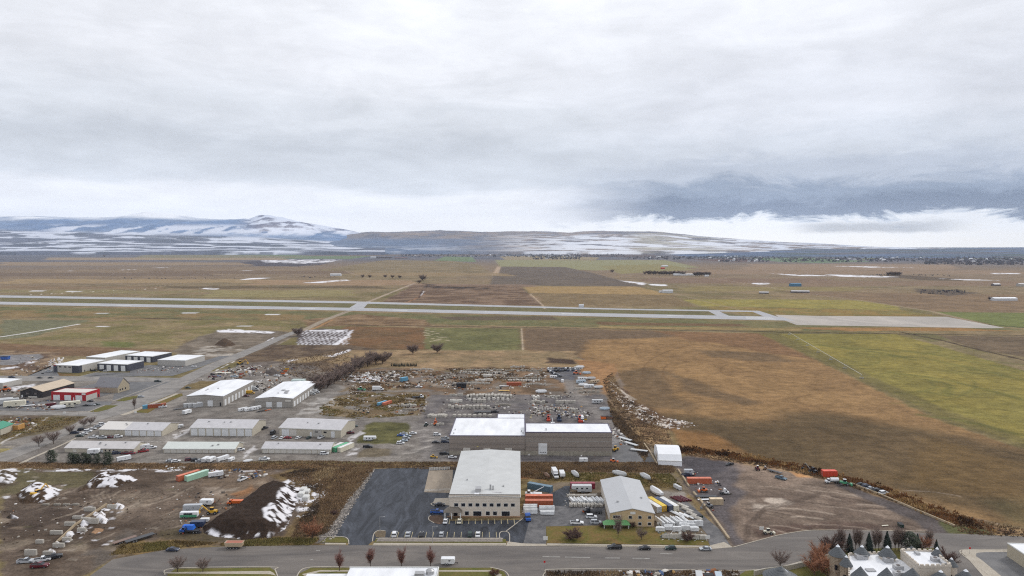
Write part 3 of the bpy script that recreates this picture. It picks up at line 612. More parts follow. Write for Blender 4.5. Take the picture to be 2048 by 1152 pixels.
def p_r(px):
    top = np.interp(px, [1280, 1450, 1640, 1850, 1960, 2048, 2600], [499, 498, 497.5, 498, 495.5, 494.5, 490])
    t = float(sstep(1290, 1620, px)); z0 = lambda d: HZ + CAMH * F / d + .4
    return [(d, z0(d) + t * (r - z0(d))) for d, r in [(6800, 516), (7600, 512), (8800, 506.5), (10500, (top + 502) / 2), (12500, top), (15000, top + 2)]]
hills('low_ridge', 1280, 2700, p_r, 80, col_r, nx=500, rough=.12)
# ================================================================ FLAT SHEETS: roads, aprons, lots
def ngon(name, pts, m, z=.05, thick=0, kind='structure', raw=False):
    P_ = pts if raw else [U(*p) for p in pts]
    a = sum(P_[i][0] * P_[(i + 1) % len(P_)][1] - P_[(i + 1) % len(P_)][0] * P_[i][1] for i in range(len(P_)))
    if a < 0: P_ = P_[::-1]
    n_ = len(P_); mb = MB()
    if thick: mb.add([(x, y, z) for x, y in P_] + [(x, y, z - thick) for x, y in P_], [tuple(range(n_))] + [(i, n_ + i, n_ + (i + 1) % n_, (i + 1) % n_) for i in range(n_)])
    else: mb.add([(x, y, z) for x, y in P_], [tuple(range(n_))])
    o = mb.build(name, m); tag(o, kind=kind); return o
def ribbon(name, pts, w, m, z0=.0, z1=.14, raw=False, kind='structure', mb=None, closed=False):
    P_ = pts if raw else [U(*p) for p in pts]
    own = mb is None; mb = mb or MB(); n_ = len(P_); L_ = []; R_ = []
    for i in range(n_):
        a = P_[(i - 1) % n_ if closed else max(i - 1, 0)]; b = P_[(i + 1) % n_ if closed else min(i + 1, n_ - 1)]
        dx, dy = b[0] - a[0], b[1] - a[1]; l = hypot(dx, dy) or 1; nx_, ny_ = -dy / l * w / 2, dx / l * w / 2
        L_.append((P_[i][0] + nx_, P_[i][1] + ny_)); R_.append((P_[i][0] - nx_, P_[i][1] - ny_))
    for i in range(n_ if closed else n_ - 1):
        j = (i + 1) % n_
        vs = [(*L_[i], z0), (*R_[i], z0), (*R_[j], z0), (*L_[j], z0), (*L_[i], z1), (*R_[i], z1), (*R_[j], z1), (*L_[j], z1)]
        mb.add(vs, [(7, 6, 5, 4), (0, 1, 5, 4), (2, 3, 7, 6), (1, 2, 6, 5), (3, 0, 4, 7)])
    if own:
        o = mb.build(name, m); tag(o, kind=kind); return o
def curve(pts, k=5):
    """round a run of photograph points"""
    out = []
    for i in range(len(pts) - 1):
        p0, p1, p2, p3 = pts[max(i - 1, 0)], pts[i], pts[i + 1], pts[min(i + 2, len(pts) - 1)]
        for j in range(k):
            t = j / k
            out.append(tuple(.5 * (2 * p1[q] + (p2[q] - p0[q]) * t + (2 * p0[q] - 5 * p1[q] + 4 * p2[q] - p3[q]) * t * t + (3 * p1[q] - p0[q] - 3 * p2[q] + p3[q]) * t ** 3) for q in (0, 1)))
    return out + [pts[-1]]
def asphalt(name, a, b, sc=.15, rough=.75, dist=1.5, fine=2.5, str_=(1, 1, 1), spec=.25, lo=.35, hi=.65):
    m, nt, bs = NT(name); bs.inputs['Roughness'].default_value = rough; bs.inputs['Specular IOR Level'].default_value = spec
    tc = nd(nt, 'ShaderNodeTexCoord'); mp = nd(nt, 'ShaderNodeMapping'); mp.inputs['Scale'].default_value = str_
    nt.links.new(tc.outputs['Object'], mp.inputs[0])
    nz = nd(nt, 'ShaderNodeTexNoise', i_Scale=sc, i_Detail=8.0, i_Roughness=.68, i_Distortion=dist); nt.links.new(mp.outputs[0], nz.inputs['Vector'])
    nf = nd(nt, 'ShaderNodeTexNoise', i_Scale=fine, i_Detail=4.0, i_Roughness=.7); nt.links.new(tc.outputs['Object'], nf.inputs['Vector'])
    r = nd(nt, 'ShaderNodeMapRange'); r.inputs[1].default_value = lo; r.inputs[2].default_value = hi; nt.links.new(nz.outputs[0], r.inputs[0])
    mx = nd(nt, 'ShaderNodeMix', data_type='RGBA'); mx.inputs[6].default_value = (*a, 1); mx.inputs[7].default_value = (*b, 1); nt.links.new(r.outputs[0], mx.inputs[0])
    r2 = nd(nt, 'ShaderNodeMapRange'); r2.inputs[1].default_value = .25; r2.inputs[2].default_value = .75; r2.inputs[3].default_value = .72; r2.inputs[4].default_value = 1.28; nt.links.new(nf.outputs[0], r2.inputs[0])
    s = nd(nt, 'ShaderNodeVectorMath', operation='SCALE'); nt.links.new(mx.outputs[2], s.inputs[0]); nt.links.new(r2.outputs[0], s.inputs['Scale']); nt.links.new(s.outputs[0], bs.inputs['Base Color'])
    bp = nd(nt, 'ShaderNodeBump', i_Strength=.4, i_Distance=.03); nt.links.new(nf.outputs[0], bp.inputs['Height']); nt.links.new(bp.outputs[0], bs.inputs['Normal'])
    return m
A_OLD = asphalt('old_asphalt', lin((90, 87, 87)), lin((122, 117, 113)), sc=.07, str_=(.3, 1.5, 1), lo=.3, hi=.7)
A_ROAD = asphalt('avenue_asphalt', lin((116, 114, 113)), lin((146, 143, 140)), sc=.06)
A_NEW = asphalt('sealed_asphalt', lin((38, 42, 51)), lin((82, 89, 103)), sc=.07, dist=2.2, rough=.6, fine=.9, lo=.40, hi=.78, spec=.3, str_=(1.6, .5, 1))
A_LOT = asphalt('lot_asphalt', lin((72, 73, 78)), lin((112, 112, 115)), sc=.1, dist=2.0, rough=.65)
A_RUN = asphalt('runway_asphalt', lin((150, 153, 161)), lin((166, 168, 174)), sc=.02, dist=1, rough=.45)
A_ORUN = asphalt('old_runway_asphalt', lin((150, 146, 142)), lin((178, 172, 166)), sc=.012, dist=1.5, str_=(1, .5, 1))
A_GREY = asphalt('yard_asphalt', lin((92, 94, 99)), lin((116, 117, 120)), sc=.08, dist=1.5)
CONC = asphalt('concrete_paving', lin((176, 170, 158)), lin((164, 156, 142)), sc=.3, dist=.5)
CONC2 = asphalt('stained_concrete', lin((158, 146, 130)), lin((134, 124, 112)), sc=.15, dist=1.5, str_=(1, .4, 1))
GRASS = asphalt('lawn_grass', lin((92, 98, 46)), lin((112, 104, 58)), sc=.12, dist=1, rough=.95, fine=1.2, spec=.05)
GRASS2 = asphalt('dry_lawn', lin((98, 100, 44)), lin((124, 100, 62)), sc=.09, dist=1.2, rough=.95, fine=1.0, spec=.05)
MULCH = asphalt('bark_mulch', lin((92, 62, 48)), lin((112, 78, 58)), sc=.4, dist=1, rough=.95, fine=2)
WPAINT = mat('white_road_paint', (.62, .62, .6), rough=.7, var=.25, scale=.8)
YPAINT = mat('faded_paint', (.42, .36, .22), rough=.8, var=.25, scale=.8)
# front street and everything south of it
SU = [(-300, 1300), (60, 1210), (180, 1152), (225, 1119), (300, 1105), (336, 1099), (450, 1093), (620, 1090.5), (900, 1090.5), (1060, 1091), (1200, 1093), (1420, 1097), (1466, 1094.5), (1500, 1085), (1530, 1077), (1560, 1069.5), (1610, 1061.5), (1650, 1060), (1760, 1061), (1860, 1066), (1960, 1069), (2048, 1073), (2300, 1086)]
ngon('front_street', SU + [(2300, 1500), (-300, 1500)], A_OLD, z=.05)
AV = [(0, 906), (75, 880), (140, 852.5), (175, 832.5), (220, 812), (250, 800), (295, 780), (350, 760.5), (410, 732), (460, 712), (512, 691), (560, 672), (600, 657)]
AL = [(606, 660), (570, 676), (525, 697), (490, 712), (440, 733), (390, 759), (350, 785), (310, 803), (250, 826), (200, 840), (140, 868), (75, 898), (25, 918), (-40, 940), (-120, 972), (-220, 960)]
ngon('avenue', AV + AL, A_ROAD, z=.055)
ngon('cross_street', [(-80, 751), (120, 752), (340, 755.5), (362, 756.5), (346, 763.5), (140, 762), (-80, 762)], A_ROAD, z=.05)
ngon('side_street', [(-60, 822), (100, 824), (208, 824.5), (190, 832.5), (100, 830), (-60, 829)], A_ROAD, z=.05)
ngon('runway', [(-900, 590), (0, 603.4), (700, 615.6), (1250, 627.5), (1562, 633.6), (1590, 641.5), (1250, 634.2), (700, 621.3), (0, 608.9), (-900, 594)], A_RUN, z=.10)
ngon('taxiway', [(-900, 576), (0, 590.6), (700, 602.6), (1250, 617.4), (1519, 621.6), (1503, 624), (1250, 620), (700, 606.6), (0, 595), (-900, 580)], A_RUN, z=.095)
ngon('taxiway_link', [(1412, 620), (1433, 620.4), (1462, 633.5), (1437, 633)], A_RUN, z=.09)
ngon('taxiway_end_link', [(1500, 621.8), (1519, 622), (1566, 637), (1538, 637)], A_RUN, z=.085)
ngon('runway_crossing', [(690, 621), (718, 604), (740, 603), (722, 622)], A_RUN, z=.08)
ngon('old_runway', [(1550, 629.5), (1640, 632), (1893, 633.5), (2010, 656), (1980, 656.5), (1593, 650), (1566, 640)], A_ORUN, z=.075)
mk = MB()
for a_, b_ in (((785, 621.2), (815, 621.8)), ((969, 624.8), (996, 625.4)), ((1123, 628), (1177, 629.2)), ((1334, 632.2), (1367, 632.9)), ((600, 617.6), (630, 618.2)), ((420, 614.6), (448, 615.1)), ((235, 611.4), (262, 611.9)), ((40, 608), (66, 608.4))):
    ribbon('', [(a_[0], a_[1] - .9), (b_[0], b_[1] - .9)], 6, None, z0=.11, z1=.12, mb=mk)
for k in range(5):
    ribbon('', [(1492, 633.6 + k * 1.0), (1540 + k * 3, 634.6 + k * 1.0)], 2.6, None, z0=.11, z1=.12, mb=mk)
o = mk.build('runway_marking', WPAINT); tag(o, kind='structure')
# black sealed car park west and south of the office
ngon('car_park', [(750, 938), (860, 934), (912, 933), (908, 1000), (900, 1042), (1040, 1040), (1062, 1028), (1062, 1060), (1045, 1088), (1016, 1088), (1016, 1082), (745, 1082), (736, 1090.4), (697, 1090.4), (694, 1076), (658, 1074), (668, 1066)], A_NEW, z=.06)
ngon('east_lot', [(1062, 1028), (1100, 985), (1135, 980), (1140, 1010), (1210, 1012), (1212, 1050), (1092, 1053), (1092, 1090), (1046, 1090)], A_LOT, z=.064)
ngon('east_drive', [(1330, 1000), (1370, 1000), (1440, 1060), (1462, 1093), (1420, 1094), (1415, 1070), (1390, 1040)], A_LOT, z=.06)
ngon('service_slab', [(858, 941), (906, 940), (903, 985), (898, 986), (848, 984.5)], CONC2, z=.11, thick=.1)
ngon('loading_slab', [(870, 997), (900, 996), (900, 1011), (874, 1010), (866, 1006)], CONC, z=.12, thick=.1)
ngon('lorry_apron', [(1130, 972), (1140, 972), (1138, 1012), (1108, 1012), (1100, 988)], A_NEW, z=.07)
ngon('industrial_yard', [(1222, 888), (1250, 884), (1310, 922), (1300, 930), (1225, 928)], A_GREY, z=.045)
ngon('warehouse_yard', [(150, 756), (190, 745), (260, 745), (262, 735), (300, 730), (372, 732), (440, 712), (462, 711), (400, 735), (345, 752), (150, 755)], A_GREY, z=.045)
ngon('west_yard', [(200, 765), (330, 763), (345, 764), (288, 783), (244, 797), (225, 800), (230, 785), (180, 800), (100, 803), (110, 785)], A_GREY, z=.046)
ngon('truck_yard', [(-60, 803), (30, 803), (100, 803), (225, 803), (212, 822), (-60, 821)], A_GREY, z=.047)
ngon('drive_strip', [(120, 753), (105, 730), (118, 728), (45, 756)], A_GREY, z=.043)
# verges, lawns, kerbs
KERB = mat('kerb_concrete', lin((176, 170, 158)), rough=.9, var=.12, scale=.8)
ngon('front_pavement', [(650, 1086.2), (692, 1086.6), (692, 1089.6), (650, 1089.4)], CONC, z=.16, thick=.15)
ngon('office_pavement', [(748, 1086.2), (1012, 1086.8), (1012, 1090), (746, 1090)], CONC, z=.16, thick=.15)
ngon('lawn_pavement', [(1094, 1087.2), (1200, 1088.8), (1420, 1092), (1424, 1095), (1200, 1092), (1094, 1090.4)], CONC, z=.16, thick=.15)
ngon('street_drive_entry', [(1016, 1083), (1046, 1087), (1092, 1088), (1094, 1092), (1012, 1092)], CONC, z=.075)
ngon('east_drive_entry', [(1420, 1091), (1448, 1084), (1466, 1094.5), (1424, 1098)], CONC, z=.075)
ngon('front_lawn', [(1092, 1053.5), (1210, 1051.5), (1330, 1056), (1335, 1074), (1412, 1079), (1420, 1091), (1200, 1087.5), (1094, 1086.2)], GRASS2, z=.15, thick=.1)
ngon('kerb_planting', [(655, 1075.5), (686, 1075), (695, 1079), (696, 1085.4), (640, 1085)], GRASS, z=.15, thick=.12)
ngon('island_bed', [(752, 1078), (1012, 1078.5), (1012, 1085.8), (748, 1085.4)], GRASS, z=.15, thick=.12)
ngon('gravel_bed', [(758, 1075.5), (1005, 1076), (1005, 1084), (752, 1083.6)], mat('river_gravel', lin((128, 122, 118)), rough=.9, var=.35, scale=1.5), z=.17, thick=.12)
ngon('planted_end', curve([(752, 1075), (750, 1066), (757, 1062), (771, 1063), (770, 1075)]), mat('bed_soil', lin((104, 92, 74)), rough=.95, var=.3, scale=1), z=.16, thick=.12)
for q in (curve([(745, 1083), (748, 1068), (757, 1061.5), (771, 1062.5)]), curve([(868, 1046), (858, 1040), (858, 1034), (862, 1031)]), curve([(656, 1074), (686, 1074), (696, 1079), (698, 1089)]), [(752, 1077.3), (1006, 1077.8)], curve([(1000, 1078), (999, 1068), (1004, 1063.5), (1014, 1064), (1019, 1070), (1019, 1088)]),
          [(642, 1074), (656, 1074)], curve([(866, 1006), (862, 1008), (866, 1011), (876, 1011)]), [(745, 1091), (1012, 1091.4)], [(1094, 1092), (1200, 1093.4), (1420, 1097.2)], curve([(1466, 1095), (1500, 1085.6), (1530, 1077.6), (1560, 1070), (1610, 1062), (1650, 1060.6), (1700, 1060.4)]),
          [(1700, 1060.6), (1860, 1063)], [(1012, 1063), (1046, 1037)]):
    ribbon('kerb', q, .35, KERB, z0=.0, z1=.2)
ngon('round_bed', curve([(860, 1032), (884, 1032), (884, 1048), (868, 1046), (858, 1040), (860, 1032)], 3), mat('bed_soil2', lin((92, 74, 62)), rough=.95, var=.3, scale=1), z=.16, thick=.12)
pk = MB()
for k in range(11): xx = 898 + k * 13.1; ribbon('', [(xx, 1048 - k * .02), (xx - (xx - 970) * .02, 1038)], .28, None, z0=.066, z1=.075, mb=pk)
for k in range(18):
    xx = 770 + k * 13.9
    if xx < 1002: ribbon('', [(xx - (970 - xx) * .02, 1075), (xx, 1064)], .22, None, z0=.066, z1=.075, mb=pk)
tag(pk.build('parking_marking', YPAINT), kind='structure')
sm = MB()
for a_, b_ in (((1085, 1113.5), (1120, 1114)), ((1130, 1114.2), (1180, 1115)), ((1210, 1116), (1240, 1116.2)), ((1265, 1116.5), (1300, 1117)), ((632, 1101), (640, 1101)), ((621, 1119), (626, 1119)), ((1320, 1107), (1345, 1108))):
    ribbon('', [a_, b_], .5, None, z0=.055, z1=.062, mb=sm)
tag(sm.build('street_marking', mat('worn_paint', (.32, .31, .29), rough=.8, var=.35, scale=.8)), kind='structure')
# south side of the street
ngon('south_verge', [(320, 1200), (336, 1148), (352, 1138), (540, 1135.5), (549, 1141), (556, 1160), (560, 1220)], GRASS, z=.15, thick=.12)
ngon('south_footway', [(330, 1145), (540, 1142.6), (548, 1147), (552, 1152), (540, 1149), (330, 1147.6)], CONC, z=.18, thick=.05)
ngon('south_lawn', [(590, 1220), (598, 1148), (622, 1136), (985, 1136), (1008, 1144), (1018, 1160), (1022, 1220)], GRASS, z=.15, thick=.12)
ngon('south_lawn_footway', [(604, 1149), (640, 1141), (980, 1141), (1004, 1150), (1000, 1156), (978, 1144), (640, 1144), (610, 1153)], CONC, z=.18, thick=.05)
for q in (curve([(330, 1150), (350, 1137), (540, 1134.6), (550, 1140), (557, 1158)]), curve([(589, 1180), (597, 1147), (621, 1135), (700, 1135)]), curve([(980, 1135), (1010, 1143), (1021, 1160)]), curve([(1080, 1170), (1090, 1146), (1112, 1139), (1300, 1139), (1480, 1141.5), (1560, 1134), (1618, 1119), (1690, 1102)])):
    ribbon('kerb', q, .4, KERB, z0=.0, z1=.2)
ngon('castle_verge', curve([(1450, 1180), (1490, 1143), (1560, 1137), (1622, 1121), (1690, 1103), (1760, 1097), (1872, 1097)], 3) + [(1882, 1130), (1905, 1180)], GRASS, z=.15, thick=.12)
ngon('corner_pavement', curve([(1925, 1100), (1960, 1100.5), (2120, 1103)], 2) + [(2120, 1116), (2100, 1116), (2010, 1104), (1955, 1106), (1962, 1114), (2012, 1152), (2040, 1180), (1990, 1180), (1930, 1112), (1922, 1106)], CONC, z=.16, thick=.12)
ngon('corner_car_park', curve([(1952, 1108), (1960, 1105.5), (2005, 1105), (2120, 1112)], 2) + [(2200, 1200), (2060, 1200), (1965, 1122), (1952, 1113)], A_GREY, z=.17, thick=.02)
ribbon('kerb', curve([(2120, 1101), (1990, 1100), (1930, 1100), (1920, 1105), (1935, 1118), (1990, 1160)]), .4, KERB, z0=0, z1=.2)
# lawns of the left-hand block
ngon('west_lawn', [(232, 802), (250, 795), (282, 790), (272, 797), (248, 802.5)], GRASS, z=.12, thick=.1)
ngon('west_lawn', [(180, 823.5), (212, 810.5), (236, 811), (216, 819), (196, 824)], GRASS, z=.12, thick=.1)
ngon('avenue_verge', [(262, 824), (300, 806), (345, 789), (364, 787), (366, 791), (345, 800), (318, 813), (296, 826)], GRASS2, z=.12, thick=.1)
ngon('avenue_footway', [(240, 830), (260, 823), (352, 787), (357, 788), (262, 827), (248, 831)], CONC, z=.14, thick=.1)
ngon('avenue_long_footway', [(37, 927), (60, 916.5), (120, 890.5), (151, 876), (153, 877), (122, 892), (64, 918), (43, 929)], CONC, z=.14, thick=.1)
for q in ([(225, 802.5), (330, 764)], [(176, 824), (210, 810)], [(150, 755), (200, 743)]): ribbon('kerb', q, .5, KERB, z0=0, z1=.18)
ribbon('kerb', [(150, 765), (195, 763), (195, 765)], .6, KERB, z0=0, z1=.2)
# timber edge strips
WOOD = mat('pale_timber', lin((166, 150, 124)), rough=.85, var=.2, scale=1)
for nm, q, w, lab in (('timber_barrier', [(1387, 986), (1402, 1003), (1430, 1040), (1458, 1079)], .9, 'long pale timber barrier between the fence yard and the round dirt lot'),
                 ('concrete_barrier', [(1700, 967), (1760, 990), (1830, 1020), (1909, 1053)], .6, 'long pale barrier edge beside the parked cars at the field margin'),
                 ('timber_edging', [(1288, 888), (1300, 905), (1314, 929)], .8, 'pale timber edging running down beside the white fabric shelter'),
                 ('retaining_wall', [(1356, 940), (1366, 955), (1378, 974)], .7, 'short pale retaining wall left of the orange container')):
    o = ribbon(nm, q, w, WOOD, z0=-.1, z1=.8); o['kind'] = 'thing'; tag(o, lab, 'barrier')
# ================================================================ BUILDINGS
WHITE = mat('white_roof', (.76, .77, .80), rough=.6, var=.10, scale=.2, stretch=(1, .3, 1))
WROOF = stripemat('white_metal_roof', (.76, .77, .80), (.68, .69, .72), axis=0, period=1.2, duty=.08, var=.04)
GROOF = stripemat('grey_metal_roof', lin((192, 194, 202)), lin((176, 178, 186)), axis=0, period=.9, duty=.12, var=.09)
BROOF = stripemat('pale_green_metal_roof', lin((206, 216, 216)), lin((190, 200, 200)), axis=0, period=.9, duty=.12, var=.04)
OROOF = stripemat('office_metal_roof', lin((192, 198, 202)), lin((176, 182, 188)), axis=1, period=1.8, duty=.12, var=.07, scale=.12)
FROOF = stripemat('blue_grey_metal_roof', lin((180, 186, 194)), lin((172, 178, 186)), axis=1, period=1.0, duty=.1, var=.04, scale=.15)
DROOF = stripemat('dark_grey_roof', lin((128, 130, 138)), lin((112, 114, 122)), axis=0, period=.7, duty=.2, var=.06)
TROOF = stripemat('tan_roof', lin((196, 180, 158)), lin((178, 162, 140)), axis=1, period=2.0, duty=.1, var=.08)
CWALL = stripemat('cream_siding', lin((186, 182, 168)), lin((170, 166, 152)), axis=2, period=.6, duty=.1, var=.06)
GWALL = stripemat('grey_block_wall', lin((158, 156, 152)), lin((134, 132, 130)), axis=2, period=1.2, duty=.12, var=.08)
PWALL = stripemat('grey_panel_wall', lin((176, 176, 174)), lin((162, 162, 160)), axis=0, period=1.0, duty=.12, var=.05)
NWALL = mat('dark_blue_wall', lin((70, 74, 88)), var=.08); BKWALL = mat('black_barn_wall', lin((56, 54, 58)), var=.1)
RWALL = mat('red_metal_wall', (.36, .012, .02), var=.05); SWALL = stripemat('stone_clad_wall', lin((168, 158, 136)), lin((150, 140, 120)), axis=2, period=.5, duty=.15, var=.12, scale=1)
TWALL = stripemat('tan_siding', lin((196, 172, 132)), lin((180, 156, 118)), axis=2, period=.7, duty=.1, var=.05)
OWALL = stripemat('office_stucco', lin((214, 206, 194)), lin((192, 184, 172)), axis=2, period=3.4, duty=.04, var=.07, scale=.5)
BWALL = stripemat('split_block_wall', lin((146, 138, 132)), lin((122, 115, 110)), axis=2, period=.9, duty=.16, var=.07)
BAND = mat('stained_concrete_band', lin((150, 146, 134)), var=.25, scale=.7); DARK = mat('dark_band', lin((104, 98, 98)), var=.05)
COPE = mat('slate_blue_coping', lin((92, 88, 118)), var=.05); DOORW = stripemat('white_sectional_door', (.70, .71, .72), (.5, .51, .53), axis=2, period=.6, duty=.12, var=.03)
DOORG = stripemat('pale_grey_door', lin((206, 206, 202)), lin((186, 186, 182)), axis=2, period=.6, duty=.12, var=.03)
GLASS = mat('window_glass', (.015, .017, .025), rough=.12, var=0, spec=.6); TRIM = mat('white_trim', (.66, .66, .64), var=.04); BRN = mat('brown_trim', lin((90, 80, 72)))
METAL = mat('galvanised_metal', lin((170, 174, 180)), rough=.4, metal=.4, var=.08)
def frame(FL, FR, eave, back, backside='R'):
    A = U(*FL); B = U(*FR); h = heightat(A, eave); h2 = h
    dx, dy = B[0] - A[0], B[1] - A[1]; W = hypot(dx, dy); a = atan2(dy, dx)
    Pk = U(back[0], back[1], h); Dp = -(Pk[0] - A[0]) * sin(a) + (Pk[1] - A[1]) * cos(a)
    return A, a, W, Dp, h
def shed(name, label, FL, FR, eave, back, roof='gx', rise=1.5, wm=None, rm=None, over=.35, doors=(), cat='building', par=.0, coping=None, band=None, snow=None, cm=None):
    A, a, W, Dp, h = frame(FL, FR, eave, back)
    r = empty(name, (A[0], A[1], 0), a); tag(r, label, cat)
    w = MB(); t = .25
    if roof == 'gx':
        w.prism([(0, 0), (Dp, 0), (Dp, h), (Dp / 2, h + rise - .15), (0, h)], 0, W, 'x')
    elif roof == 'gy':
        w.prism([(0, 0), (0, h), (W / 2, h + rise - .15), (W, h), (W, 0)], 0, Dp, 'y')
    else: w.box(0, W, 0, Dp, 0, h - .3)
    w.build('wall', wm, r)
    k = MB(); o_ = over
    if roof == 'gx':
        s = rise / (Dp / 2); z0 = h - s * o_
        k.prism([(-o_, z0 + .05), (Dp / 2, h + rise + .05), (Dp + o_, z0 + .05), (Dp + o_, z0 + .3), (Dp / 2, h + rise + .3), (-o_, z0 + .3)], -o_, W + o_, 'x')
    elif roof == 'gy':
        s = rise / (W / 2); z0 = h - s * o_
        k.prism([(-o_, z0 + .05), (W / 2, h + rise + .05), (W + o_, z0 + .05), (W + o_, z0 + .3), (W / 2, h + rise + .3), (-o_, z0 + .3)][::-1], -o_, Dp + o_, 'y')
    else:
        k.box(.0 + .25, W - .25, .25, Dp - .25, h - .55, h - .1)
    rf = k.build('roof', rm, r)
    if roof == 'flat':
        c = MB(); e = .3
        c.box(-.06, W + .06, -.06, e, h - .31, h + .12).box(-.06, W + .06, Dp - e, Dp + .06, h - .31, h + .12).box(-.06, e, e, Dp - e, h - .31, h + .12).box(W - e, W + .06, e, Dp - e, h - .31, h + .12)
        c.build('parapet', coping or rm, r)
    elif cm:
        c = MB()
        if roof == 'gx': c.box(-o_ - .05, W + o_ + .05, -o_ - .12, -o_ - .02, h - rise / (Dp / 2) * o_ - .1, h - rise / (Dp / 2) * o_ + .36)
        c.build('gutter', cm, r)
    if roof != 'flat' and cat == 'building':
        rv = random.Random(int(FL[0])); s = rise / (Dp / 2 if roof == 'gx' else W / 2)
        for k_ in range(rv.choice((2, 3, 4))):
            x_, y_ = rv.uniform(.15, .85) * W, rv.uniform(.15, .42) * Dp; zz_ = h + (s * y_ if roof == 'gx' else s * min(x_, W - x_)); v_ = MB(); q_ = rv.uniform(.25, .5); v_.box(x_ - q_, x_ + q_, y_ - q_, y_ + q_, zz_, zz_ + .9); v_.build('roof_vent', METAL, r)
    if band: b_ = MB(); b_.box(-.08, W + .08, -.08, Dp + .08, 0, band); b_.build('base_band', BAND, r)
    for d in doors:
        side, u0, u1, z0, z1, m, nm = d[:7]; p = .07 if nm != 'pane' else .1
        e = MB()
        if side == 'f': e.box(u0 * W, u1 * W, -p - (.08 if band else 0), .02, z0 * h, z1 * h)
        elif side == 'r': e.box(W - .02, W + p, u0 * Dp, u1 * Dp, z0 * h, z1 * h)
        elif side == 'l': e.box(-p, .02, u0 * Dp, u1 * Dp, z0 * h, z1 * h)
        e.build(nm, m, r)
    return r, A, a, W, Dp, h
def row(side, n, u0, u1, fill, z1, m=None, nm='door', z0=.01):
    s = (u1 - u0) / n
    return [(side, u0 + s * (i + (1 - fill) / 2), u0 + s * (i + (1 + fill) / 2), z0, z1, m or DOORW, nm) for i in range(n)]
# --- office
r, A_, a_, W, Dp, h = shed('office_warehouse', 'large two-storey beige office warehouse with pale ribbed roof beside the black car park', (899, 1033), (1040, 1033.5), 994.5, (1029.5, 903.5), 'gy', .9, OWALL, OROOF)
p = MB(); p.box(-.1, W + .1, -.12, .3, h - .4, h + 1.15); p.build('front_parapet', OWALL, r)
p = MB(); p.box(-.14, W + .14, -.16, .34, h + 1.15, h + 1.3); p.build('parapet_cap', BRN, r)
hz = lambda y: h * (672 - y) / 150.0
wins = [(x, 30, 568, 592) for x in (372, 428, 485, 541, 598, 654, 710, 767, 823)] + [(457, 30, 631, 660), (540, 64, 630, 665), (624, 30, 631, 660), (681, 30, 631, 660), (766, 64, 630, 665)]
for x, w_, y0, y1 in wins:
    u = (x - 318) / 562.0 * W; q = w_ / 562.0 * W / 2
    f_ = MB(); f_.box(u - q - .15, u + q + .15, -.06, .02, hz(y1) - .15, hz(y0) + .15); o = f_.build('window', TRIM, r)
    g = MB(); g.box(u - q, u + q, -.09, -.055, hz(y1), hz(y0)); g.build('pane', GLASS, o)
p = MB(); p.box(-1, W, -.9, -.1, 0, .35); p.build('plinth_planter', mat('planter_brown', lin((150, 118, 88)), var=.15), r)
p = MB(); p.fru(-2.4, 5.6, -3.2, .0, 3.0, -.6, 3.8, -1.6, -.01, 4.5); p.build('porch_roof', mat('porch_grey', lin((118, 112, 104)), var=.1), r)
p = MB()
for x in (-1.9, 1.0, 4.9): p = MB(); p.box(x, x + .4, -2.9, -2.5, 0, 3.02); p.build('porch_post', TRIM, r)
p = MB(); p.box(1.8, 3.6, -.12, -.02, .1, 2.6); p.build('door', GLASS, r)
p = MB(); p.box(0, 1, 0, 1, 0, 1)
for (x0, x1, y0, y1, z1, nm) in ((W * .36, W * .44, 3.5, 7, 1.7, 'rooftop_unit'), (W * .56, W * .585, 7, 8.2, 2.3, 'roof_vent'), (W * .60, W * .62, 6.6, 7.6, 1.9, 'roof_vent')):
    p = MB(); p.box(x0, x1, y0, y1, h + .55, h + .9 + z1); p.build(nm, METAL, r)
p = MB(); p.box(W * .35, W * .49, .9, 3.2, h + .3, h + 1.05); p.build('roof_skylight', WHITE, r)
p = MB(); p.box(W * .56, W * .74, 3.5, 4.4, h + .5, h + 1.02); p.build('roof_curb', GROOF, r)
# rail fence above loading slab
rl = MB(); A2, B2 = U(859, 941), U(899, 939.5)
for i in range(13):
    t = i / 12; x, y = A2[0] + (B2[0] - A2[0]) * t, A2[1] + (B2[1] - A2[1]) * t; rl.box(x - .1, x + .1, y - .1, y + .1, 0, 1.6)
for z in (.5, 1.0, 1.5): ribbon('', [A2, B2], .12, None, z0=z, z1=z + .14, raw=True, mb=rl)
tag(rl.build('rail_fence', TRIM), 'white rail fence along the top of the stained concrete slab', 'fence')
rl = MB(); A2, B2 = U(849, 983.5), U(899, 981.5)
for i in range(9):
    t = i / 8; x, y = A2[0] + (B2[0] - A2[0]) * t, A2[1] + (B2[1] - A2[1]) * t; rl.box(x - .08, x + .08, y - .08, y + .08, 0, 1.1)
for z in (.5, 1.0): ribbon('', [A2, B2], .1, None, z0=z, z1=z + .1, raw=True, mb=rl)
tag(rl.build('rail_fence', TRIM), 'low pale rail along the near edge of the stained concrete slab', 'fence')
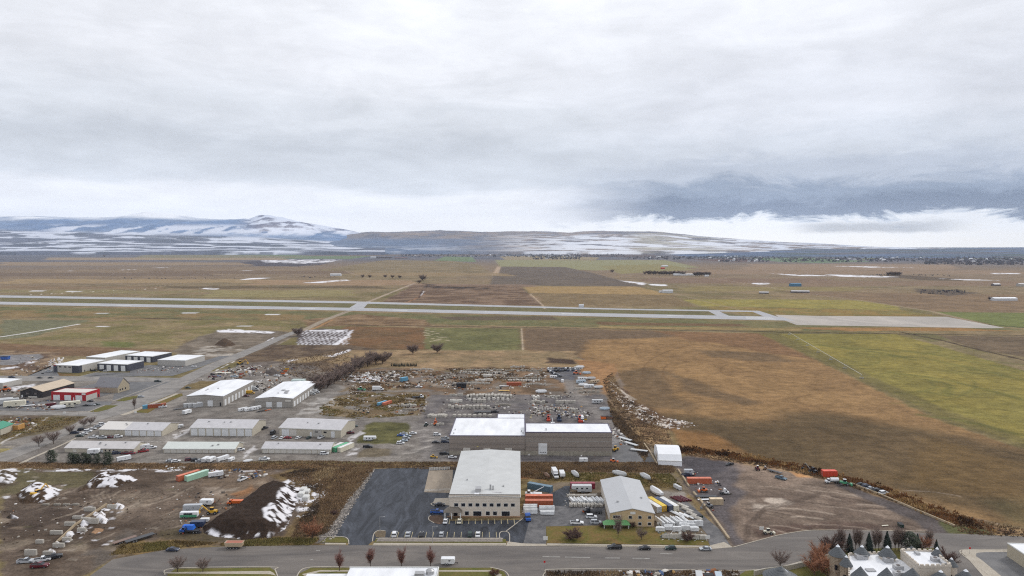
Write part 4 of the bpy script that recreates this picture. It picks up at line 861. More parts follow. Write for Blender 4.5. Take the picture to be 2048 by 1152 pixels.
# --- the two joined block halls
r, A_, a_, W, Dp, h = shed('block_hall', 'tall grey block hall with a stepped white roof, left of the joined pair', (899, 909.5), (1050.5, 910), 871, (1050, 836), 'flat', 0, BWALL, WHITE, coping=COPE, band=2.2,
    doors=[('f', .18, .275, .06, .36, DOORG, 'door'), ('f', .45, .54, .06, .36, DOORG, 'door'), ('f', .73, .825, .06, .36, DOORG, 'door'), ('f', -.001, 1.001, .565, .585, DARK, 'wall_band'), ('f', -.001, 1.001, .30, .315, DARK, 'wall_band')])
p = MB(); p.box(W * .6, W + .05, Dp + .07, Dp + 10.5, 0, h - .3); p.build('rear_wing_wall', BWALL, r)
p = MB(); p.box(W * .6 + .3, W - .25, Dp + .07, Dp + 10.2, h - .55, h - .08); p.build('rear_wing_roof', WHITE, r)
p = MB(); p.box(W * .6 - .05, W + .06, Dp + 10.2, Dp + 10.6, h - .31, h + .1).box(W * .6 - .05, W * .6 + .3, Dp + .08, Dp + 10.2, h - .31, h + .1).box(W - .24, W + .06, Dp + .08, Dp + 10.2, h - .31, h + .1); p.build('rear_wing_parapet', COPE, r)
for x, y in ((.05, 4), (.05, 12), (.97, 5), (.95, 9)): p = MB(); p.cyl((x * W, y, h - .1), (x * W, y, h + .7), .3, n=8); p.build('roof_vent', METAL, r)
p = MB(); p.box(W * .36, W * .385, -.2, -.08, h * .42, h * .44); p.build('wall_lamp', mat('lamp_yellow', (.8, .7, .2)), r)
r, A_, a_, W, Dp, h = shed('block_hall', 'long grey striped block hall with a flat white roof, right of the joined pair', (1051, 910.5), (1224, 911.5), 864, (1213.7, 847), 'flat', 0, BWALL, WHITE, coping=COPE, band=2.5,
    doors=[('f', .15, .25, .05, .52, DOORW, 'door'), ('f', -.001, 1.001, .60, .63, GWALL, 'wall_band'), ('f', -.001, 1.001, .79, .805, DARK, 'wall_band'), ('f', -.001, 1.001, .36, .37, DARK, 'wall_band')])
for i in range(4): p = MB(); p.box(W * (.165 + i * .02), W * (.175 + i * .02), -.2, -.14, h * .12, h * .15); p.build('door_light', GLASS, r)
for x in (.23, .245): p = MB(); p.cyl((x * W, 4, h - .2), (x * W, 4, h + 1.2), .18, n=8); p.build('roof_vent', METAL, r)
# --- self storage sheds
shed('storage_shed', 'long low cream shed with rooftop skylights and cars parked at its right end', (130, 904.5), (268, 906.5), 896, (291, 885), 'gx', 2.3, CWALL, mat('worn_roof', lin((194, 194, 198)), var=.08, scale=.3), doors=[('f', .12, .17, .05, .7, DOORG, 'door'), ('f', .58, .60, .35, .75, GLASS, 'window'), ('f', .64, .66, .35, .75, GLASS, 'window'), ('f', .52, .555, .02, .75, DOORW, 'door'), ('f', .70, .72, .35, .75, GLASS, 'window')])
r, A_, a_, W, Dp, h = shed('storage_shed', 'grey storage shed whose roof is paler over its left half, beside the avenue', (199, 870), (325, 872.5), 859, (354, 846), 'gx', 2.6, CWALL, GROOF, doors=row('f', 5, .40, .99, .86, .93, DOORW))
s_ = 2.6 / (Dp / 2); p = MB(); p.prism([(-.3, h - s_ * .3 + .31), (Dp / 2, h + 2.6 + .31), (Dp / 2, h + 2.6 + .36), (-.3, h - s_ * .3 + .36)], -.3, W * .4, 'x'); p.build('pale_roof_panel', mat('pale_roof', lin((212, 212, 212)), var=.04), r)
shed('storage_shed', 'grey roofed storage shed with seven wide doors, middle of the back row', (381, 871), (505, 872.5), 855.5, (527.5, 840), 'gx', 2.8, CWALL, GROOF, doors=row('f', 8, 0, 1, .84, .93), cm=TRIM)
shed('storage_shed', 'pale green roofed storage row with eleven small doors', (327, 905.5), (470, 906), 897.5, (482, 886), 'gx', 2.2, CWALL, BROOF, doors=row('f', 11, 0.01, .99, .88, .92, DOORG), cm=TRIM)
shed('storage_shed', 'grey storage shed with a mixed office front and parked cars before it', (559, 871), (682, 876), 855.5, (696, 840), 'gx', 2.8, CWALL, GROOF, doors=[('f', .04, .16, .02, .85, DOORW, 'door'), ('f', .17, .28, .02, .85, DOORG, 'door'), ('f', .50, .53, .02, .6, DOORW, 'door'), ('f', .545, .69, .02, .9, PWALL, 'wall_panel'), ('f', .58, .63, .55, .75, GLASS, 'window'), ('f', .72, .77, .55, .75, GLASS, 'window'), ('f', .84, .90, .02, .8, DOORW, 'door')], cm=TRIM)
shed('storage_shed', 'lavender grey roofed storage row beside the green and cream containers', (524, 906), (661, 907.5), 897, (670, 886.5), 'gx', 2.2, CWALL, GROOF, doors=row('f', 11, 0.01, .99, .88, .92, DOORG), cm=TRIM)
# --- two white-roofed metal halls
dr = [('f', .28, .42, .02, .45, DOORW, 'door'), ('f', .57, .71, .02, .6, DOORW, 'door'), ('f', .90, .94, .02, .4, GLASS, 'door'), ('f', -.001, 1.001, .62, .645, DARK, 'wall_band')] + row('r', 9, .01, .99, .5, .62) 
shed('metal_hall', 'large white roofed hall with grey block walls, left of the two behind the storage sheds', (374, 812.6), (447, 812.8), 792.5, (505, 762), 'gy', 1.2, GWALL, WHITE, doors=dr)
r, A_, a_, W, Dp, h = shed('metal_hall', 'white roofed hall with two square rooftop units, right of the two behind the storage sheds', (511, 814.6), (586, 814.8), 797, (627.5, 764.5), 'gy', 1.2, GWALL, WHITE, doors=[('f', .29, .44, .02, .62, DOORW, 'door'), ('f', .57, .71, .02, .62, DOORW, 'door'), ('f', .80, .95, .65, .85, DOORG, 'sign_panel'), ('f', -.001, 1.001, .62, .645, DARK, 'wall_band')] + row('r', 9, .01, .99, .5, .62))
for x, y in ((.62, 12), (.58, 17), (.45, 20)): p = MB(); p.box(x * W, x * W + 2.4, y, y + 2.4, h + .4, h + 2.2); p.build('rooftop_unit', METAL, r)
p = MB(); p.box(W * .25, W * .62, Dp * .98, Dp + 4, 0, h + 2.2); p.build('rear_tank', mat('pale_teal_tank', lin((176, 196, 196)), var=.05), r)
# --- north-west group
shed('workshop_hall', 'white roofed hall with dark corners, leftmost of the far grey group', (107.5, 744), (157.5, 746), 729.5, (194, 719), 'flat', 0, PWALL, WHITE, coping=TRIM, doors=[('f', -.001, .16, .0, .9, NWALL, 'corner_cladding'), ('f', .74, 1.002, .0, .96, NWALL, 'corner_cladding'), ('r', -.001, .12, .0, .96, NWALL, 'corner_cladding'), ('f', .22, .32, .68, .84, GLASS, 'window'), ('f', .42, .52, .68, .84, GLASS, 'window'), ('f', .60, .7, .68, .84, GLASS, 'window'), ('f', -.002, .1, .9, 1.0, RWALL, 'red_sign'), ('r', .2, .23, .01, .25, GLASS, 'door'), ('r', .4, .43, .01, .25, GLASS, 'door')])
shed('workshop_hall', 'pale plain hall with a white roof standing behind the dark cornered hall', (172.5, 724.5), (211, 726.5), 713.5, (256, 701), 'flat', 0, PWALL, WHITE, coping=TRIM, doors=[('f', .55, .75, .5, .65, GLASS, 'window')])
shed('workshop_hall', 'dark blue hall with four white doors and cars in front', (195, 740.5), (255, 743), 726.5, (279, 721), 'flat', 0, NWALL, WHITE, coping=TRIM, doors=row('f', 4, .03, .98, .6, .8) + row('f', 4, .03, .98, .14, .3, nm='side_door', z0=.01)[:0])
shed('workshop_hall', 'dark blue hall with four white doors at the back of the group, against the fields', (251, 722.5), (305, 725), 710.5, (328, 704), 'flat', 0, NWALL, WHITE, coping=TRIM, doors=row('f', 4, .03, .98, .6, .8))
shed('workshop_hall', 'plain pale grey hall with a white roof, nearest the avenue', (315.5, 731), (371, 732.5), 719.5, (389, 710), 'flat', 0, PWALL, WHITE, coping=TRIM)
shed('black_barn', 'black barn with a tan and white striped gable roof', (41, 794.5), (86, 795.5), 782.5, (140, 766), 'gy', 3.2, BKWALL, TROOF, doors=[('f', .05, .12, .0, .4, DOORW, 'door'), ('f', .26, .38, .5, .8, DARK, 'window'), ('f', .62, .74, .5, .8, DARK, 'window'), ('f', .35, .75, .0, .22, DOORG, 'white_tank')])
r, A_, a_, W, Dp, h = shed('red_hall', 'bright red hall with three white doors and a pale roof', (103, 800), (172.5, 801.8), 784, (215.5, 778), 'flat', 0, RWALL, mat('pale_grey_roof', lin((206, 204, 200)), var=.05), coping=RWALL, doors=[('f', .06, .25, .02, .66, DOORW, 'door'), ('f', .38, .57, .02, .66, DOORW, 'door'), ('f', .70, .89, .02, .66, DOORW, 'door'), ('f', .63, .66, .02, .4, DOORW, 'side_door'), ('r', -.001, .80, .0, .66, PWALL, 'white_cladding'), ('r', .86, .92, .0, .4, GLASS, 'door')])
p = MB(); p.box(W - 3.4, W - .2, -.22, -.1, h * .74, h * .95); p.build('wall_sign', TRIM, r)
shed('stone_house', 'stone walled building with a steep dark grey roof beside the avenue car park', (190, 784.5), (236, 786), 773, (268, 768), 'gx', 6.5, SWALL, DROOF, doors=[('r', .15, .25, .3, .6, GLASS, 'window'), ('r', .35, .45, .3, .6, GLASS, 'window'), ('r', .6, .7, .3, .6, GLASS, 'window'), ('f', -.001, 1.001, .86, .98, TRIM, 'fascia')])
shed('grey_hall', 'plain pale hall with a white roof at the left edge of the picture', (-60, 773), (6, 776), 763, (31, 757), 'flat', 0, PWALL, WHITE, coping=TRIM)
shed('teal_roofed_shed', 'cream shed with a teal roof at the left edge of the picture', (-40, 872), (2, 871), 859, (22, 848), 'gy', 2, CWALL, mat('teal_roof', lin((60, 150, 124)), var=.08))
shed('site_cabin', 'orange timber framed bin beside the teal roofed shed', (20, 861), (36, 861), 851, (40, 846), 'flat', 0, mat('orange_timber', lin((190, 140, 66)), var=.2), DARK, coping=mat('orange_timber2', lin((206, 160, 80)), var=.2), cat='bin')
# --- fence company office
r, A_, a_, W, Dp, h = shed('green_porch_office', 'tan gabled office with blue-grey roof and green porch beside the white fence stacks', (1221, 1052.5), (1308, 1053.5), 1026, (1273.7, 961.5), 'gy', 2.0, TWALL, FROOF, over=.4)
for x0, z0, w_ in ((.06, .62, .05), (.115, .62, .05), (.17, .62, .05), (.42, .60, .07), (.64, .60, .07), (.86, .60, .07), (.64, .12, .07), (.86, .12, .07)):
    f_ = MB(); f_.box(W * x0 - .14, W * (x0 + w_) + .14, -.06, .02, h * z0 - .14, h * (z0 + .2) + .14); o = f_.build('window', TRIM, r)
    g = MB(); g.box(W * x0, W * (x0 + w_), -.09, -.055, h * z0, h * (z0 + .2)); g.build('pane', GLASS, o)
p = MB(); p.box(W * .45, W * .57, -.12, -.02, h * .93, h * 1.12); p.build('gable_sign', TRIM, r)
p = MB(); p.fru(-3.4, W * .42, -3.4, 0, h * .36, -1.6, W * .36, -.3, 0, h * .50); p.box(-3.5, W * .43, -3.5, 0, h * .33, h * .36); p.build('porch_roof', mat('green_metal', lin((92, 158, 96)), var=.06), r)
p = MB()
for x in (-3.1, 1.0, W * .2, W * .39): p = MB(); p.box(x, x + .3, -2.7, -2.4, 0, h * .36); p.build('porch_post', TRIM, r)
p = MB(); p.box(.6, 3.8, -.1, -.02, 0, h * .32); p.build('porch_wall', mat('brick_tan', lin((170, 150, 124)), var=.1), r)
p = MB(); p.box(1.6, 2.8, -.16, -.08, 0, h * .28); p.build('door', GLASS, r)
p = MB(); p.box(-.09, 0.0, 3, Dp - .5, .6, h - .1); p.build('side_wall_cladding', mat('white_siding', lin((206, 202, 194)), var=.05), r)
# --- fabric shelter
FL, FR = U(1317, 931), U(1364, 932.5); a = atan2(FR[1] - FL[1], FR[0] - FL[0]); W = hypot(FR[0] - FL[0], FR[1] - FL[1])
r = empty('fabric_shelter', (*FL, 0), a); tag(r, 'white fabric hoop shelter at the edge of the brown field', 'shelter')
Dp = 24; FAB = mat('white_fabric', (.78, .79, .82), var=.03, scale=.3)
prof = [(0, 0), (Dp, 0), (Dp - .3, 2.6), (Dp - 3, 5.6), (Dp / 2 + 2, 7.3), (Dp / 2 - 2, 7.3), (3, 5.6), (.3, 2.6)]
p = MB(); p.prism([(q[0], q[1]) for q in prof], 0, W, 'x'); p.build('cover', FAB, r)
p = MB(); p.box(-.1, W + .1, .1, .5, 2.55, 2.9); p.build('cover_seam', TRIM, r)
p = MB(); p.box(-.12, -.02, 7, 14, 0, 3.6); p.build('end_opening', mat('tan_gravel', lin((170, 160, 148))), r)
# --- bottom row and right edge
A = U(700, 1152, 5.5)
r = empty('flat_roofed_building', (*U(612, 1180), 0), 0); tag(r, 'white flat roofed building cut off by the bottom edge of the picture', 'building')
x0, y0 = r.location.x, r.location.y; TL = U(700, 1134, 6); TR = U(877, 1137, 6); M1 = U(700, 1145, 5)
p = MB(); p.box(TL[0] - x0, TR[0] - x0, -4, TL[1] - y0, 0, 5.6); p.build('wall', mat('pale_wall', lin((196, 192, 186))), r)
p = MB(); p.box(TL[0] - x0 + .2, TR[0] - x0 - .2, -3.8, TL[1] - y0 - .2, 5.62, 5.8); p.build('roof', WHITE, r)
p = MB(); p.box(TL[0] - x0 - .1, TR[0] - x0 + .1, TL[1] - y0 - .2, TL[1] - y0 + .15, 5.5, 6.1); p.box(TR[0] - x0 - .2, TR[0] - x0 + .1, -4, TL[1] - y0 - .2, 5.5, 6.1); p.build('parapet', TRIM, r)
q = U(612, 1152, 4.5); p = MB(); p.box(q[0] - x0, TL[0] - x0 - .12, -4, M1[1] - y0, 0, 4.6); p.build('low_wing', WHITE, r)
q = U(860, 1146, 6); p = MB(); p.cyl((q[0] - x0, q[1] - y0, 5.8), (q[0] - x0, q[1] - y0, 7.0), 1.5, n=14); p.cyl((q[0] - x0, q[1] - y0, 7.0), (q[0] - x0, q[1] - y0, 7.6), 1.5, .7, n=14); p.build('rooftop_duct', METAL, r)
p = MB(); p.box(q[0] - x0 - 5, q[0] - x0 - 1.8, q[1] - y0 - 3, q[1] - y0 - .8, 5.8, 7.2); p.build('rooftop_unit', METAL, r)
shed('beige_block_building', 'beige block building with a white roof at the right edge of the picture', (2013.5, 1113), (2140, 1200), 1086, (2060, 1082), 'flat', 0, stripemat('beige_block', lin((184, 176, 154)), lin((166, 158, 138)), axis=2, period=.8, duty=.08, var=.05), WHITE, coping=TRIM)
# --- the turreted venue
STONE = stripemat('rough_stone', lin((164, 148, 128)), lin((134, 116, 98)), axis=2, period=.55, duty=.22, var=.3, scale=1.6); SLATE = stripemat('slate_cone', lin((92, 98, 104)), lin((76, 82, 88)), axis=2, period=.45, duty=.25, var=.15, scale=1)
STUC = mat('pale_stucco', lin((204, 196, 184)), var=.06); SNOWM = mat('snow_cap', (.8, .82, .86), rough=.7, var=.05)
base = U(1760, 1180); r = empty('turreted_hall', (*base, 0), 0); tag(r, 'castle-like hall with slate cone turrets and white flat roofs in the lower right corner', 'building')
def loc(px, py, z): q = U(px, py, z); return (q[0] - base[0], q[1] - base[1])
q = [loc(1697, 1111, 8), loc(1772, 1107.5, 8), loc(1822, 1130, 8), loc(1822, 1200, 8), loc(1699, 1200, 8)]
mb = MB(); n_ = 5; mb.add([(x, y, 8.0) for x, y in q] + [(x, y, 0) for x, y in q], [(4, 3, 2, 1, 0)] + [(i, (i + 1) % n_, n_ + (i + 1) % n_, n_ + i) for i in range(n_)]); mb.build('main_wall', STONE, r)
mb = MB(); mb.add([(x, y, 8.1) for x, y in q] + [(x, y, 8.01) for x, y in q], [(4, 3, 2, 1, 0)] + [(i, (i + 1) % n_, n_ + (i + 1) % n_, n_ + i) for i in range(n_)]); mb.build('main_roof', WHITE, r)
def merlons(pts, z, m, name, h_=.9, step=1.7, w=.45):
    mb = MB()
    for i in range(len(pts) - 1):
        (ax, ay), (bx, by) = pts[i], pts[i + 1]; l = hypot(bx - ax, by - ay); an = atan2(by - ay, bx - ax); k = max(1, int(l / step))
        mb.box(0, l, -w / 2, w / 2, z - .3, z + .35, an, (ax, ay))
        for j in range(k):
            s0 = (j + .2) * l / k; mb.box(s0, s0 + l / k * .55, -w / 2 - .02, w / 2 + .02, z + .3, z + .35 + h_ * .6, an, (ax, ay))
    mb.build(name, m, r)
merlons([q[4], q[0], q[1]], 8.1, STUC, 'battlement')
c4 = [loc(1801, 1101.5, 11), loc(1866, 1104, 11), loc(1902, 1133, 11), loc(1838, 1134, 11)]
mb = MB(); mb.add([(x, y, 11) for x, y in c4] + [(x, y, 0) for x, y in c4], [(3, 2, 1, 0)] + [(i, (i + 1) % 4, 4 + (i + 1) % 4, 4 + i) for i in range(4)]); mb.build('keep_wall', STUC, r)
mb = MB(); mb.add([(x, y, 11.12) for x, y in c4] + [(x, y, 11.02) for x, y in c4], [(3, 2, 1, 0)] + [(i, (i + 1) % 4, 4 + (i + 1) % 4, 4 + i) for i in range(4)]); mb.build('keep_roof', WHITE, r)
merlons(c4 + [c4[0]], 11.1, STUC, 'keep_battlement')
def turret(tx, ty, bx0, bx1, by, zt, snow=True, m=STONE, body=True):
    cx_, cy_ = loc((bx0 + bx1) / 2, by - 4, zt); rad = (bx1 - bx0) / 2 * (CAMH - zt) / ((by - HZ)) * 1.0
    hh = (by - 4 - ty) / F * (CAMH * F / (by - HZ)) * .95
    if body: mb = MB(); mb.cyl((cx_, cy_, 0), (cx_, cy_, zt), rad * .84, n=16); t = mb.build('tower', m, r)
    else: t = r
    mb = MB(); mb.cyl((cx_, cy_, zt - .15), (cx_, cy_, zt + hh), rad, .03, n=18); c = mb.build('cone_roof', SLATE, t)
    if snow: mb = MB(); mb.cyl((cx_, cy_, zt + hh * .8), (cx_, cy_, zt + hh + .12), rad * .235, .02, n=12); mb.build('snow_tip', SNOWM, c)
    if body:
        for dx in (-.5, .5):
            mb = MB(); mb.box(cx_ + dx * rad - .35, cx_ + dx * rad + .35, cy_ - rad * .86, cy_ - rad * .6, zt - 4.6, zt - 3); mb.build('window', GLASS, t)
for a_ in ((1675, 1089, 1658, 1692, 1112, 10), (1725, 1090, 1708, 1739, 1110, 9.4), (1774, 1091, 1757, 1792, 1114, 9.4), (1693, 1110, 1679, 1705, 1133, 9), (1720, 1132, 1702, 1739, 1157, 9), (1773, 1134, 1756, 1790, 1158, 9), (1824, 1135, 1806, 1843, 1158, 9),
           (1824, 1092, 1812, 1836, 1104, 9), (1873, 1094, 1860, 1887, 1117, 10.5), (1901, 1115, 1890, 1915, 1133, 8.5), (1881, 1140, 1863, 1899, 1160, 9), (1931, 1138, 1912, 1950, 1160, 8)):
    turret(*a_, snow=a_[0] not in (1720, 1773, 1824), m=STONE if a_[0] < 1700 else STUC)
for px, py, w_, h_, z in ((1722, 1117, 4, 1.5, 8.1), (1776, 1124, 3, 1.5, 8.1), (1796, 1138, 3, 1.4, 8.1), (1741, 1141, 3, .4, 8.1), (1797, 1150, 3.2, 1.2, 8.1), (1870, 1122, 2.4, 1.3, 11.1), (1886, 1128, 1.4, .8, 11.1), (1834, 1108, 1.2, .8, 11.1)):
    x, y = loc(px, py, z); mb = MB(); mb.box(x - w_ / 2, x + w_ / 2, y - 1, y + 1, z, z + h_); u_ = mb.build('rooftop_unit', METAL, r)
    if h_ > 1: mb = MB(); mb.cyl((x, y, z + h_), (x, y, z + h_ + .15), .6, n=12); mb.build('fan', DARK, u_)
w0, w1 = c4[0], c4[3]
for t in (.1, .45): mb = MB(); x = w0[0] + (w1[0] - w0[0]) * t; y = w0[1] + (w1[1] - w0[1]) * t; mb.box(-.3, .3, -.08, .08, 6.5, 8, atan2(w1[1] - w0[1], w1[0] - w0[0]), (x - .05, y - .02)); mb.build('window', GLASS, r)
r = empty('turret_lodge', (*U(1562, 1185), 0), 0); tag(r, 'small round lodge with a snow dusted grey cone roof at the bottom edge', 'building')
b2 = r.location; cx_, cy_ = U(1562, 1147, 5); cx_ -= b2.x; cy_ -= b2.y
mb = MB(); mb.cyl((cx_, cy_, 0), (cx_, cy_, 4), 5.2, n=20); mb.build('wall', STUC, r)
mb = MB(); mb.cyl((cx_, cy_, 3.9), (cx_, cy_, 6.6), 6.2, 1.4, n=20); c = mb.build('cone_roof', SLATE, r)
mb = MB(); mb.cyl((cx_, cy_, 6.6), (cx_, cy_, 7.6), 1.6, .1, n=14); mb.build('roof_lantern', SLATE, c)
mb = MB(); mb.fru(cx_ + .4, cx_ + 3.0, cy_ - 2, cy_ + 1.5, 5.1, cx_ + .5, cx_ + 1.3, cy_ - .8, cy_ + .6, 6.75); mb.build('snow_patch', SNOWM, c)
# block wall along the castle verge
WL = MB(); pts = [(1508, 1152), (1530, 1147), (1570, 1142), (1610, 1133), (1645, 1122), (1662, 1116)]
ribbon('', pts, .5, None, z0=0, z1=2.0, mb=WL); w_ = WL.build('block_wall', mat('pale_block', lin((172, 168, 158)), var=.12)); w_['kind'] = 'thing'; tag(w_, 'pale block garden wall curving towards the turreted hall', 'wall')
# ================================================================ FAR FARM BUILDINGS
def farm(name, label, px, py, w, d, h, wm, rm, rz=.05, roof='gx', rise=2.0, cat='building', doors=()):
    x, y = U(px, py); r = empty(name, (x, y, 0), rz); tag(r, label, cat)
    p = MB()
    if roof == 'gx': p.prism([(0, 0), (d, 0), (d, h), (d / 2, h + rise - .1), (0, h)], -w / 2, w / 2, 'x')
    else: p.box(-w / 2, w / 2, 0, d, 0, h)
    p.build('wall', wm, r)
    p = MB()
    if roof == 'gx': p.prism([(-.4, h), (d / 2, h + rise + .05), (d + .4, h), (d + .4, h + .3), (d / 2, h + rise + .35), (-.4, h + .3)], -w / 2 - .4, w / 2 + .4, 'x')
    else: p.box(-w / 2 - .3, w / 2 + .3, -.3, d + .3, h + .01, h + .4)
    p.build('roof', rm, r)
    if doors:
        p = MB(); p.box(-w * .2, w * .2, -.15, .02, .1, h * .8); p.build('door', doors, r)
BLUE = mat('blue_metal', lin((60, 120, 160)), var=.06); FWH = mat('farm_white', (.55, .56, .58), var=.05)
farm('blue_barn', 'blue metal barn alone on the far right plain', 1593, 573, 30, 18, 7, BLUE, BLUE)
farm('open_barn', 'long open pole barn with a pale roof below the blue barn', 1601, 586, 44, 12, 4, DARK, GROOF, -.15)
farm('white_barn', 'white farm building with a cylinder tank on the plain near the far farm track', 1336, 586, 26, 12, 6, FWH, FWH)
farm('low_shed', 'low pale shed left of the white farm building with tank', 1325, 585.5, 16, 8, 3, FWH, GROOF)
farm('long_greenhouse', 'long pale low building between the two dark tree rows', 1373, 551, 105, 14, 5, FWH, WHITE)
farm('small_white_shed', 'small white gabled shed at the right end of the far tree row', 1414, 553, 16, 10, 4, FWH, FWH)
farm('red_barn', 'small bright red barn in the far distance', 1326, 538, 20, 14, 6, mat('barn_red', (.4, .04, .03)), mat('barn_red2', (.42, .06, .05)))
farm('white_farmhouse', 'white farmhouse behind the small red barn', 1330, 533.5, 36, 20, 7, FWH, WHITE)
farm('white_shed', 'long white barn at the right edge with dark shrubs on its left', 2012, 601.5, 52, 16, 5, FWH, WHITE)
farm('small_barn', 'little barn with a white roof on the plain near the right edge', 1995, 572, 20, 14, 5, DARK, WHITE)
farm('small_barn', 'grey barn half out of the picture on the far right plain', 2046, 573, 22, 14, 7, PWALL, GROOF)
farm('airfield_hut', 'small white hut with a mast beside the taxiway', 1163, 615, 9, 6, 4, FWH, FWH)
farm('white_compound', 'white low farm buildings in the plain left of the far track', 671, 552, 42, 18, 7, FWH, WHITE)
farm('red_roofed_barn', 'long low barn with a dull red roof left of the green field', 802, 517, 120, 24, 8, DARK, mat('dull_red', lin((150, 100, 90))))
farm('dark_barn', 'row of long dark sheds at the far farm', 768, 516.5, 150, 26, 9, mat('dk', lin((70, 60, 60))), mat('dk2', lin((92, 76, 76))))
farm('white_barn', 'white barn at the left end of the far dark sheds', 746, 516.5, 50, 26, 14, FWH, WHITE)
farm('hedge_barn', 'small grey farm shed on a bare patch of the right plain', 1528, 587.5, 22, 8, 3, DARK, GROOF, -.2)
random.seed(21)
zones = [('left of the far farm', 452, 552, 492, 505, 8), ('in the village beyond the green strip', 630, 800, 497, 505, 26), ('by the far farm road left of centre', 500, 580, 502, 505, 10), ('in the village above the green field', 810, 1060, 503, 514, 20), ('in the bright cluster right of centre', 1080, 1150, 503, 518, 34),
         ('beyond the dark plough on the right of centre', 1290, 1320, 515, 522, 3), ('in the hamlet near the far green strip', 1420, 1530, 513, 524, 22), ('in the hamlet below the dark ridge', 1600, 1850, 514, 522, 14), ('at the far right below the dark ridge', 1850, 2048, 519, 528, 9)]
hm = []
for w, d, h in ((14, 10, 6), (22, 12, 7), (34, 14, 7), (12, 12, 9)):
    p = MB(); p.prism([(0, 0), (d, 0), (d, h), (d / 2, h + 3), (0, h)], -w / 2, w / 2, 'x'); q = MB(); q.prism([(-.5, h), (d / 2, h + 3.1), (d + .5, h), (d + .5, h + .4), (d / 2, h + 3.5), (-.5, h + .4)], -w / 2 - .5, w / 2 + .5, 'x')
    hm.append((p.mesh('house_wall', FWH), q.mesh('house_roof', WHITE), q.mesh('house_roof', DROOF)))
for zn, x0, x1, y0, y1, n in zones:
    for k in range(n):
        px = random.uniform(x0, x1); py = random.uniform(max(y0, 501), y1); m3 = random.choice(hm)
        o = empty('house', (*U(px, py), 0), random.uniform(-.4, .4)); s = random.uniform(.8, 1.3) * (1.25 if py < 510 else 1); o.scale = (s, s, s)
        tag(o, 'tiny pale house ' + zn, 'house', 'houses ' + zn); link('wall', m3[0], o); link('roof', m3[1] if random.random() < .65 else m3[2], o)
# ================================================================ VEHICLES AND YARD THINGS
PAL = {'white': (.72, .73, .75), 'silver': (.42, .44, .47), 'grey': (.2, .21, .23), 'black': (.018, .018, .022), 'dark blue': (.025, .035, .07), 'blue': (.03, .10, .36), 'red': (.28, .02, .025), 'dark red': (.11, .012, .02),
       'dark green': (.02, .045, .04), 'tan': (.48, .38, .26), 'cream': (.66, .62, .50), 'orange': (.62, .13, .02), 'yellow': (.62, .36, .03), 'green': (.07, .30, .16), 'pale blue': (.42, .50, .58), 'rust': (.34, .09, .04), 'brown': (.16, .09, .06), 'maroon': (.22, .03, .05), 'teal blue': (.10, .28, .42), 'light grey': (.5, .51, .52), 'bright red': (.55, .06, .03), 'navy': (.03, .045, .09), 'dull orange': (.45, .12, .06), 'slate blue': (.09, .15, .2), 'pale green': (.35, .55, .42)}
def paint(c): return mat('paint_' + c.replace(' ', '_'), PAL[c], rough=.35, var=.05, spec=.5)
TYRE = mat('tyre', (.015, .015, .016), rough=.8, var=0); RIM = mat('rim', (.35, .36, .38), rough=.4, metal=.5, var=0); LAMP = mat('headlight', (.75, .75, .72), rough=.2, var=0); CHAS = mat('chassis', (.03, .03, .034), rough=.7)
WOODD = mat('deck_wood', lin((150, 120, 88)), rough=.85, var=.2, scale=1); CARTON = mat('blue_tarp', (.02, .13, .55), rough=.5, var=.06)
WH = {}
def wheel_mesh(r, w):
    if (r, w) not in WH:
        t = MB(); t.cyl((0, -w / 2, 0), (0, w / 2, 0), r, n=14); q = MB(); q.cyl((0, -w / 2 - .02, 0), (0, w / 2 + .02, 0), r * .5, n=10)
        WH[(r, w)] = (t.mesh('tyre', TYRE), q.mesh('rim', RIM))
    return WH[(r, w)]
PROTO = {}
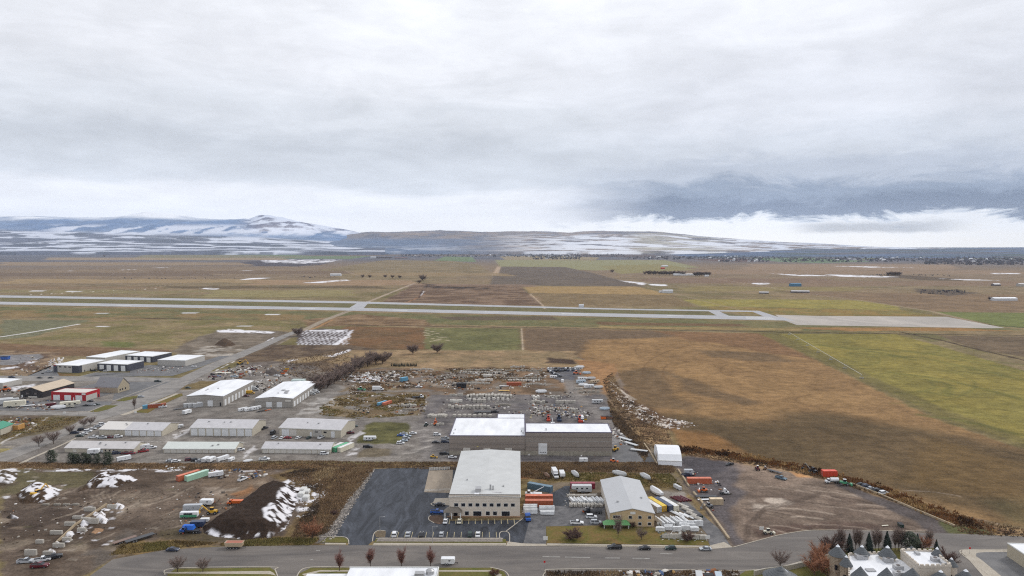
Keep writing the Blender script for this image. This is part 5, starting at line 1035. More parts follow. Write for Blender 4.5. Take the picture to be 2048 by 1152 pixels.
def spec_car(kind, c):
    """list of (name, mesh, (location), [sub-parts]) with x forward, y across, z up"""
    P_ = paint(c); out = []
    def add(n, mb, m, loc=(0, 0, 0), sub=()): out.append((n, mb.mesh(n, m) if isinstance(mb, MB) else mb, loc, sub))
    def wheels(xs, r, w, half):
        for x in xs:
            for s in (-1, 1):
                t, q = wheel_mesh(r, w); out.append(('wheel', t, (x, s * half, r), [('rim', q, (0, 0, 0))]))
    if kind in ('sedan', 'suv', 'hatchback', 'van', 'pickup'):
        L_, W_, H_ = {'sedan': (4.8, 1.85, 1.45), 'suv': (4.9, 1.95, 1.8), 'hatchback': (4.4, 1.8, 1.55), 'van': (6.0, 2.05, 2.5), 'pickup': (5.8, 2.0, 1.85)}[kind]
        hl, hw = L_ / 2, W_ / 2; belt = {'sedan': .92, 'suv': 1.08, 'hatchback': .98, 'van': 1.25, 'pickup': 1.1}[kind]
        b = MB(); b.prism([(-hl, .35), (hl - .05, .35), (hl, .6), (hl - .1, belt - .18), (hl - 1.2, belt), (-hl + .1, belt), (-hl, belt - .2)], -hw, hw)
        cab = {'sedan': (-1.75, 1.15, -1.05, .35), 'suv': (-2.3, 1.2, -2.05, .45), 'hatchback': (-2.05, 1.1, -1.5, .35), 'van': (-2.95, 2.2, -2.9, 1.5), 'pickup': (-.6, 1.35, -.35, .65)}[kind]
        x0, x1, r0, r1 = cab
        b.box(r0 - .02, r1 + .02, -hw + .22, hw - .22, H_ - .08, H_)
        for xx in (r0 + .02, (r0 + r1) / 2): b.fru(xx - .05, xx + .05, -hw + .02, hw - .02, belt, xx - .05, xx + .05, -hw + .2, hw - .2, H_ - .07)
        if kind == 'van': b.fru(-2.96, .6, -hw, hw, belt, -2.92, .5, -hw + .12, hw - .12, H_ - .02)
        if kind == 'pickup':
            b.box(-hl + .05, -.65, -hw, -hw + .1, belt, belt + .18).box(-hl + .05, -.65, hw - .1, hw, belt, belt + .18).box(-hl, -hl + .1, -hw, hw, belt, belt + .18)
        add('body', b, P_)
        g = MB(); g.fru(x0, x1, -hw + .06, hw - .06, belt, r0, r1, -hw + .22, hw - .22, H_ - .07); add('window', g, GLASS)
        if kind == 'pickup': q = MB(); q.box(-hl + .12, -.66, -hw + .12, hw - .12, belt, belt + .03); add('bed', q, CHAS)
        for s in (-1, 1): q = MB(); q.box(hl - .12, hl + .01, s * (hw - .3) - .2, s * (hw - .3) + .2, .62, .8); add('headlight', q, LAMP)
        wheels((-hl + 1.0, hl - 1.0), .36, .24, hw - .1)
    elif kind in ('box truck', 'tractor unit', 'tanker truck', 'flatbed truck', 'dump truck', 'crane truck'):
        Lb = {'box truck': 6.6, 'tractor unit': 2.6, 'tanker truck': 5, 'flatbed truck': 5.5, 'dump truck': 5, 'crane truck': 5.5}[kind]; hl = (Lb + 2.6) / 2; fx = hl - 2.5
        f_ = MB(); f_.box(-hl, hl - 1.2, -.5, .5, .6, .95); add('chassis', f_, CHAS)
        cb = MB(); cb.prism([(fx, .7), (hl, .7), (hl, 1.5), (hl - 1.0, 1.65), (fx + .1, 1.65)], -1.1, 1.1); cb.box(fx + .05, hl - 1.25, -1.02, 1.02, 2.45, 2.6); cb.box(fx, fx + .3, -1.1, 1.1, .7, 2.6); add('cab', cb, P_)
        g = MB(); g.fru(fx + .3, hl - .95, -1.08, 1.08, 1.64, fx + .3, hl - 1.3, -1.0, 1.0, 2.46); add('window', g, GLASS)
        if kind == 'box truck': b = MB(); b.box(-hl, fx - .1, -1.22, 1.22, .95, 3.7); add('cargo_box', b, P_)
        if kind == 'tanker truck': b = MB(); b.cyl((-hl + .4, 0, 2.05), (fx - .3, 0, 2.05), 1.1, n=14); add('tank', b, paint('white'))
        if kind == 'flatbed truck': b = MB(); b.box(-hl, fx - .1, -1.2, 1.2, .95, 1.15); b.box(fx - .3, fx - .15, -1.2, 1.2, 1.1, 2.2); add('deck', b, CHAS)
        if kind == 'dump truck': b = MB(); b.fru(-hl, fx - .2, -1.1, 1.1, 1.0, -hl - .3, fx - .1, -1.25, 1.25, 2.4); add('dump_bed', b, paint('orange') if c != 'tan' else P_)
        if kind == 'crane truck': b = MB(); b.box(-hl, fx - .1, -1.2, 1.2, .95, 1.3); b.cyl((fx - .8, 0, 1.3), (-hl - 1, 0, 4.4), .22, .14, n=6); add('boom', b, paint('white'))
        if kind == 'tractor unit': b = MB(); b.box(fx - .2, fx + .4, -1.15, 1.15, 1.0, 3.3); b.fru(fx + .4, fx + 1.4, -1.1, 1.1, 2.6, fx + .4, fx + .7, -1.0, 1.0, 3.3); add('sleeper', b, P_)
        wheels((-hl + .8, -hl + 2.0, hl - .9), .5, .3, 1.05)
    elif kind in ('cargo trailer', 'big trailer', 'flatbed trailer', 'camper', 'horse trailer', 'dump trailer'):
        Lb, H_ = {'cargo trailer': (5.2, 2.5), 'big trailer': (9, 3.2), 'flatbed trailer': (10, 1.2), 'camper': (8.5, 3.1), 'horse trailer': (6, 2.6), 'dump trailer': (6.6, 2.6)}[kind]; hl = Lb / 2
        b = MB()
        if kind == 'flatbed trailer': b.box(-hl, hl, -1.2, 1.2, .85, 1.1); add('deck', b, P_)
        elif kind == 'dump trailer': b.fru(-hl, hl, -1.05, 1.05, .95, -hl - .25, hl + .3, -1.25, 1.25, H_); add('dump_bed', b, P_); q = MB(); q.box(-hl + .1, hl + .1, -1.1, 1.1, H_, H_ + .02); add('load', q, paint('rust'))
        elif kind == 'camper':
            b.prism([(-hl, .6), (hl - 2.4, .6), (hl - 2.3, 1.5), (hl, 1.7), (hl - .2, H_), (-hl, H_)], -1.2, 1.2); add('body', b, P_)
            for x in (-2.6, -.6, 1.6): q = MB(); q.box(x, x + .9, -1.24, 1.24, 1.7, 2.3); add('window', q, GLASS)
            q = MB(); q.box(-hl + .3, hl - 1, -1.23, 1.23, 1.25, 1.45); add('stripe', q, paint('grey'))
        else:
            b.prism([(-hl, .55), (hl - .4, .55), (hl, 1.0), (hl, H_ - .3), (hl - .25, H_), (-hl + .1, H_), (-hl, H_ - .1)], -1.15, 1.15); add('body', b, P_)
            q = MB(); q.box(.3, 1.0, -1.19, -1.14, 1.6, 2.0); add('window', q, GLASS); q = MB(); q.box(-hl - .03, -hl + .02, -1.0, 1.0, .8, H_ - .3); add('door', q, paint('light grey'))
        q = MB(); q.box(hl, hl + 1.2, -.08, .08, .55, .68).cyl((hl + 1.0, 0, 0), (hl + 1.0, 0, .7), .06, n=6); add('hitch', q, CHAS)
        xs = (-.9, .0) if Lb < 9 else (-2.6, -1.6)
        if kind == 'dump trailer': xs = (-2.2, -1.0, .2, 1.4)
        wheels(xs, .42 if Lb < 9 else .5, .24, 1.12)
    elif kind == 'container' or kind == 'short container':
        Lb = 12.2 if kind == 'container' else 6.1
        b = MB(); b.box(-Lb / 2, Lb / 2, -1.22, 1.22, .15, 2.75); add('body', b, stripemat('box_' + c.replace(' ', '_'), PAL[c], tuple(v * .72 for v in PAL[c]), axis=0, period=.6, duty=.35, var=.08))
        f_ = MB()
        for x in (-Lb / 2, Lb / 2 - .12):
            for y in (-1.24, 1.12): f_.box(x - .02, x + .14, y, y + .14, .05, 2.8)
        for y in (-1.25, 1.13): f_.box(-Lb / 2, Lb / 2, y, y + .12, 2.62, 2.8); f_.box(-Lb / 2, Lb / 2, y, y + .12, .05, .25)
        add('frame', f_, paint(c)); r_ = MB(); r_.box(-Lb / 2 + .1, Lb / 2 - .1, -1.1, 1.1, 2.75, 2.79); add('roof', r_, mat('roof_' + c.replace(' ', '_'), tuple(min(.7, v * 1.3 + .05) for v in PAL[c]), var=.2, scale=.5))
        q = MB()
        for y in (-.6, -.2, .2, .6): q.cyl((-Lb / 2 - .05, y, .3), (-Lb / 2 - .05, y, 2.6), .03, n=5)
        add('door_bar', q, METAL)
    elif kind == 'boat':
        b = MB(); ys_ = [(-4, .9, .9), (-2, 1.25, .5), (1, 1.25, .4), (3, .8, .6), (4.3, .06, 1.0)]
        vs = []; 
        for x, w, z in ys_: vs += [(x, -w, z + .8), (x, -w * .9, z), (x, w * .9, z), (x, w, z + .8), (x, w * .35, 2.55 if -3 < x < 4 else 1.9), (x, -w * .35, 2.55 if -3 < x < 4 else 1.9)]
        fs = []
        for i in range(4):
            for j in range(6): fs.append((i * 6 + j, i * 6 + (j + 1) % 6, i * 6 + 6 + (j + 1) % 6, i * 6 + 6 + j)[::-1])
        fs += [tuple(range(5, -1, -1))[::-1], tuple(24 + i for i in range(6))]
        b.add(vs, fs); add('wrapped_hull', b, P_); q = MB(); q.box(-3, 3.5, -.7, .7, .35, .5); q.box(3.4, 5.2, -.08, .08, .4, .5); add('trailer_frame', q, CHAS); wheels((-1.2,), .36, .22, 1.1)
    elif kind in ('excavator', 'loader', 'tractor', 'roller', 'backhoe'):
        r_ = .55; b = MB()
        if kind == 'excavator': q = MB(); q.box(-2, 2, -1.4, -.8, 0, .9).box(-2, 2, .8, 1.4, 0, .9); add('track', q, CHAS); b.box(-1.9, 1.5, -1.3, 1.3, .95, 2.0); b.box(-1.9, -.6, -1.2, 1.2, 2.0, 2.5)
        else: b.box(-2, 1.2, -.8, .8, .9, 1.9); wheels((-1.5, 1.5), .7 if kind != 'roller' else .6, .5, .95)
        add('body', b, P_); q = MB(); q.box(-.5, .9, -.6, .5, 1.9, 3.0); add('cab', q, GLASS); q = MB(); q.box(-.55, .95, -.65, .55, 3.0, 3.12); add('cab_roof', q, paint('white') if kind == 'tractor' else P_)
        q = MB()
        if kind in ('excavator', 'backhoe'): q.cyl((1.2, .7, 1.6), (4.2, .7, 4.2), .28, .22, n=6).cyl((4.2, .7, 4.2), (5.8, .7, 1.6), .22, .16, n=6); q.box(5.3, 6.3, .1, 1.3, .6, 1.6)
        else: q.cyl((1, .6, 1.3), (3.0, .6, .8), .15, n=6).cyl((1, -.6, 1.3), (3.0, -.6, .8), .15, n=6); q.box(2.9, 3.7, -1.2, 1.2, .2, 1.2)
        add('arm', q, P_)
    elif kind == 'dumpster':
        b = MB(); b.fru(-1.8, 1.8, -1.0, 1.0, .15, -2.0, 2.0, -1.1, 1.1, 1.7); add('body', b, P_); q = MB(); q.box(-1.9, 1.9, -1.12, 1.12, 1.7, 1.8); add('lid', q, CHAS)
    return out
CARS = bpy.data.collections
def place(kind, c, px, py, deg, label, cat=None, group=None, z=0, s=1.0, name=None, world=False):
    """deg: heading of the front, 0 = right, 90 = away from the lens"""
    key = (kind, c)
    if key not in PROTO: PROTO[key] = spec_car(kind, c)
    x, y = (px, py) if world else U(px, py)
    r = empty(name or kind.replace(' ', '_'), (x, y, z), radians(deg)); r.scale = (s, s, s); tag(r, label, cat or kind, group)
    for n, me, loc, sub in PROTO[key]:
        o = link(n, me, r); o.location = loc
        for sn, sm_, sl in sub: q = link(sn, sm_, o); q.location = sl
    return r
V = place
V('pickup', 'black', 1229, 1097, 180, 'black pickup parked at the kerb, first of four along the lawn')
V('sedan', 'black', 1289, 1098.5, 180, 'black sedan parked at the kerb, second of four along the lawn')
V('hatchback', 'dark green', 1341, 1098.5, 180, 'dark green hatchback parked at the kerb, third of four along the lawn')
V('sedan', 'silver', 1411, 1100, 180, 'silver sedan parked at the kerb, last of four along the lawn by the east drive')
V('sedan', 'dark blue', 346, 1101.5, 0, 'dark blue sedan on the street left of the tan dump trailer', 'car')
V('dump trailer', 'tan', 469, 1096, 0, 'tan dump trailer with many wheels parked on the street below the dark soil mound', 'trailer')
V('cargo trailer', 'white', 896, 1128, 0, 'white box trailer parked alone at the near kerb of the street', 'trailer')
G1 = 'cars parked in the black office car park'
for px, c, k, lab in ((789, 'white', 'suv', 'white SUV at the left end of the front bay row in the black car park'), (816, 'silver', 'sedan', 'silver sedan second from left in the front bay row'), (843, 'black', 'sedan', 'black sedan third from left in the front bay row'), (883, 'silver', 'hatchback', 'silver hatchback in the middle of the front bay row'),
                      (940, 'dark green', 'suv', 'dark green SUV in the front bay row beside a white car'), (956, 'white', 'sedan', 'white sedan at the right end of the front bay row')):
    V(k, c, px, 1071, 90 + (970 - px) * .02, lab, 'car', G1)
V('sedan', 'white', 891, 1044.5, 90, 'white sedan left of the office porch facing the wall', 'car', G1); V('sedan', 'cream', 919, 1044.5, 90, 'cream sedan right of the office porch facing the wall', 'car', G1)
V('sedan', 'black', 880, 1011, 0, 'black sedan beside the small concrete apron left of the office', 'car', G1); V('pickup', 'blue', 874, 1026, 0, 'bright blue pickup left of the office porch', 'pickup', G1)
V('tractor unit', 'blue', 1055, 1040, -80, 'blue semi tractor parked right of the office corner', 'truck', z=0)
V('suv', 'white', 1183, 1036, 0, 'white SUV before the green porch office, upper of two', 'car'); V('suv', 'silver', 1192, 1047, 0, 'silver white SUV before the green porch office, lower of two', 'car'); V('pickup', 'white', 1154, 1048, 0, 'white pickup behind the bare red shrub on the lawn', 'pickup')
V('flatbed truck', 'black', 1186, 1026, 180, 'black flatbed truck with an orange load behind the white SUVs', 'truck'); V('dumpster', 'orange', 1169, 1024, 0, 'orange bin at the nose of the black flatbed truck', 'bin', s=.5)
# back of fence company
V('box truck', 'white', 1110, 953, -83, 'white box truck facing the lens in the weeds', 'truck'); V('cargo trailer', 'white', 1124, 953, -86, 'white enclosed trailer right of the box truck', 'trailer', s=1.1)
for px, py, d, lab in ((1151, 952, -72, 'white shrink-wrapped boat pointing to the lens, leftmost of three in the weeds'), (1239, 951, -40, 'white shrink-wrapped boat behind the blue-grey gable roof'), (1291, 957, -65, 'white shrink-wrapped boat right of the blue-grey roof')):
    V('boat', 'light grey', px, py, d, lab, 'boat', 'wrapped boats in the weeds', s=1.0)
V('boat', 'brown', 1094, 954, -70, 'small dark boat left of the white box truck', 'boat', s=.8)
V('container', 'slate blue', 1080, 980, -28, 'slate blue container lying askew behind the red ones', 'container', s=1.05)
V('crane truck', 'white', 1067, 991, 180, 'white crane truck between the slate blue and the red containers', 'truck')
V('container', 'dull orange', 1078, 1002, 0, 'faded orange container with a patchy roof, upper of the red pair', 'container', s=1.06); V('container', 'rust', 1078, 1012, 0, 'rust red container, lower of the red pair', 'container', s=1.06)
V('container', 'maroon', 1165, 976, 0, 'maroon container behind the white bus-like trailer', 'container'); V('camper', 'light grey', 1163, 984, 180, 'long white trailer with a row of dark openings before the maroon container', 'trailer', s=1.15)
for i, (c, x) in enumerate((('pale blue', 1298), ('cream', 1309))): pass
for c, px, py, lab in (('light grey', 1303.5, 1016, 'pale pink-roofed container against the right wall of the gabled office'), ('yellow', 1313.5, 1014, 'container with an orange-yellow end, second from the gabled office'), ('navy', 1326.5, 1014, 'navy container with a dark end, third from the gabled office'), ('cream', 1337.5, 1014, 'cream container, fourth from the gabled office')):
    V('container', c, px, py, 112, lab, 'container', 'containers beside the gabled office')
V('boat', 'white', 1312, 988, 112, 'long white wrapped boat behind the row of four containers', 'boat', s=1.2)
WFR = mat('white_vinyl', (.68, .69, .70), var=.18, scale=.6)
def stack(name, px, py, deg, w, l, n, label, group, m=WFR, h0=.5, cat='stack', lay=4, gap=.35):
    x, y = U(px, py); r = empty(name, (x, y, 0), radians(deg)); tag(r, label, cat, group); rr = random.Random(int(px * 7 + py))
    p = MB()
    for k in range(n):
        yy = (k - n / 2) * w / n; p.box(-l / 2 + rr.uniform(-.3, .3), l / 2 + rr.uniform(-.3, .3), yy, yy + w / n * (1 - gap * rr.random()), .25, h0 + rr.uniform(0, .5) * h0)
    p.build('panel_bundle', m, r); p = MB()
    for x_ in (-l / 3, 0, l / 3): p.box(x_ - .1, x_ + .1, -w / 2, w / 2, 0, .26)
    p.build('pallet', WOODD, r); return r
for k in range(9): stack('fence_bundle', 1144 + k * 7.4, 1003.5 + (k % 3) * .8, 105 - k * .5, 1.3, 5.4, 3, 'pallet of white vinyl fence lengths in the long stack left of the gabled office', 'white fence pallets left of the gabled office', h0=1.3)
for k in range(8): stack('fence_bundle', 1142 + k * 8.4, 1013, 100, 1.5, 2.2, 4, 'short grey white pallet along the near edge of the left fence stack', 'short fence pallets left of the gabled office', h0=1.1, m=mat('grey_vinyl', lin((190, 188, 182)), var=.2, scale=1))
for k in range(5): stack('fence_bundle', 1142 + k * 11, 993, 2, 1.4, 3.6, 3, 'low grey bundle behind the long white fence stack', 'low bundles behind the left fence stack', h0=.8, m=mat('grey_vinyl', lin((190, 188, 182))))
for (px, py, l) in ((1061, 1018, 6), (1060, 1022, 6), (1094, 1022, 6.6), (1094, 1029, 6.2), (1062, 1027, 5.4)): stack('fence_bundle', px, py, 0, 1.6, l, 4, 'long white fence bundle stacked in front of the red containers', 'white fence bundles by the red containers', h0=1.6)
for i, (px, py) in enumerate([(1312 + k * 10, 1047 - (k % 2) * .6) for k in range(6)]): stack('fence_bundle', px + 8, py, 106, 1.6, 6.4, 3, 'steep white fence bundle right of the gabled office', 'white fence bundles right of the gabled office', h0=1.5)
for i in range(5): stack('crate_frame', 1320 + i * 17, 1062 - (i % 2) * 2, 0, 1.6, 3.4, 3, 'white crate of fence parts in the middle row right of the gabled office', 'white crates right of the gabled office', h0=1.5)
for i in range(5): stack('crate_frame', 1366 + (i % 3) * 15, 1052 + (i // 3) * 5, 0, 1.6, 3.4, 3, 'white boxed crate at the right of the fence stacks', 'white boxed crates at the right of the fence stacks', h0=1.8)
for i in range(6): stack('crate_frame', 1333 + i * 14.5, 1076.5 + i * .5, 0, 1.0, 3.0, 2, 'pale grey panel along the front of the fence yard', 'grey panels at the front of the fence yard', h0=1.4, m=mat('grey_vinyl', lin((190, 188, 182))))
for i in range(4): stack('fence_bundle', 1350 + i * 9, 1028 + i * 2, 120, 1.2, 6, 2, 'flat white fence length lying right of the four containers', 'flat white lengths beside the four containers', h0=.5)
for i in range(4): stack('steel_rack', 1352 + i * 6.5, 1000 - i * .5, 122, 1.0, 7, 3, 'dark red steel length in the rack by the timber barrier', 'red steel lengths by the timber barrier', m=paint('dark red'), h0=.6)
for i in range(4): stack('steel_rack', 1366 + i * 9, 1014 + i * 8, 122, 1.4, 6, 3, 'grey white frame in the long rack by the timber barrier', 'frames in the rack by the timber barrier', m=mat('grey_vinyl', lin((190, 188, 182))), h0=.8)
V('dumpster', 'dark green', 1399, 1036, 20, 'dark green bin at the near end of the long rack', 'bin', s=.7)
V('big trailer', 'light grey', 1355, 978, 112, 'low grey trailer beside the retaining wall', 'trailer', s=.6)
# round dirt lot
V('container', 'dull orange', 1398, 966, 0, 'orange container on the black apron below the fabric shelter', 'container'); V('pickup', 'dark blue', 1374, 952, 10, 'dark pickup with a cap behind the orange container', 'pickup'); V('cargo trailer', 'silver', 1377, 947, 0, 'silver topped trailer below the fabric shelter', 'trailer', s=.9)
V('short container', 'tan', 1432, 1008, 0, 'yellow tan short container on the dirt lot', 'container'); V('tractor unit', 'white', 1448, 988, 0, 'white semi tractor right of the junk trailers', 'truck', s=.85); V('flatbed trailer', 'black', 1412, 996, 0, 'long black trailer behind the tan container', 'trailer'); V('loader', 'orange', 1408, 984, 180, 'orange loader among the black trailers', 'loader', s=.8)
V('flatbed trailer', 'white', 1408, 1001, 5, 'white boat-shaped trailer left of the tan container', 'trailer', s=.6); V('backhoe', 'grey', 1418, 1016, 200, 'grey machine with white hood left of the barrier bend', 'loader', s=.8)
V('pickup', 'slate blue', 1562, 958, -52, 'grey-blue pickup towing a black trailer on the dirt lot', 'pickup'); V('flatbed trailer', 'black', 1549, 945, -52, 'black trailer behind the grey-blue pickup', 'trailer', s=.8)
V('pickup', 'black', 1459, 930, 200, 'black pickup at the top edge of the dark apron', 'pickup', s=.8); V('tractor', 'dark red', 1515, 940, 80, 'dark red farm machine at the field edge, left of two', 'tractor', s=.8); V('tractor', 'brown', 1530, 939, 60, 'small brown machine at the field edge, right of two', 'tractor', s=.6)
V('backhoe', 'black', 1626, 946, 120, 'black machine left of the red container by the field', 'loader', s=1.0)
V('short container', 'bright red', 1658, 953, 0, 'red container at the field edge, behind the white tank truck', 'container', s=1.2); V('tanker truck', 'white', 1664, 966, 180, 'white tank truck on the dirt lot before the red container', 'truck', s=.9); V('tractor', 'green', 1688, 970, -20, 'green tractor right of the white tank truck', 'tractor', s=1.0)
for px, py, c, k, lab in ((1722, 970.5, 'black', 'sedan', 'black car nearest the tractor in the row along the field'), (1732, 974.5, 'dark blue', 'suv', 'dark blue car second in the row along the field'), (1741, 979, 'silver', 'sedan', 'silver car third in the row along the field'), (1754, 983, 'black', 'suv', 'black SUV fourth in the row along the field'), (1767, 988, 'white', 'suv', 'white SUV at the near end of the row along the field')):
    V(k, c, px, py, 20, lab, 'car', 'cars in the row along the field')
V('dumpster', 'dark green', 1801, 1053, 80, 'dark green bin by the street at the dirt lot', 'bin', s=.8); V('flatbed trailer', 'cream', 1770, 1052, 10, 'small pale trailer left of the green bin', 'trailer', s=.3); V('loader', 'cream', 1535, 1068, 0, 'cream skid loader beside the street bend', 'loader', s=.8)
# strip beside the halls
V('loader', 'yellow', 1147, 908, 0, 'yellow loader before the right block hall', 'loader', s=1.1); V('loader', 'yellow', 1156, 909, 170, 'second yellow loader before the right block hall, right of its twin', 'loader'); V('loader', 'yellow', 1230, 902, 60, 'yellow loader at the right corner of the block hall', 'loader'); V('cargo trailer', 'white', 1167, 924, 0, 'white trailer in the lane before the right block hall', 'trailer', s=.9)
V('tractor', 'orange', 1226, 925, 0, 'small orange tractor at the right end of the lane', 'tractor', s=.8); V('loader', 'yellow', 866, 916, 0, 'small yellow loader at the lane left of the office', 'loader', s=.7); V('sedan', 'white', 905, 916, 0, 'white car peeping out behind the left corner of the office roof', 'car')
for k, (px, py) in enumerate(((1250, 880), (1262, 890), (1278, 903))): V('flatbed trailer', 'light grey', px, py, 128 if k < 2 else 155, ['long white flatbed at the far end of the slanting row', 'long white flatbed in the middle of the slanting row', 'white flatbed at the near end of the slanting row'][k], 'trailer', 'white flatbeds right of the block hall')
for px, py, k, c, lab in ((1112, 908, 'dumpster', 'grey', 'grey bin left of the tall white door'), (1130, 909, 'backhoe', 'black', 'black machine right of the tall white door'), (1190, 910, 'dumpster', 'black', 'long black bin by the right block hall'), (1085, 909, 'flatbed trailer', 'dark red', 'dark red trailer bed behind the office roof')): V(k, c, px, py, 0, lab, 'machine' if k == 'backhoe' else k)
# yard left of the block halls
for px, py, c, k, d, lab in ((874, 871, 'white', 'suv', 0, 'white SUV left of the block hall'), (891, 879, 'silver', 'pickup', 0, 'silver pickup beside the block hall corner'), (890, 885, 'navy', 'suv', 0, 'navy SUV beside the block hall corner'), (872, 886, 'black', 'sedan', 0, 'black sedan left of the navy SUV'), (889, 909, 'black', 'pickup', 0, 'black pickup behind the top left of the office roof'),
    (808, 868.5, 'silver', 'sedan', 0, 'silver car at the top of the cluster by the grassy island'), (802, 872, 'blue', 'sedan', 0, 'bright blue car by the grassy island'), (815, 873.5, 'pale blue', 'sedan', 10, 'pale blue car right of the bright blue one'), (812, 879, 'silver', 'suv', 15, 'silver SUV in the slanting row by the grassy island'), (808, 883, 'pale blue', 'sedan', 15, 'pale blue sedan in the slanting row by the grassy island'), (801, 888, 'white', 'suv', 10, 'white SUV nearest in the slanting row by the grassy island'), (826, 868, 'white', 'sedan', 0, 'white sedan standing apart right of the grassy island'),
    (736, 895, 'black', 'pickup', 0, 'black pickup with a snowy bed below the grassy island'), (549, 877, 'silver', 'suv', 80, 'silver SUV at the left end of the row before the office shed'), (564, 877, 'white', 'sedan', 80, 'white car second in the row before the office shed'), (576, 877, 'red', 'sedan', 0, 'red car in the row before the office shed'), (597, 877, 'white', 'hatchback', 70, 'white car half way along the row before the office shed'), (618, 877, 'dark green', 'hatchback', 80, 'dark green car in the row before the office shed'), (643, 876, 'white', 'pickup', 70, 'white pickup at the right end of the row before the office shed'),
    (546, 868, 'black', 'van', 90, 'black van between two storage sheds'), (529, 858, 'black', 'pickup', 70, 'black pickup right of the seven-door shed'), (707, 854, 'dark green', 'pickup', 15, 'dark green pickup right of the office shed'), (697, 849, 'white', 'van', 60, 'white van at the back corner of the office shed'), (700, 867, 'dark red', 'pickup', 10, 'dark red pickup right of the office shed'), (481, 901, 'white', 'suv', 30, 'white SUV at the right end of the green roofed row'), (649, 909, 'white', 'suv', 5, 'white SUV before the lavender roofed row'), (529, 920, 'white', 'pickup', 5, 'white pickup on the lane above the reeds'),
    (379, 921, 'dark red', 'suv', 30, 'dark red SUV parked above the reeds'), (391, 922, 'black', 'suv', 30, 'black SUV right of the dark red one above the reeds'), (400, 923, 'silver', 'sedan', 30, 'silver car right of the black SUV above the reeds'), (341, 923, 'silver', 'sedan', 20, 'silver car parked above the reeds, far left of three'), (352, 924, 'white', 'sedan', 20, 'white low car above the reeds'),
    (233, 908, 'dark blue', 'suv', 20, 'dark blue car before the long cream shed'), (252, 908, 'dark red', 'sedan', 10, 'dark red car before the long cream shed'), (263, 908, 'maroon', 'sedan', 10, 'maroon car right of the dark red one'), (287, 904, 'red', 'pickup', 30, 'red pickup at the right end of the long cream shed'), (303, 897, 'white', 'pickup', 30, 'white pickup right of the long cream shed'),
    (205, 850, 'white', 'suv', 20, 'white SUV at the far end of the cluster by the avenue'), (196, 854, 'silver', 'sedan', 20, 'silver car in the far part of the cluster by the avenue'), (185, 859, 'white', 'sedan', 20, 'white sedan in the middle of the cluster by the avenue'), (176, 864, 'white', 'suv', 20, 'white SUV in the middle of the cluster by the avenue'), (164, 861, 'black', 'suv', 20, 'black SUV at the avenue side of the cluster'), (150, 867, 'dark blue', 'suv', 20, 'dark blue SUV at the left of the cluster by the avenue'), (168, 869, 'white', 'sedan', 20, 'low white car near the left of the cluster'), (160, 873, 'dark green', 'sedan', 10, 'dark green car at the near left of the cluster'), (187, 876, 'white', 'pickup', 25, 'white pickup left of the pale-roofed shed front'), (205, 877, 'silver', 'pickup', 10, 'silver pickup before the pale-roofed shed'), (220, 876, 'dark red', 'sedan', 5, 'dark red car before the pale-roofed shed'), (237, 875, 'white', 'suv', 25, 'white SUV at the right of the row before the pale-roofed shed'),
    (282, 795, 'silver', 'suv', 25, 'silver SUV driving on the avenue'), (80, 756.5, 'black', 'sedan', 0, 'black sedan on the cross street, left of two'), (102, 756.5, 'black', 'sedan', 0, 'black sedan on the cross street, right of two'), (24, 755.5, 'navy', 'pickup', 0, 'navy pickup at the left end of the cross street'), (188, 742.5, 'black', 'pickup', 0, 'black pickup before the dark blue hall'), (205, 742, 'black', 'suv', 10, 'black SUV before the dark blue hall'), (212, 743, 'white', 'sedan', 20, 'white car before the dark blue hall'), (98, 744, 'silver', 'pickup', 5, 'silver pickup left of the dark cornered hall'),
    (174, 812, 'black', 'sedan', 10, 'black car right of the long camper'), (184, 811, 'silver', 'pickup', 10, 'silver pickup right of the long camper'), (194, 810, 'dark green', 'sedan', 10, 'dark green car at the right end of the camper row'), (182, 803.5, 'black', 'sedan', 0, 'black car against the red hall'), (316, 763.5, 'dark green', 'pickup', 5, 'dark green pickup on the avenue car park'), (376, 776.5, 'dark green', 'sedan', 5, 'dark green car left of the left metal hall'), (154, 784, 'white', 'sedan', 15, 'white car behind the red hall corner'), (388, 734, 'white', 'suv', 10, 'white SUV right of the plain pale hall')):
    V(k, c, px, py, d, lab, {'sedan': 'car', 'suv': 'car', 'hatchback': 'car'}.get(k, k))
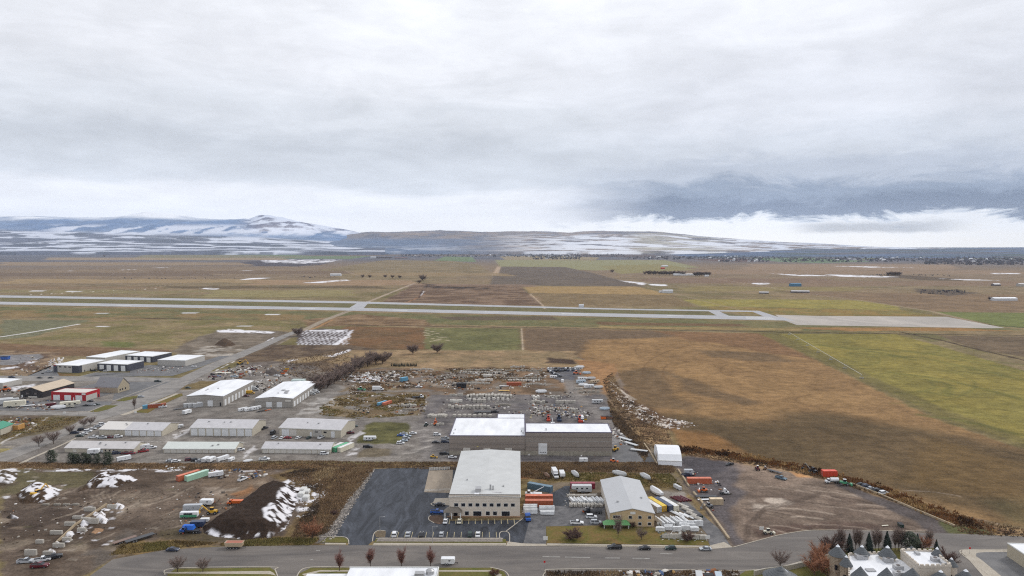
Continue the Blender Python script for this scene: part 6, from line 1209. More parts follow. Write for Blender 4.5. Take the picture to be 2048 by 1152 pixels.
for px, py, c, k, d, lab, s in ((412, 923, 'white', 'cargo trailer', 80, 'white enclosed trailer above the reeds, left of four', 1), (423, 923, 'white', 'cargo trailer', 80, 'white enclosed trailer above the reeds, second of four', 1), (446, 921, 'white', 'big trailer', 60, 'big white enclosed trailer above the reeds, third of four', .8), (463, 922, 'white', 'cargo trailer', 80, 'small white enclosed trailer above the reeds, last of four', .8), (496, 924, 'white', 'boat', 30, 'low white boat above the reeds', .6),
    (289, 898, 'white', 'cargo trailer', 30, 'white enclosed trailer at the right end of the long cream shed', 1.1), (248, 921, 'white', 'big trailer', 45, 'white trailer standing on snow above the reeds', .8), (188, 908, 'white', 'cargo trailer', 10, 'pale trailer before the long cream shed', 1.2), (356, 857, 'white', 'camper', 35, 'white camper right of the pale-roofed shed', .8),
    (141, 815, 'cream', 'camper', 25, 'long cream camper before the red hall', 1.5), (117, 818, 'white', 'boat', 10, 'white wrapped boat left of the long camper', 1.2), (103, 812, 'dark red', 'big trailer', 30, 'red and blue trailer before the red hall', .7), (30, 814, 'cream', 'big trailer', 25, 'long cream trailer in the truck yard', 1.5), (18, 809, 'light grey', 'big trailer', 28, 'grey white trailer second in the truck yard', 1.4), (6, 808, 'light grey', 'big trailer', 28, 'grey white trailer at the left edge of the truck yard', 1.4), (75, 814, 'brown', 'flatbed trailer', 10, 'brown junk-laden trailer in the truck yard', .8), (55, 813, 'white', 'flatbed trailer', 30, 'white flatbed in the truck yard', .9), (92, 783, 'white', 'boat', 10, 'long white boat before the black barn', 1.1),
    (374, 828, 'white', 'cargo trailer', 70, 'white trailer with red marks before the left metal hall', 1.2), (357, 819, 'black', 'flatbed trailer', 35, 'black flatbed left of the pale containers', .7), (486, 822, 'white', 'camper', 50, 'white camper between the metal halls, left of three', .8), (499, 822, 'white', 'camper', 50, 'white camper between the metal halls, middle of three', .8), (512, 820, 'white', 'camper', 50, 'white camper between the metal halls, right of three', .9), (523, 823, 'black', 'flatbed trailer', 50, 'black flatbed right of the three campers', .7), (536, 821, 'orange', 'flatbed trailer', 50, 'orange decked flatbed before the right metal hall', .5),
    (506, 781, 'light grey', 'box truck', 0, 'white box truck backed to the left metal hall', 1), (500, 788, 'yellow', 'box truck', 0, 'yellow box truck backed to the left metal hall', .8), (493, 793, 'dark red', 'sedan', 0, 'dark red car right of the left metal hall', 1), (622, 790, 'light grey', 'box truck', 0, 'white truck backed to the right metal hall, near one', .8), (630, 786, 'white', 'box truck', 0, 'white truck backed to the right metal hall, far one', .8),
    (756, 781, 'white', 'box truck', 0, 'white box truck with red lettering marks in the waste ground', 1), (721, 781, 'green', 'tractor', 0, 'green tractor under a white canopy left of the box truck', 1.1), (838, 775, 'white', 'sedan', 0, 'white car in the waste ground right of the blue-white heap', 1.2), (836, 796, 'white', 'flatbed truck', 0, 'white truck with many pipes in the waste ground', 1.1),
    (740, 881, 'white', 'camper', 0, 'white tarpaulin-covered stack on the grassy island', .9),
    (432, 953, 'white', 'big trailer', 30, 'white enclosed trailer on the dirt lot right of the green roofed container', .8), (486, 960, 'white', 'pickup', 70, 'white pickup alone on the dirt lot', 1), (414, 1010, 'white', 'cargo trailer', 0, 'white box trailer above the green and white bus', 1.1), (470, 1009, 'orange', 'dump truck', 180, 'orange dump truck at the foot of the dark mound', .9), (425, 1028, 'yellow', 'backhoe', 180, 'yellow loader at the foot of the dark mound', 1.0),
    (386, 1021, 'silver', 'big trailer', 5, 'silver topped bus-like trailer behind the green and white one', .9), (379, 1035, 'white', 'big trailer', 3, 'white and green food trailer on the dirt lot', .85), (396, 1054, 'navy', 'cargo trailer', 5, 'dark blue trailer below the yellow loader', 1.1), (410, 1044, 'white', 'cargo trailer', 5, 'small white trailer between the loader and the dark blue trailer', .7), (380, 1065, 'blue', 'flatbed truck', 180, 'truck with a bright blue tarpaulin load', 1.0),
    (250, 1083, 'brown', 'flatbed trailer', 52, 'timber decked flatbed by the weeds, left of two', .9), (280, 1080, 'black', 'flatbed trailer', 50, 'black flatbed carrying snow, right of two', 1.1), (74, 995, 'yellow', 'excavator', 70, 'yellow excavator digging at the snowy mound', 1.2),
    (52, 1125, 'silver', 'pickup', 10, 'silver pickup in the lower left corner group', 1), (85, 1122, 'white', 'pickup', 25, 'white pickup in the lower left corner group', 1), (106, 1117, 'black', 'pickup', 35, 'black dump-bed pickup in the lower left corner group', 1.1), (80, 1134, 'dark red', 'pickup', 8, 'dark maroon pickup nearest in the lower left corner group', 1.05),
    (11, 719, 'blue', 'dumpster', 0, 'bright blue skip at the left edge beyond the cross street', 2.0), (12, 783, 'orange', 'loader', 200, 'orange loader at the left edge beside the pale hall', 1.5),
    (1106, 850, 'white', 'crane truck', -85, 'white crane truck behind the right block hall', .9), (1164, 842, 'white', 'box truck', -88, 'white box truck facing the lens behind the right block hall', .9), (1208, 838, 'orange', 'dumpster', 0, 'orange machine at the yard edge beside a brown box', 1.2), (1218, 838, 'brown', 'dumpster', 0, 'dark brown box at the yard edge', 1.2), (1170, 840, 'yellow', 'dumpster', 0, 'small orange and yellow skip right of the red machine', .7),
    (1209, 820, 'pale blue', 'boat', 0, 'pale blue boat at the right yard edge', .9), (1195, 807, 'light grey', 'camper', 0, 'low grey white structure at the right yard edge', 1.0), (1028, 771, 'rust', 'container', 0, 'rust red container among the block rows', 'c'), (923, 775, 'black', 'dumpster', 0, 'wide black tank among the block rows', 2.2), (1107, 756, 'white', 'camper', 0, 'white trailer at the near left of the salvage car lot', .8), (1125, 764, 'white', 'short container', 90, 'white container with a black open end below the salvage lot', .8),
    (1082, 786, 'white', 'boat', 0, 'white and black boat at the top of the lower block rows', 1.1), (1008, 773.5, 'white', 'flatbed trailer', 0, 'white bed with a dark red side left of the rust container', .8), (1008, 783, 'yellow', 'flatbed trailer', 0, 'yellow beam trailer above the block rows', .9), (965, 826, 'black', 'flatbed trailer', 0, 'long black flatbed behind the left block hall', 1.2), (990, 825, 'black', 'pickup', 10, 'black pickup hitched behind the left block hall', 1),
    (870, 850, 'orange', 'backhoe', 80, 'orange yellow machine among the blocks left of the hall', .9), (852, 852, 'dark green', 'tractor', 80, 'dark green forklift with a yellow top', .8),
    (571, 743, 'orange', 'dumpster', 10, 'orange dumper in the scrap yard, nearest of three', .9), (566, 748, 'orange', 'dumpster', 0, 'orange dumper in the scrap yard, middle of three', .9), (574, 739, 'yellow', 'dumpster', 0, 'orange yellow skip in the scrap yard, farthest of three', .9), (554, 752, 'white', 'sedan', 0, 'white car left of the orange dumpers', 1.1), (480, 729, 'yellow', 'backhoe', 0, 'yellow excavator in the scrap yard', 1.3), (446, 748, 'cream', 'flatbed trailer', 0, 'long cream girder in the scrap yard', 1.4), (437, 754, 'blue', 'sedan', 20, 'blue car body in the scrap yard', 1), (469, 754, 'pale blue', 'pickup', 10, 'pale blue pickup in the scrap yard', 1.1), (504, 741, 'dark red', 'tractor', 0, 'dark red machine in the middle of the scrap yard', 1), (425, 755, 'dark red', 'pickup', 20, 'dark red lorry in the scrap yard', 1.2)):
    V(k, c, px, py, d, lab, {'sedan': 'car', 'cargo trailer': 'trailer', 'big trailer': 'trailer', 'flatbed trailer': 'trailer', 'flatbed truck': 'truck', 'short container': 'container', 'dumpster': 'bin'}.get(k, k), s=1.05 if s == 'c' else s)
for o in SC.objects:
    if str(o.get('label', '')).startswith('white and green food trailer'):
        t = MB(); t.box(-4.3, 4.2, -1.19, 1.19, .6, 1.9); t.build('green_livery', paint('green'), o); t = MB(); t.box(-2.5, 2.0, -1.22, -1.15, 1.95, 2.75); t.build('serving_window', GLASS, o)
t = MB(); q = U(378, 1063); t.fru(q[0] - 2.6, q[0] + 2.4, q[1] - 1.3, q[1] + 1.3, 1.2, q[0] - 2.2, q[0] + 2.0, q[1] - .8, q[1] + .8, 2.9); tag(t.build('blue_tarpaulin', CARTON), 'bright blue tarpaulin heap on the flatbed truck', 'tarpaulin')
t = MB(); q = U(1056, 1037); 
# green stripe of the food trailer is its livery; containers of the estate
for c, px, py, d, lab in (('dull orange', 377, 956, 58, 'orange container on the dirt lot, left of the pair'), ('pale green', 394, 956, 58, 'green roofed container on the dirt lot, right of the pair')): V('container', c, px, py, d, lab, 'container', 'container pair on the dirt lot')
for c, px, lab in (('cream', 671.5, 'cream container left of the green one'), ('green', 682, 'green container between two cream ones'), ('cream', 692, 'cream container right of the green one')): V('container', c, px, 899, 64, lab, 'container', 'containers beside the lavender roofed row')
for c, px, py, lab in (('teal blue', 304, 816, 'teal container on the avenue verge'), ('rust', 314, 815, 'rust container right of the teal one on the verge')): V('container', c, px, py, 32, lab, 'container')
V('pickup', 'white', 326, 815, 30, 'white pickup right of the rust container on the verge', 'pickup')
for k, px in enumerate((385, 393, 403)): V('container', 'light grey', px, 812.5, 42, ['pale grey container before the left metal hall, left of three', 'pale grey container before the left metal hall, middle of three', 'pale grey container before the left metal hall, right of three'][k], 'container')
for c, px, lab in (('teal blue', 764, 'light blue container in the waste ground'), ('dull orange', 774, 'orange red container right of the light blue one')): V('container', c, px, 809, 62, lab, 'container', s=.8)
V('short container', 'teal blue', 808, 762, 50, 'light blue tank box under a white sheet in the waste ground', 'container', s=1.2)
V('roller', 'bright red', 1096.5, 840, -90, 'bright red machine behind the right block hall, left one', 'loader', s=1.1, name='red_machine'); V('roller', 'bright red', 1160, 842, -90, 'bright red machine behind the right block hall, right one', 'loader', s=1.3, name='red_machine'); V('roller', 'navy', 1118, 840, -90, 'navy machine between the two bright red ones', 'loader', s=1.3, name='navy_machine')
V('cargo trailer', 'light grey', 1398, 1160, 80, 'pale trailer roof in the scrap strip at the bottom edge', 'trailer'); V('cargo trailer', 'pale blue', 1437, 1162, 80, 'blue-grey trailer roof in the scrap strip at the bottom edge', 'trailer'); V('dumpster', 'orange', 1417, 1158, 0, 'orange skip in the scrap strip at the bottom edge', 'bin')
# salvage cars
random.seed(5)
for i in range(34):
    r_, c_ = divmod(i, 12); px = 1097 + c_ * 4.9 + random.uniform(-1, 1); py = 738 + r_ * 3.6 + random.uniform(-.8, .8)
    if r_ == 2: px = 1098 + c_ * 2.6; py = 743 + c_ * 1.2
    c = random.choice(['white', 'silver', 'black', 'navy', 'dark blue', 'black', 'white', 'grey'])
    V(random.choice(['sedan', 'suv']), c, px, py, random.choice([70, 90, 80]), c + ' car in the crowded salvage lot at the top of the yard', 'car', 'salvage lot cars, ' + c)
for i, (px, py, c) in enumerate(((1160, 736, 'white'), (1157, 740, 'light grey'), (1173, 748, 'pale blue'), (1165, 761, 'white'), (1182, 759, 'light grey'), (1162, 767, 'pale blue'), (1166, 772, 'white'), (1178, 776, 'white'), (1197, 777, 'light grey'), (1190, 767, 'tan'))):
    V('camper' if i % 2 else 'boat', c, px, py, -10 + i * 3, 'parked white ' + ('camper' if i % 2 else 'boat') + ' right of the salvage lot', 'camper' if i % 2 else 'boat', 'boats and campers right of the salvage lot ' + ('b' if i % 2 else 'a'), s=1)
for o in SC.objects:
    if o.get('group', '').startswith('boats and campers'): o['group'] = 'campers right of the salvage lot' if 'camper' in o['category'] else 'boats right of the salvage lot'
V('loader', 'orange', 1152, 749, 0, 'orange machine at the corner of the salvage lot', 'loader', s=1.2)
# ---------------------------------------------------------------- concrete blocks in rows
BLK = [mat('precast_concrete', lin((176, 174, 168)), rough=.9, var=.12, scale=.6), mat('pale_precast', lin((206, 206, 202)), rough=.9, var=.1, scale=.6), mat('weathered_precast', lin((150, 146, 138)), rough=.9, var=.15, scale=.6)]
bms = {}
def block(px, py, l, w, h, m, deg, label, group, nm='concrete_block'):
    k = (round(l, 1), round(w, 1), round(h, 1), m)
    if k not in bms:
        p = MB(); l_, w_, h_ = k[:3]; p.box(-l_ / 2, l_ / 2, -w_ / 2, w_ / 2, 0, h_); p.fru(-l_ / 2 + .15, l_ / 2 - .15, -w_ / 2 + .15, w_ / 2 - .15, h_ - .01, -l_ / 2 + .3, l_ / 2 - .3, -w_ / 2 + .3, w_ / 2 - .3, h_ + .12)
        p.box(-l_ * .25, -l_ * .15, -.1, .1, h_ + .1, h_ + .3); bms[k] = p.mesh(nm, BLK[m])
    o = link(nm, bms[k]); x, y = U(px, py); o.location = (x, y, 0); o.rotation_euler = (0, 0, radians(deg)); tag(o, label, 'concrete block', group)
random.seed(9)
rows = [(899, 926, 792, 5, 2.0, 1.6, 1.6, 0, 'in the small group left of the main block row'), (933, 1024, 794, 15, 2.0, 6.2, 2.2, 0, 'standing lengthwise in the long main block row'), (935, 1020, 800, 9, 1.9, 2.0, 1.7, 1, 'at the near side of the long main block row'),
        (902, 922, 804, 3, 4.3, 2.0, 1.8, 1, 'wide and pale in the trio before the main row'), (946, 972, 804, 4, 2.2, 2.5, 2.2, 0, 'in the short group behind the boxes row'), (895, 980, 816, 12, 2.0, 3.6, 2.2, 0, 'in the row nearest the hall roof on the left'), (990, 1022, 811, 7, 1.6, 1.6, 1.3, 2, 'small, right of the nearest row'),
        (857, 893, 834, 8, 1.8, 4.8, 1.7, 0, 'in the slanting group left of the hall roof'), (904, 985, 833, 8, 2.2, 3.0, 1.6, 0, 'just behind the left hall roof'), (862, 888, 850, 5, 1.7, 1.5, 1.3, 0, 'beside the orange machine'), (1066, 1078, 797, 3, 1.8, 4.5, 2.0, 1, 'pale and long right of the centre lane'), (1095, 1120, 795, 5, 2.0, 2, 1.7, 0, 'in the group right of the centre lane'),
        (1063, 1090, 806, 5, 2.0, 2.6, 2.0, 0, 'in the lower group right of the centre lane'), (1112, 1150, 806, 8, 2.4, 2.2, 2.0, 0, 'in the double row above the junk bench'), (1072, 1156, 819, 16, 1.1, 1.1, 1.2, 1, 'tiny and white in the long junk row behind the right hall'), (1142, 1155, 824, 4, 1.6, 1.6, 2.8, 0, 'tall among the junk behind the right hall'),
        (905, 980, 768, 18, 1.7, 1.5, 1.5, 0, 'in the even row left of the rust container'), (951, 986, 762, 6, 2.6, 2, 1.8, 1, 'pale, in the short row above the even row'), (968, 984, 753, 3, 3, 3, 2.2, 1, 'large and pale near the top of the yard'), (1012, 1090, 757, 16, 1.8, 1.8, 1.2, 2, 'round-edged in the row right of centre'),
        (1015, 1080, 762, 13, 1.7, 1.7, 1.4, 1, 'in the row just behind the rust container'), (1050, 1085, 769, 7, 1.8, 1.6, 1.3, 0, 'right of the rust container'), (1150, 1165, 779, 3, 2.6, 2, 1.5, 0, 'left of the white camper group'), (1157, 1200, 785, 5, 2.2, 2, 1.4, 2, 'on the grass below the camper group'),
        (803, 832, 813, 8, 1.8, 2.2, 1.8, 0, 'in the cluster right of the orange red container'), (790, 815, 829, 8, 1.6, 1.6, 1.0, 2, 'low in the grass by the grassy lane'), (806, 834, 820, 6, 1.8, 1.6, 1.2, 2, 'behind the lowest cluster by the lane'), (933, 1005, 741, 16, 2, 2, 1.5, 2, 'in the upper weathered row'),
        (925, 1010, 746, 18, 1.8, 1.8, 1.4, 0, 'in the second upper row'), (1010, 1085, 742, 20, 1.8, 1.8, 1.2, 2, 'in the upper right row'), (820, 868, 740, 10, 2.0, 1.8, 1.5, 0, 'in the grey pile at the top left of the yard'), (870, 930, 757, 8, 1.7, 1.5, 1.0, 2, 'by the lane at the top left of the yard'), (1020, 1050, 735, 6, 2, 1.8, 1.6, 0, 'in the topmost pile of the yard')]
for x0, x1, y, n, l, w, h, m, lab in rows:
    for k in range(n):
        px = x0 + (x1 - x0) * (k + .5) / n + random.uniform(-.5, .5)
        block(px, y + random.uniform(-.8, .8), l, w, h * random.choice([1, 1, .8]), m, random.uniform(-6, 6) + (-20 if x1 < 895 and y == 834 else 0), 'grey concrete block ' + lab, 'concrete blocks ' + lab)
# retaining-block bays on the dirt lot
for i, (px, py, l, h, d) in enumerate(((180, 1022, 5, 1.8, 0), (172, 1042, 4, 1.6, 0), (140, 1051, 4.5, 1.6, 0), (113, 1068, 5, 1.5, 0), (164, 1064, 3.5, 1.8, 0), (188, 1047, 4, 2.4, 0), (155, 1037, 4, 1.2, 0), (224, 1017, 4, 1.8, 0), (80, 1086, 3, 1.4, 0), (118, 1094, 4.5, 1.6, 0), (134, 1082, 3.5, 1.6, 0), (62, 1110, 4.5, 2.2, 0), (96, 1109, 3.5, 1.4, 0))):
    block(px, py, l, .9, h, 0, d, ['grey block wall of the top bay', 'grey block wall left of the second snow heap', 'grey block wall above the orange dirt strip', 'grey block wall at the left end of the third bay', 'grey block wall in front of the third snow heap', 'tall grey block wall behind the big snow heap', 'low grey block wall left of the snow heaps', 'grey block wall at the top right bay', 'small grey block wall by the round ring', 'grey block wall before the lower snow heap', 'grey block wall above the lower snow heap', 'high grey block wall behind the parked pickups', 'grey block wall beside the lowest snow heap'][i], 'bay walls on the dirt lot', 'bay_wall')
for i, px in enumerate((92, 115, 133, 152)): block(px, 1010, 3, .8, .7, 2, 0, 'low pale barrier block in the line below the snowy mound', 'low barrier blocks on the dirt lot', 'barrier_block')
for pts, lab in ((([(112, 1088), (150, 1052), (214, 1010)]), 'thin timber wall line running diagonally between the bays'),):
    o = ribbon('timber_wall', pts, .4, WOOD, z0=0, z1=1.0); o['kind'] = 'thing'; tag(o, lab, 'wall')
# ================================================================ MOUNDS AND SNOW HEAPS
PM = attrmat('pile_soil', s1=1.4, s2=.35, s3=.08, v=(.35, .3, .2), bump=.3)
def mound(name, label, pts, hmax, fall, base, fn=None, step=1.0, rough=.35, cat='mound', seed=1, z=0):
    P_ = [U(*p) for p in pts]; xs = [p[0] for p in P_]; ys_ = [p[1] for p in P_]
    X, Y = np.meshgrid(np.arange(min(xs) - 3, max(xs) + 3, step), np.arange(min(ys_) - 3, max(ys_) + 3, step), indexing='ij')
    wx = X + (fbm(X / 6, Y / 6, seed) - .5) * 3; wy = Y + (fbm(X / 6, Y / 6, seed + 5) - .5) * 3
    d = sdist(wx, wy, P_); Hh = hmax * sstep(0, fall, d) * (1 + (fbm(X / 5, Y / 5, seed + 9, 4) - .5) * rough * 2) - .35 * (d < .3)
    c = np.tile(np.array(lin(base)), X.shape + (1,)) * (.8 + .4 * fbm(X / 3, Y / 3, seed + 2))[..., None]
    pt = Paint(X.ravel(), Y.ravel(), c.reshape(-1, 3)); 
    if fn: fn(pt, Hh.ravel())
    ii = np.arange(X.size).reshape(X.shape); q = np.stack([ii[:-1, :-1], ii[1:, :-1], ii[1:, 1:], ii[:-1, 1:]], -1).reshape(-1, 4)
    o = link(name, npmesh(name, np.stack([X.ravel(), Y.ravel(), Hh.ravel() + z], 1), q[(Hh.ravel()[q].max(1) > -.2)], pt.c, PM, smooth=True)); tag(o, label, cat); return o
def f1(p, H):
    p.poly([(612, 955), (645, 960), (610, 1010), (592, 1045), (554, 1080), (540, 1066), (530, 1042), (558, 1008), (578, 976)], SNOW, fe=.5, warp=2.5, brk=(2.4, .45, .06)); p.poly([(570, 1045), (590, 1030), (560, 1070), (545, 1072)], (70, 58, 50), fe=.6, warp=2)
    p.poly([(400, 1060), (430, 1069), (520, 1073), (540, 1070), (540, 1076), (430, 1076), (398, 1066)], SNOW, fe=.4, warp=2, brk=(2.5, .5, .04))
mound('soil_mound', 'big dark soil mound with snow on its right flank', [(548, 968), (575, 972), (600, 975), (596, 1010), (580, 1050), (545, 1078), (480, 1080), (410, 1072), (400, 1058), (425, 1040), (470, 1012), (500, 985)], 5.2, 9, (58, 48, 42), f1, step=.45, rough=.12, seed=3)
def f2(p, H): p.poly([(190, 948), (270, 945), (275, 970), (230, 975), (180, 974), (176, 962)], SNOW, fe=.4, warp=2.5, brk=(2.6, .49, .05))
mound('soil_mound', 'dark mound with broken snow on top, at the back of the dirt lot', [(185, 955), (215, 947), (262, 950), (278, 958), (235, 976), (180, 978), (160, 984), (150, 990), (168, 970)], 3.0, 6, (72, 60, 50), f2, step=.4, seed=8)
def f3(p, H): p.poly([(35, 975), (80, 965), (125, 975), (118, 990), (85, 1008), (60, 1003), (35, 995)], SNOW, fe=.4, warp=2.5, brk=(2.4, .49, .05), seed=4)
mound('soil_mound', 'snow covered mound behind the yellow excavator', [(32, 990), (45, 975), (85, 965), (122, 978), (118, 992), (88, 1010), (40, 1006)], 2.8, 6, (76, 62, 50), f3, step=.4, seed=12)
def f4(p, H): p.poly([(-30, 940), (38, 942), (34, 955), (24, 970), (-30, 968)], SNOW, fe=.4, warp=2.5, brk=(2.6, .49, .05), seed=9)
mound('soil_mound', 'snowy mound at the left edge of the dirt lot', [(-30, 945), (36, 942), (38, 952), (26, 968), (5, 972), (-30, 970)], 2.4, 6, (84, 74, 62), f4, step=.45, seed=15)
mound('soil_mound', 'small dark heap standing on the far grey lot', [(428, 690), (440, 680), (460, 680), (474, 690), (450, 694)], 4, 9, (84, 70, 58), None, step=1.2, seed=22)
mound('soil_mound', 'dark gravel heap in the scrap yard', [(520, 748), (545, 738), (566, 745), (545, 752)], 3.5, 8, (88, 82, 80), None, step=1.2, seed=25)
mound('soil_mound', 'small dark mound with a snow cap left on the dirt lot', [(10, 1034), (28, 1030), (40, 1034), (38, 1038), (14, 1039)], 1.5, 2.4, (60, 52, 46), lambda p, H: p.poly([(26, 1031), (42, 1033), (38, 1038), (26, 1037)], SNOW, fe=.3, warp=.6), step=.5, seed=26)
for i, (px, py, rx, ry, lab) in enumerate(((203, 1038, 18, 11, 'big snow heap in the second bay'), (170, 1046, 14, 7, 'snow heap left of the big one'), (165, 1060, 12, 9, 'snow heap above the brown patch'), (236, 1013, 16, 6, 'snow heap in the top bay'), (192, 1028, 9, 4, 'small snow heap left of the top bay'), (212, 1019, 10, 3, 'thin snow heap below the top bay'), (140, 1068, 10, 6, 'snow heap beside the timber line'), (136, 1079, 12, 5, 'snow heap above the lower bay'), (118, 1089, 13, 6, 'snow heap before the lower bay wall'), (104, 1101, 11, 6, 'lowest snow heap behind the pickups'))):
    mound('snow_heap', lab, [(px - rx, py + ry * .4), (px - rx * .5, py - ry * .8), (px + rx * .4, py - ry), (px + rx, py), (px + rx * .5, py + ry), (px - rx * .4, py + ry)], 1.3 + ry * .07, 2.6, (226, 229, 238), lambda p, H: p.poly([(px - 40, py - 20), (px + 40, py - 20), (px + 40, py + 20), (px - 40, py + 20)], (120, 112, 106), warp=1, brk=(1.1, .6, .05)), step=.5, rough=.5, cat='snow heap', seed=30 + i)
mound('sand_heap', 'orange brown dirt heap right of the snow heaps', [(178, 1066), (186, 1056), (206, 1058), (204, 1063), (188, 1069)], .9, 2.5, (158, 124, 94), None, step=.5, cat='heap', seed=44)
# ================================================================ VEGETATION
STM = attrmat('dry_stems', s1=1.0, s2=.2, s3=.05, v=(.1, .15, .1), bump=0)
def tufts(name, pts, n, h, colors, w=.25, seed=1, lean=.5, flat=False, line=None, wid=3, brk=None):
    rr = np.random.RandomState(seed)
    if line:
        P_ = [U(*p) for p in line]; seg = rr.randint(0, len(P_) - 1, n); t = rr.rand(n); P_ = np.array(P_)
        L_ = np.hypot(*(P_[1:] - P_[:-1]).T); seg = rr.choice(len(P_) - 1, n, p=L_ / L_.sum()); a = P_[seg]; b = P_[seg + 1]
        xy = a + (b - a) * t[:, None] + rr.randn(n, 2) * wid
    else:
        P_ = [U(*p) for p in pts]; xs = [p[0] for p in P_]; ys_ = [p[1] for p in P_]; xy = np.zeros((0, 2))
        while len(xy) < n:
            q = np.stack([rr.uniform(min(xs), max(xs), n), rr.uniform(min(ys_), max(ys_), n)], 1)
            m = sdist(q[:, 0], q[:, 1], P_) > 0
            if brk: m &= fbm(q[:, 0] / brk[0], q[:, 1] / brk[0], seed, 3) > brk[1]
            xy = np.concatenate([xy, q[m]])
        xy = xy[:n]
    clump = fbm(xy[:, 0] / 4, xy[:, 1] / 4, seed + 1, 3)
    k = 4; N = n * k; base = np.repeat(xy, k, 0) + rr.randn(N, 2) * .35; hh = np.repeat(h * (.35 + 1.1 * clump), k) * rr.uniform(.5, 1.2, N)
    ang = rr.uniform(0, pi, N); dx, dy = np.cos(ang) * w, np.sin(ang) * w; tp = base + rr.randn(N, 2) * lean * hh[:, None] * .5
    V = np.zeros((N, 3, 3)); V[:, 0, 0] = base[:, 0] - dx; V[:, 0, 1] = base[:, 1] - dy; V[:, 1, 0] = base[:, 0] + dx; V[:, 1, 1] = base[:, 1] + dy; V[:, 2, :2] = tp; V[:, 2, 2] = hh
    cs = np.array([lin(c) for c in colors]); ci = np.clip((fbm(xy[:, 0] / 9, xy[:, 1] / 9, seed + 3, 3) * 1.6 - .3) * len(cs), 0, len(cs) - 1).astype(int); c = cs[np.repeat(ci, k)] * rr.uniform(.85, 1.45, (N, 1)); c = np.repeat(c, 3, 0)
    o = link(name, npmesh(name, V.reshape(-1, 3), np.arange(N * 3).reshape(N, 3), c, STM)); tag(o, kind='stuff'); return o
WC = [(152, 132, 100), (130, 108, 82), (112, 94, 74), (90, 78, 66)]; RC = [(144, 122, 92), (132, 110, 84), (114, 96, 76)]; GC = [(120, 112, 64), (140, 122, 78), (108, 92, 60)]
tufts('reeds', RD[:9] + RD[9:], 8000, .7, RC, seed=2)
tufts('reeds', [(690, 930), (745, 930), (745, 942), (690, 1010), (655, 1065), (620, 1075), (640, 1010), (670, 965)], 4400, 1.1, RC, w=.2, seed=3)
tufts('weeds', [(600, 940), (690, 935), (665, 965), (640, 1010), (625, 1070), (580, 1085), (600, 1040), (640, 990), (560, 950)], 2600, 1.0, WC, seed=4)
tufts('weeds', [(440, 1088), (560, 1076), (640, 1078), (620, 1090), (450, 1092)], 1600, .9, GC, w=.2, seed=5)
tufts('weeds', [(222, 1110), (245, 1090), (350, 1082), (440, 1086), (340, 1097), (300, 1103)], 1300, .8, GC, w=.2, seed=6)
tufts('reeds', [(1035, 925), (1345, 925), (1350, 945), (1230, 942), (1110, 940), (1100, 960), (1040, 955)], 4400, .8, RC, seed=7)
tufts('weeds', [(1040, 950), (1100, 962), (1260, 962), (1300, 975), (1365, 975), (1340, 948), (1100, 945)], 2600, .7, GC, seed=8)
tufts('brush', BB, 4600, .65, WC, seed=9, w=.3)
tufts('brush', None, 2600, 1.2, [(158, 128, 82), (120, 84, 50), (76, 56, 40)], seed=10, w=.4, line=[(1345, 898), (1450, 908), (1570, 930), (1690, 958), (1790, 990), (1880, 1030), (1960, 1055)], wid=3)
tufts('brush', [(1215, 800), (1240, 830), (1262, 860), (1300, 895), (1290, 925), (1260, 880), (1228, 850)], 1800, 1.0, WC, seed=11, w=.4)
tufts('weeds', [(560, 720), (700, 700), (690, 750), (640, 780), (560, 740)], 1300, .8, WC, seed=12, w=.4)
tufts('weeds', [(690, 745), (880, 738), (1150, 735), (1100, 760), (880, 770), (700, 790)], 3000, .9, WC, seed=13, w=.5, brk=(14, .5))
tufts('weeds', [(640, 812), (700, 785), (850, 790), (850, 830), (720, 838), (640, 830)], 2400, .8, GC, seed=14, w=.4, brk=(10, .47))
tufts('weeds', [(1090, 1144), (1480, 1143), (1480, 1175), (1090, 1175)], 2600, .9, WC, seed=15, w=.25)
tufts('weeds', [(0, 838), (170, 834), (120, 856), (0, 880)], 1200, .6, GC, seed=16, w=.3)
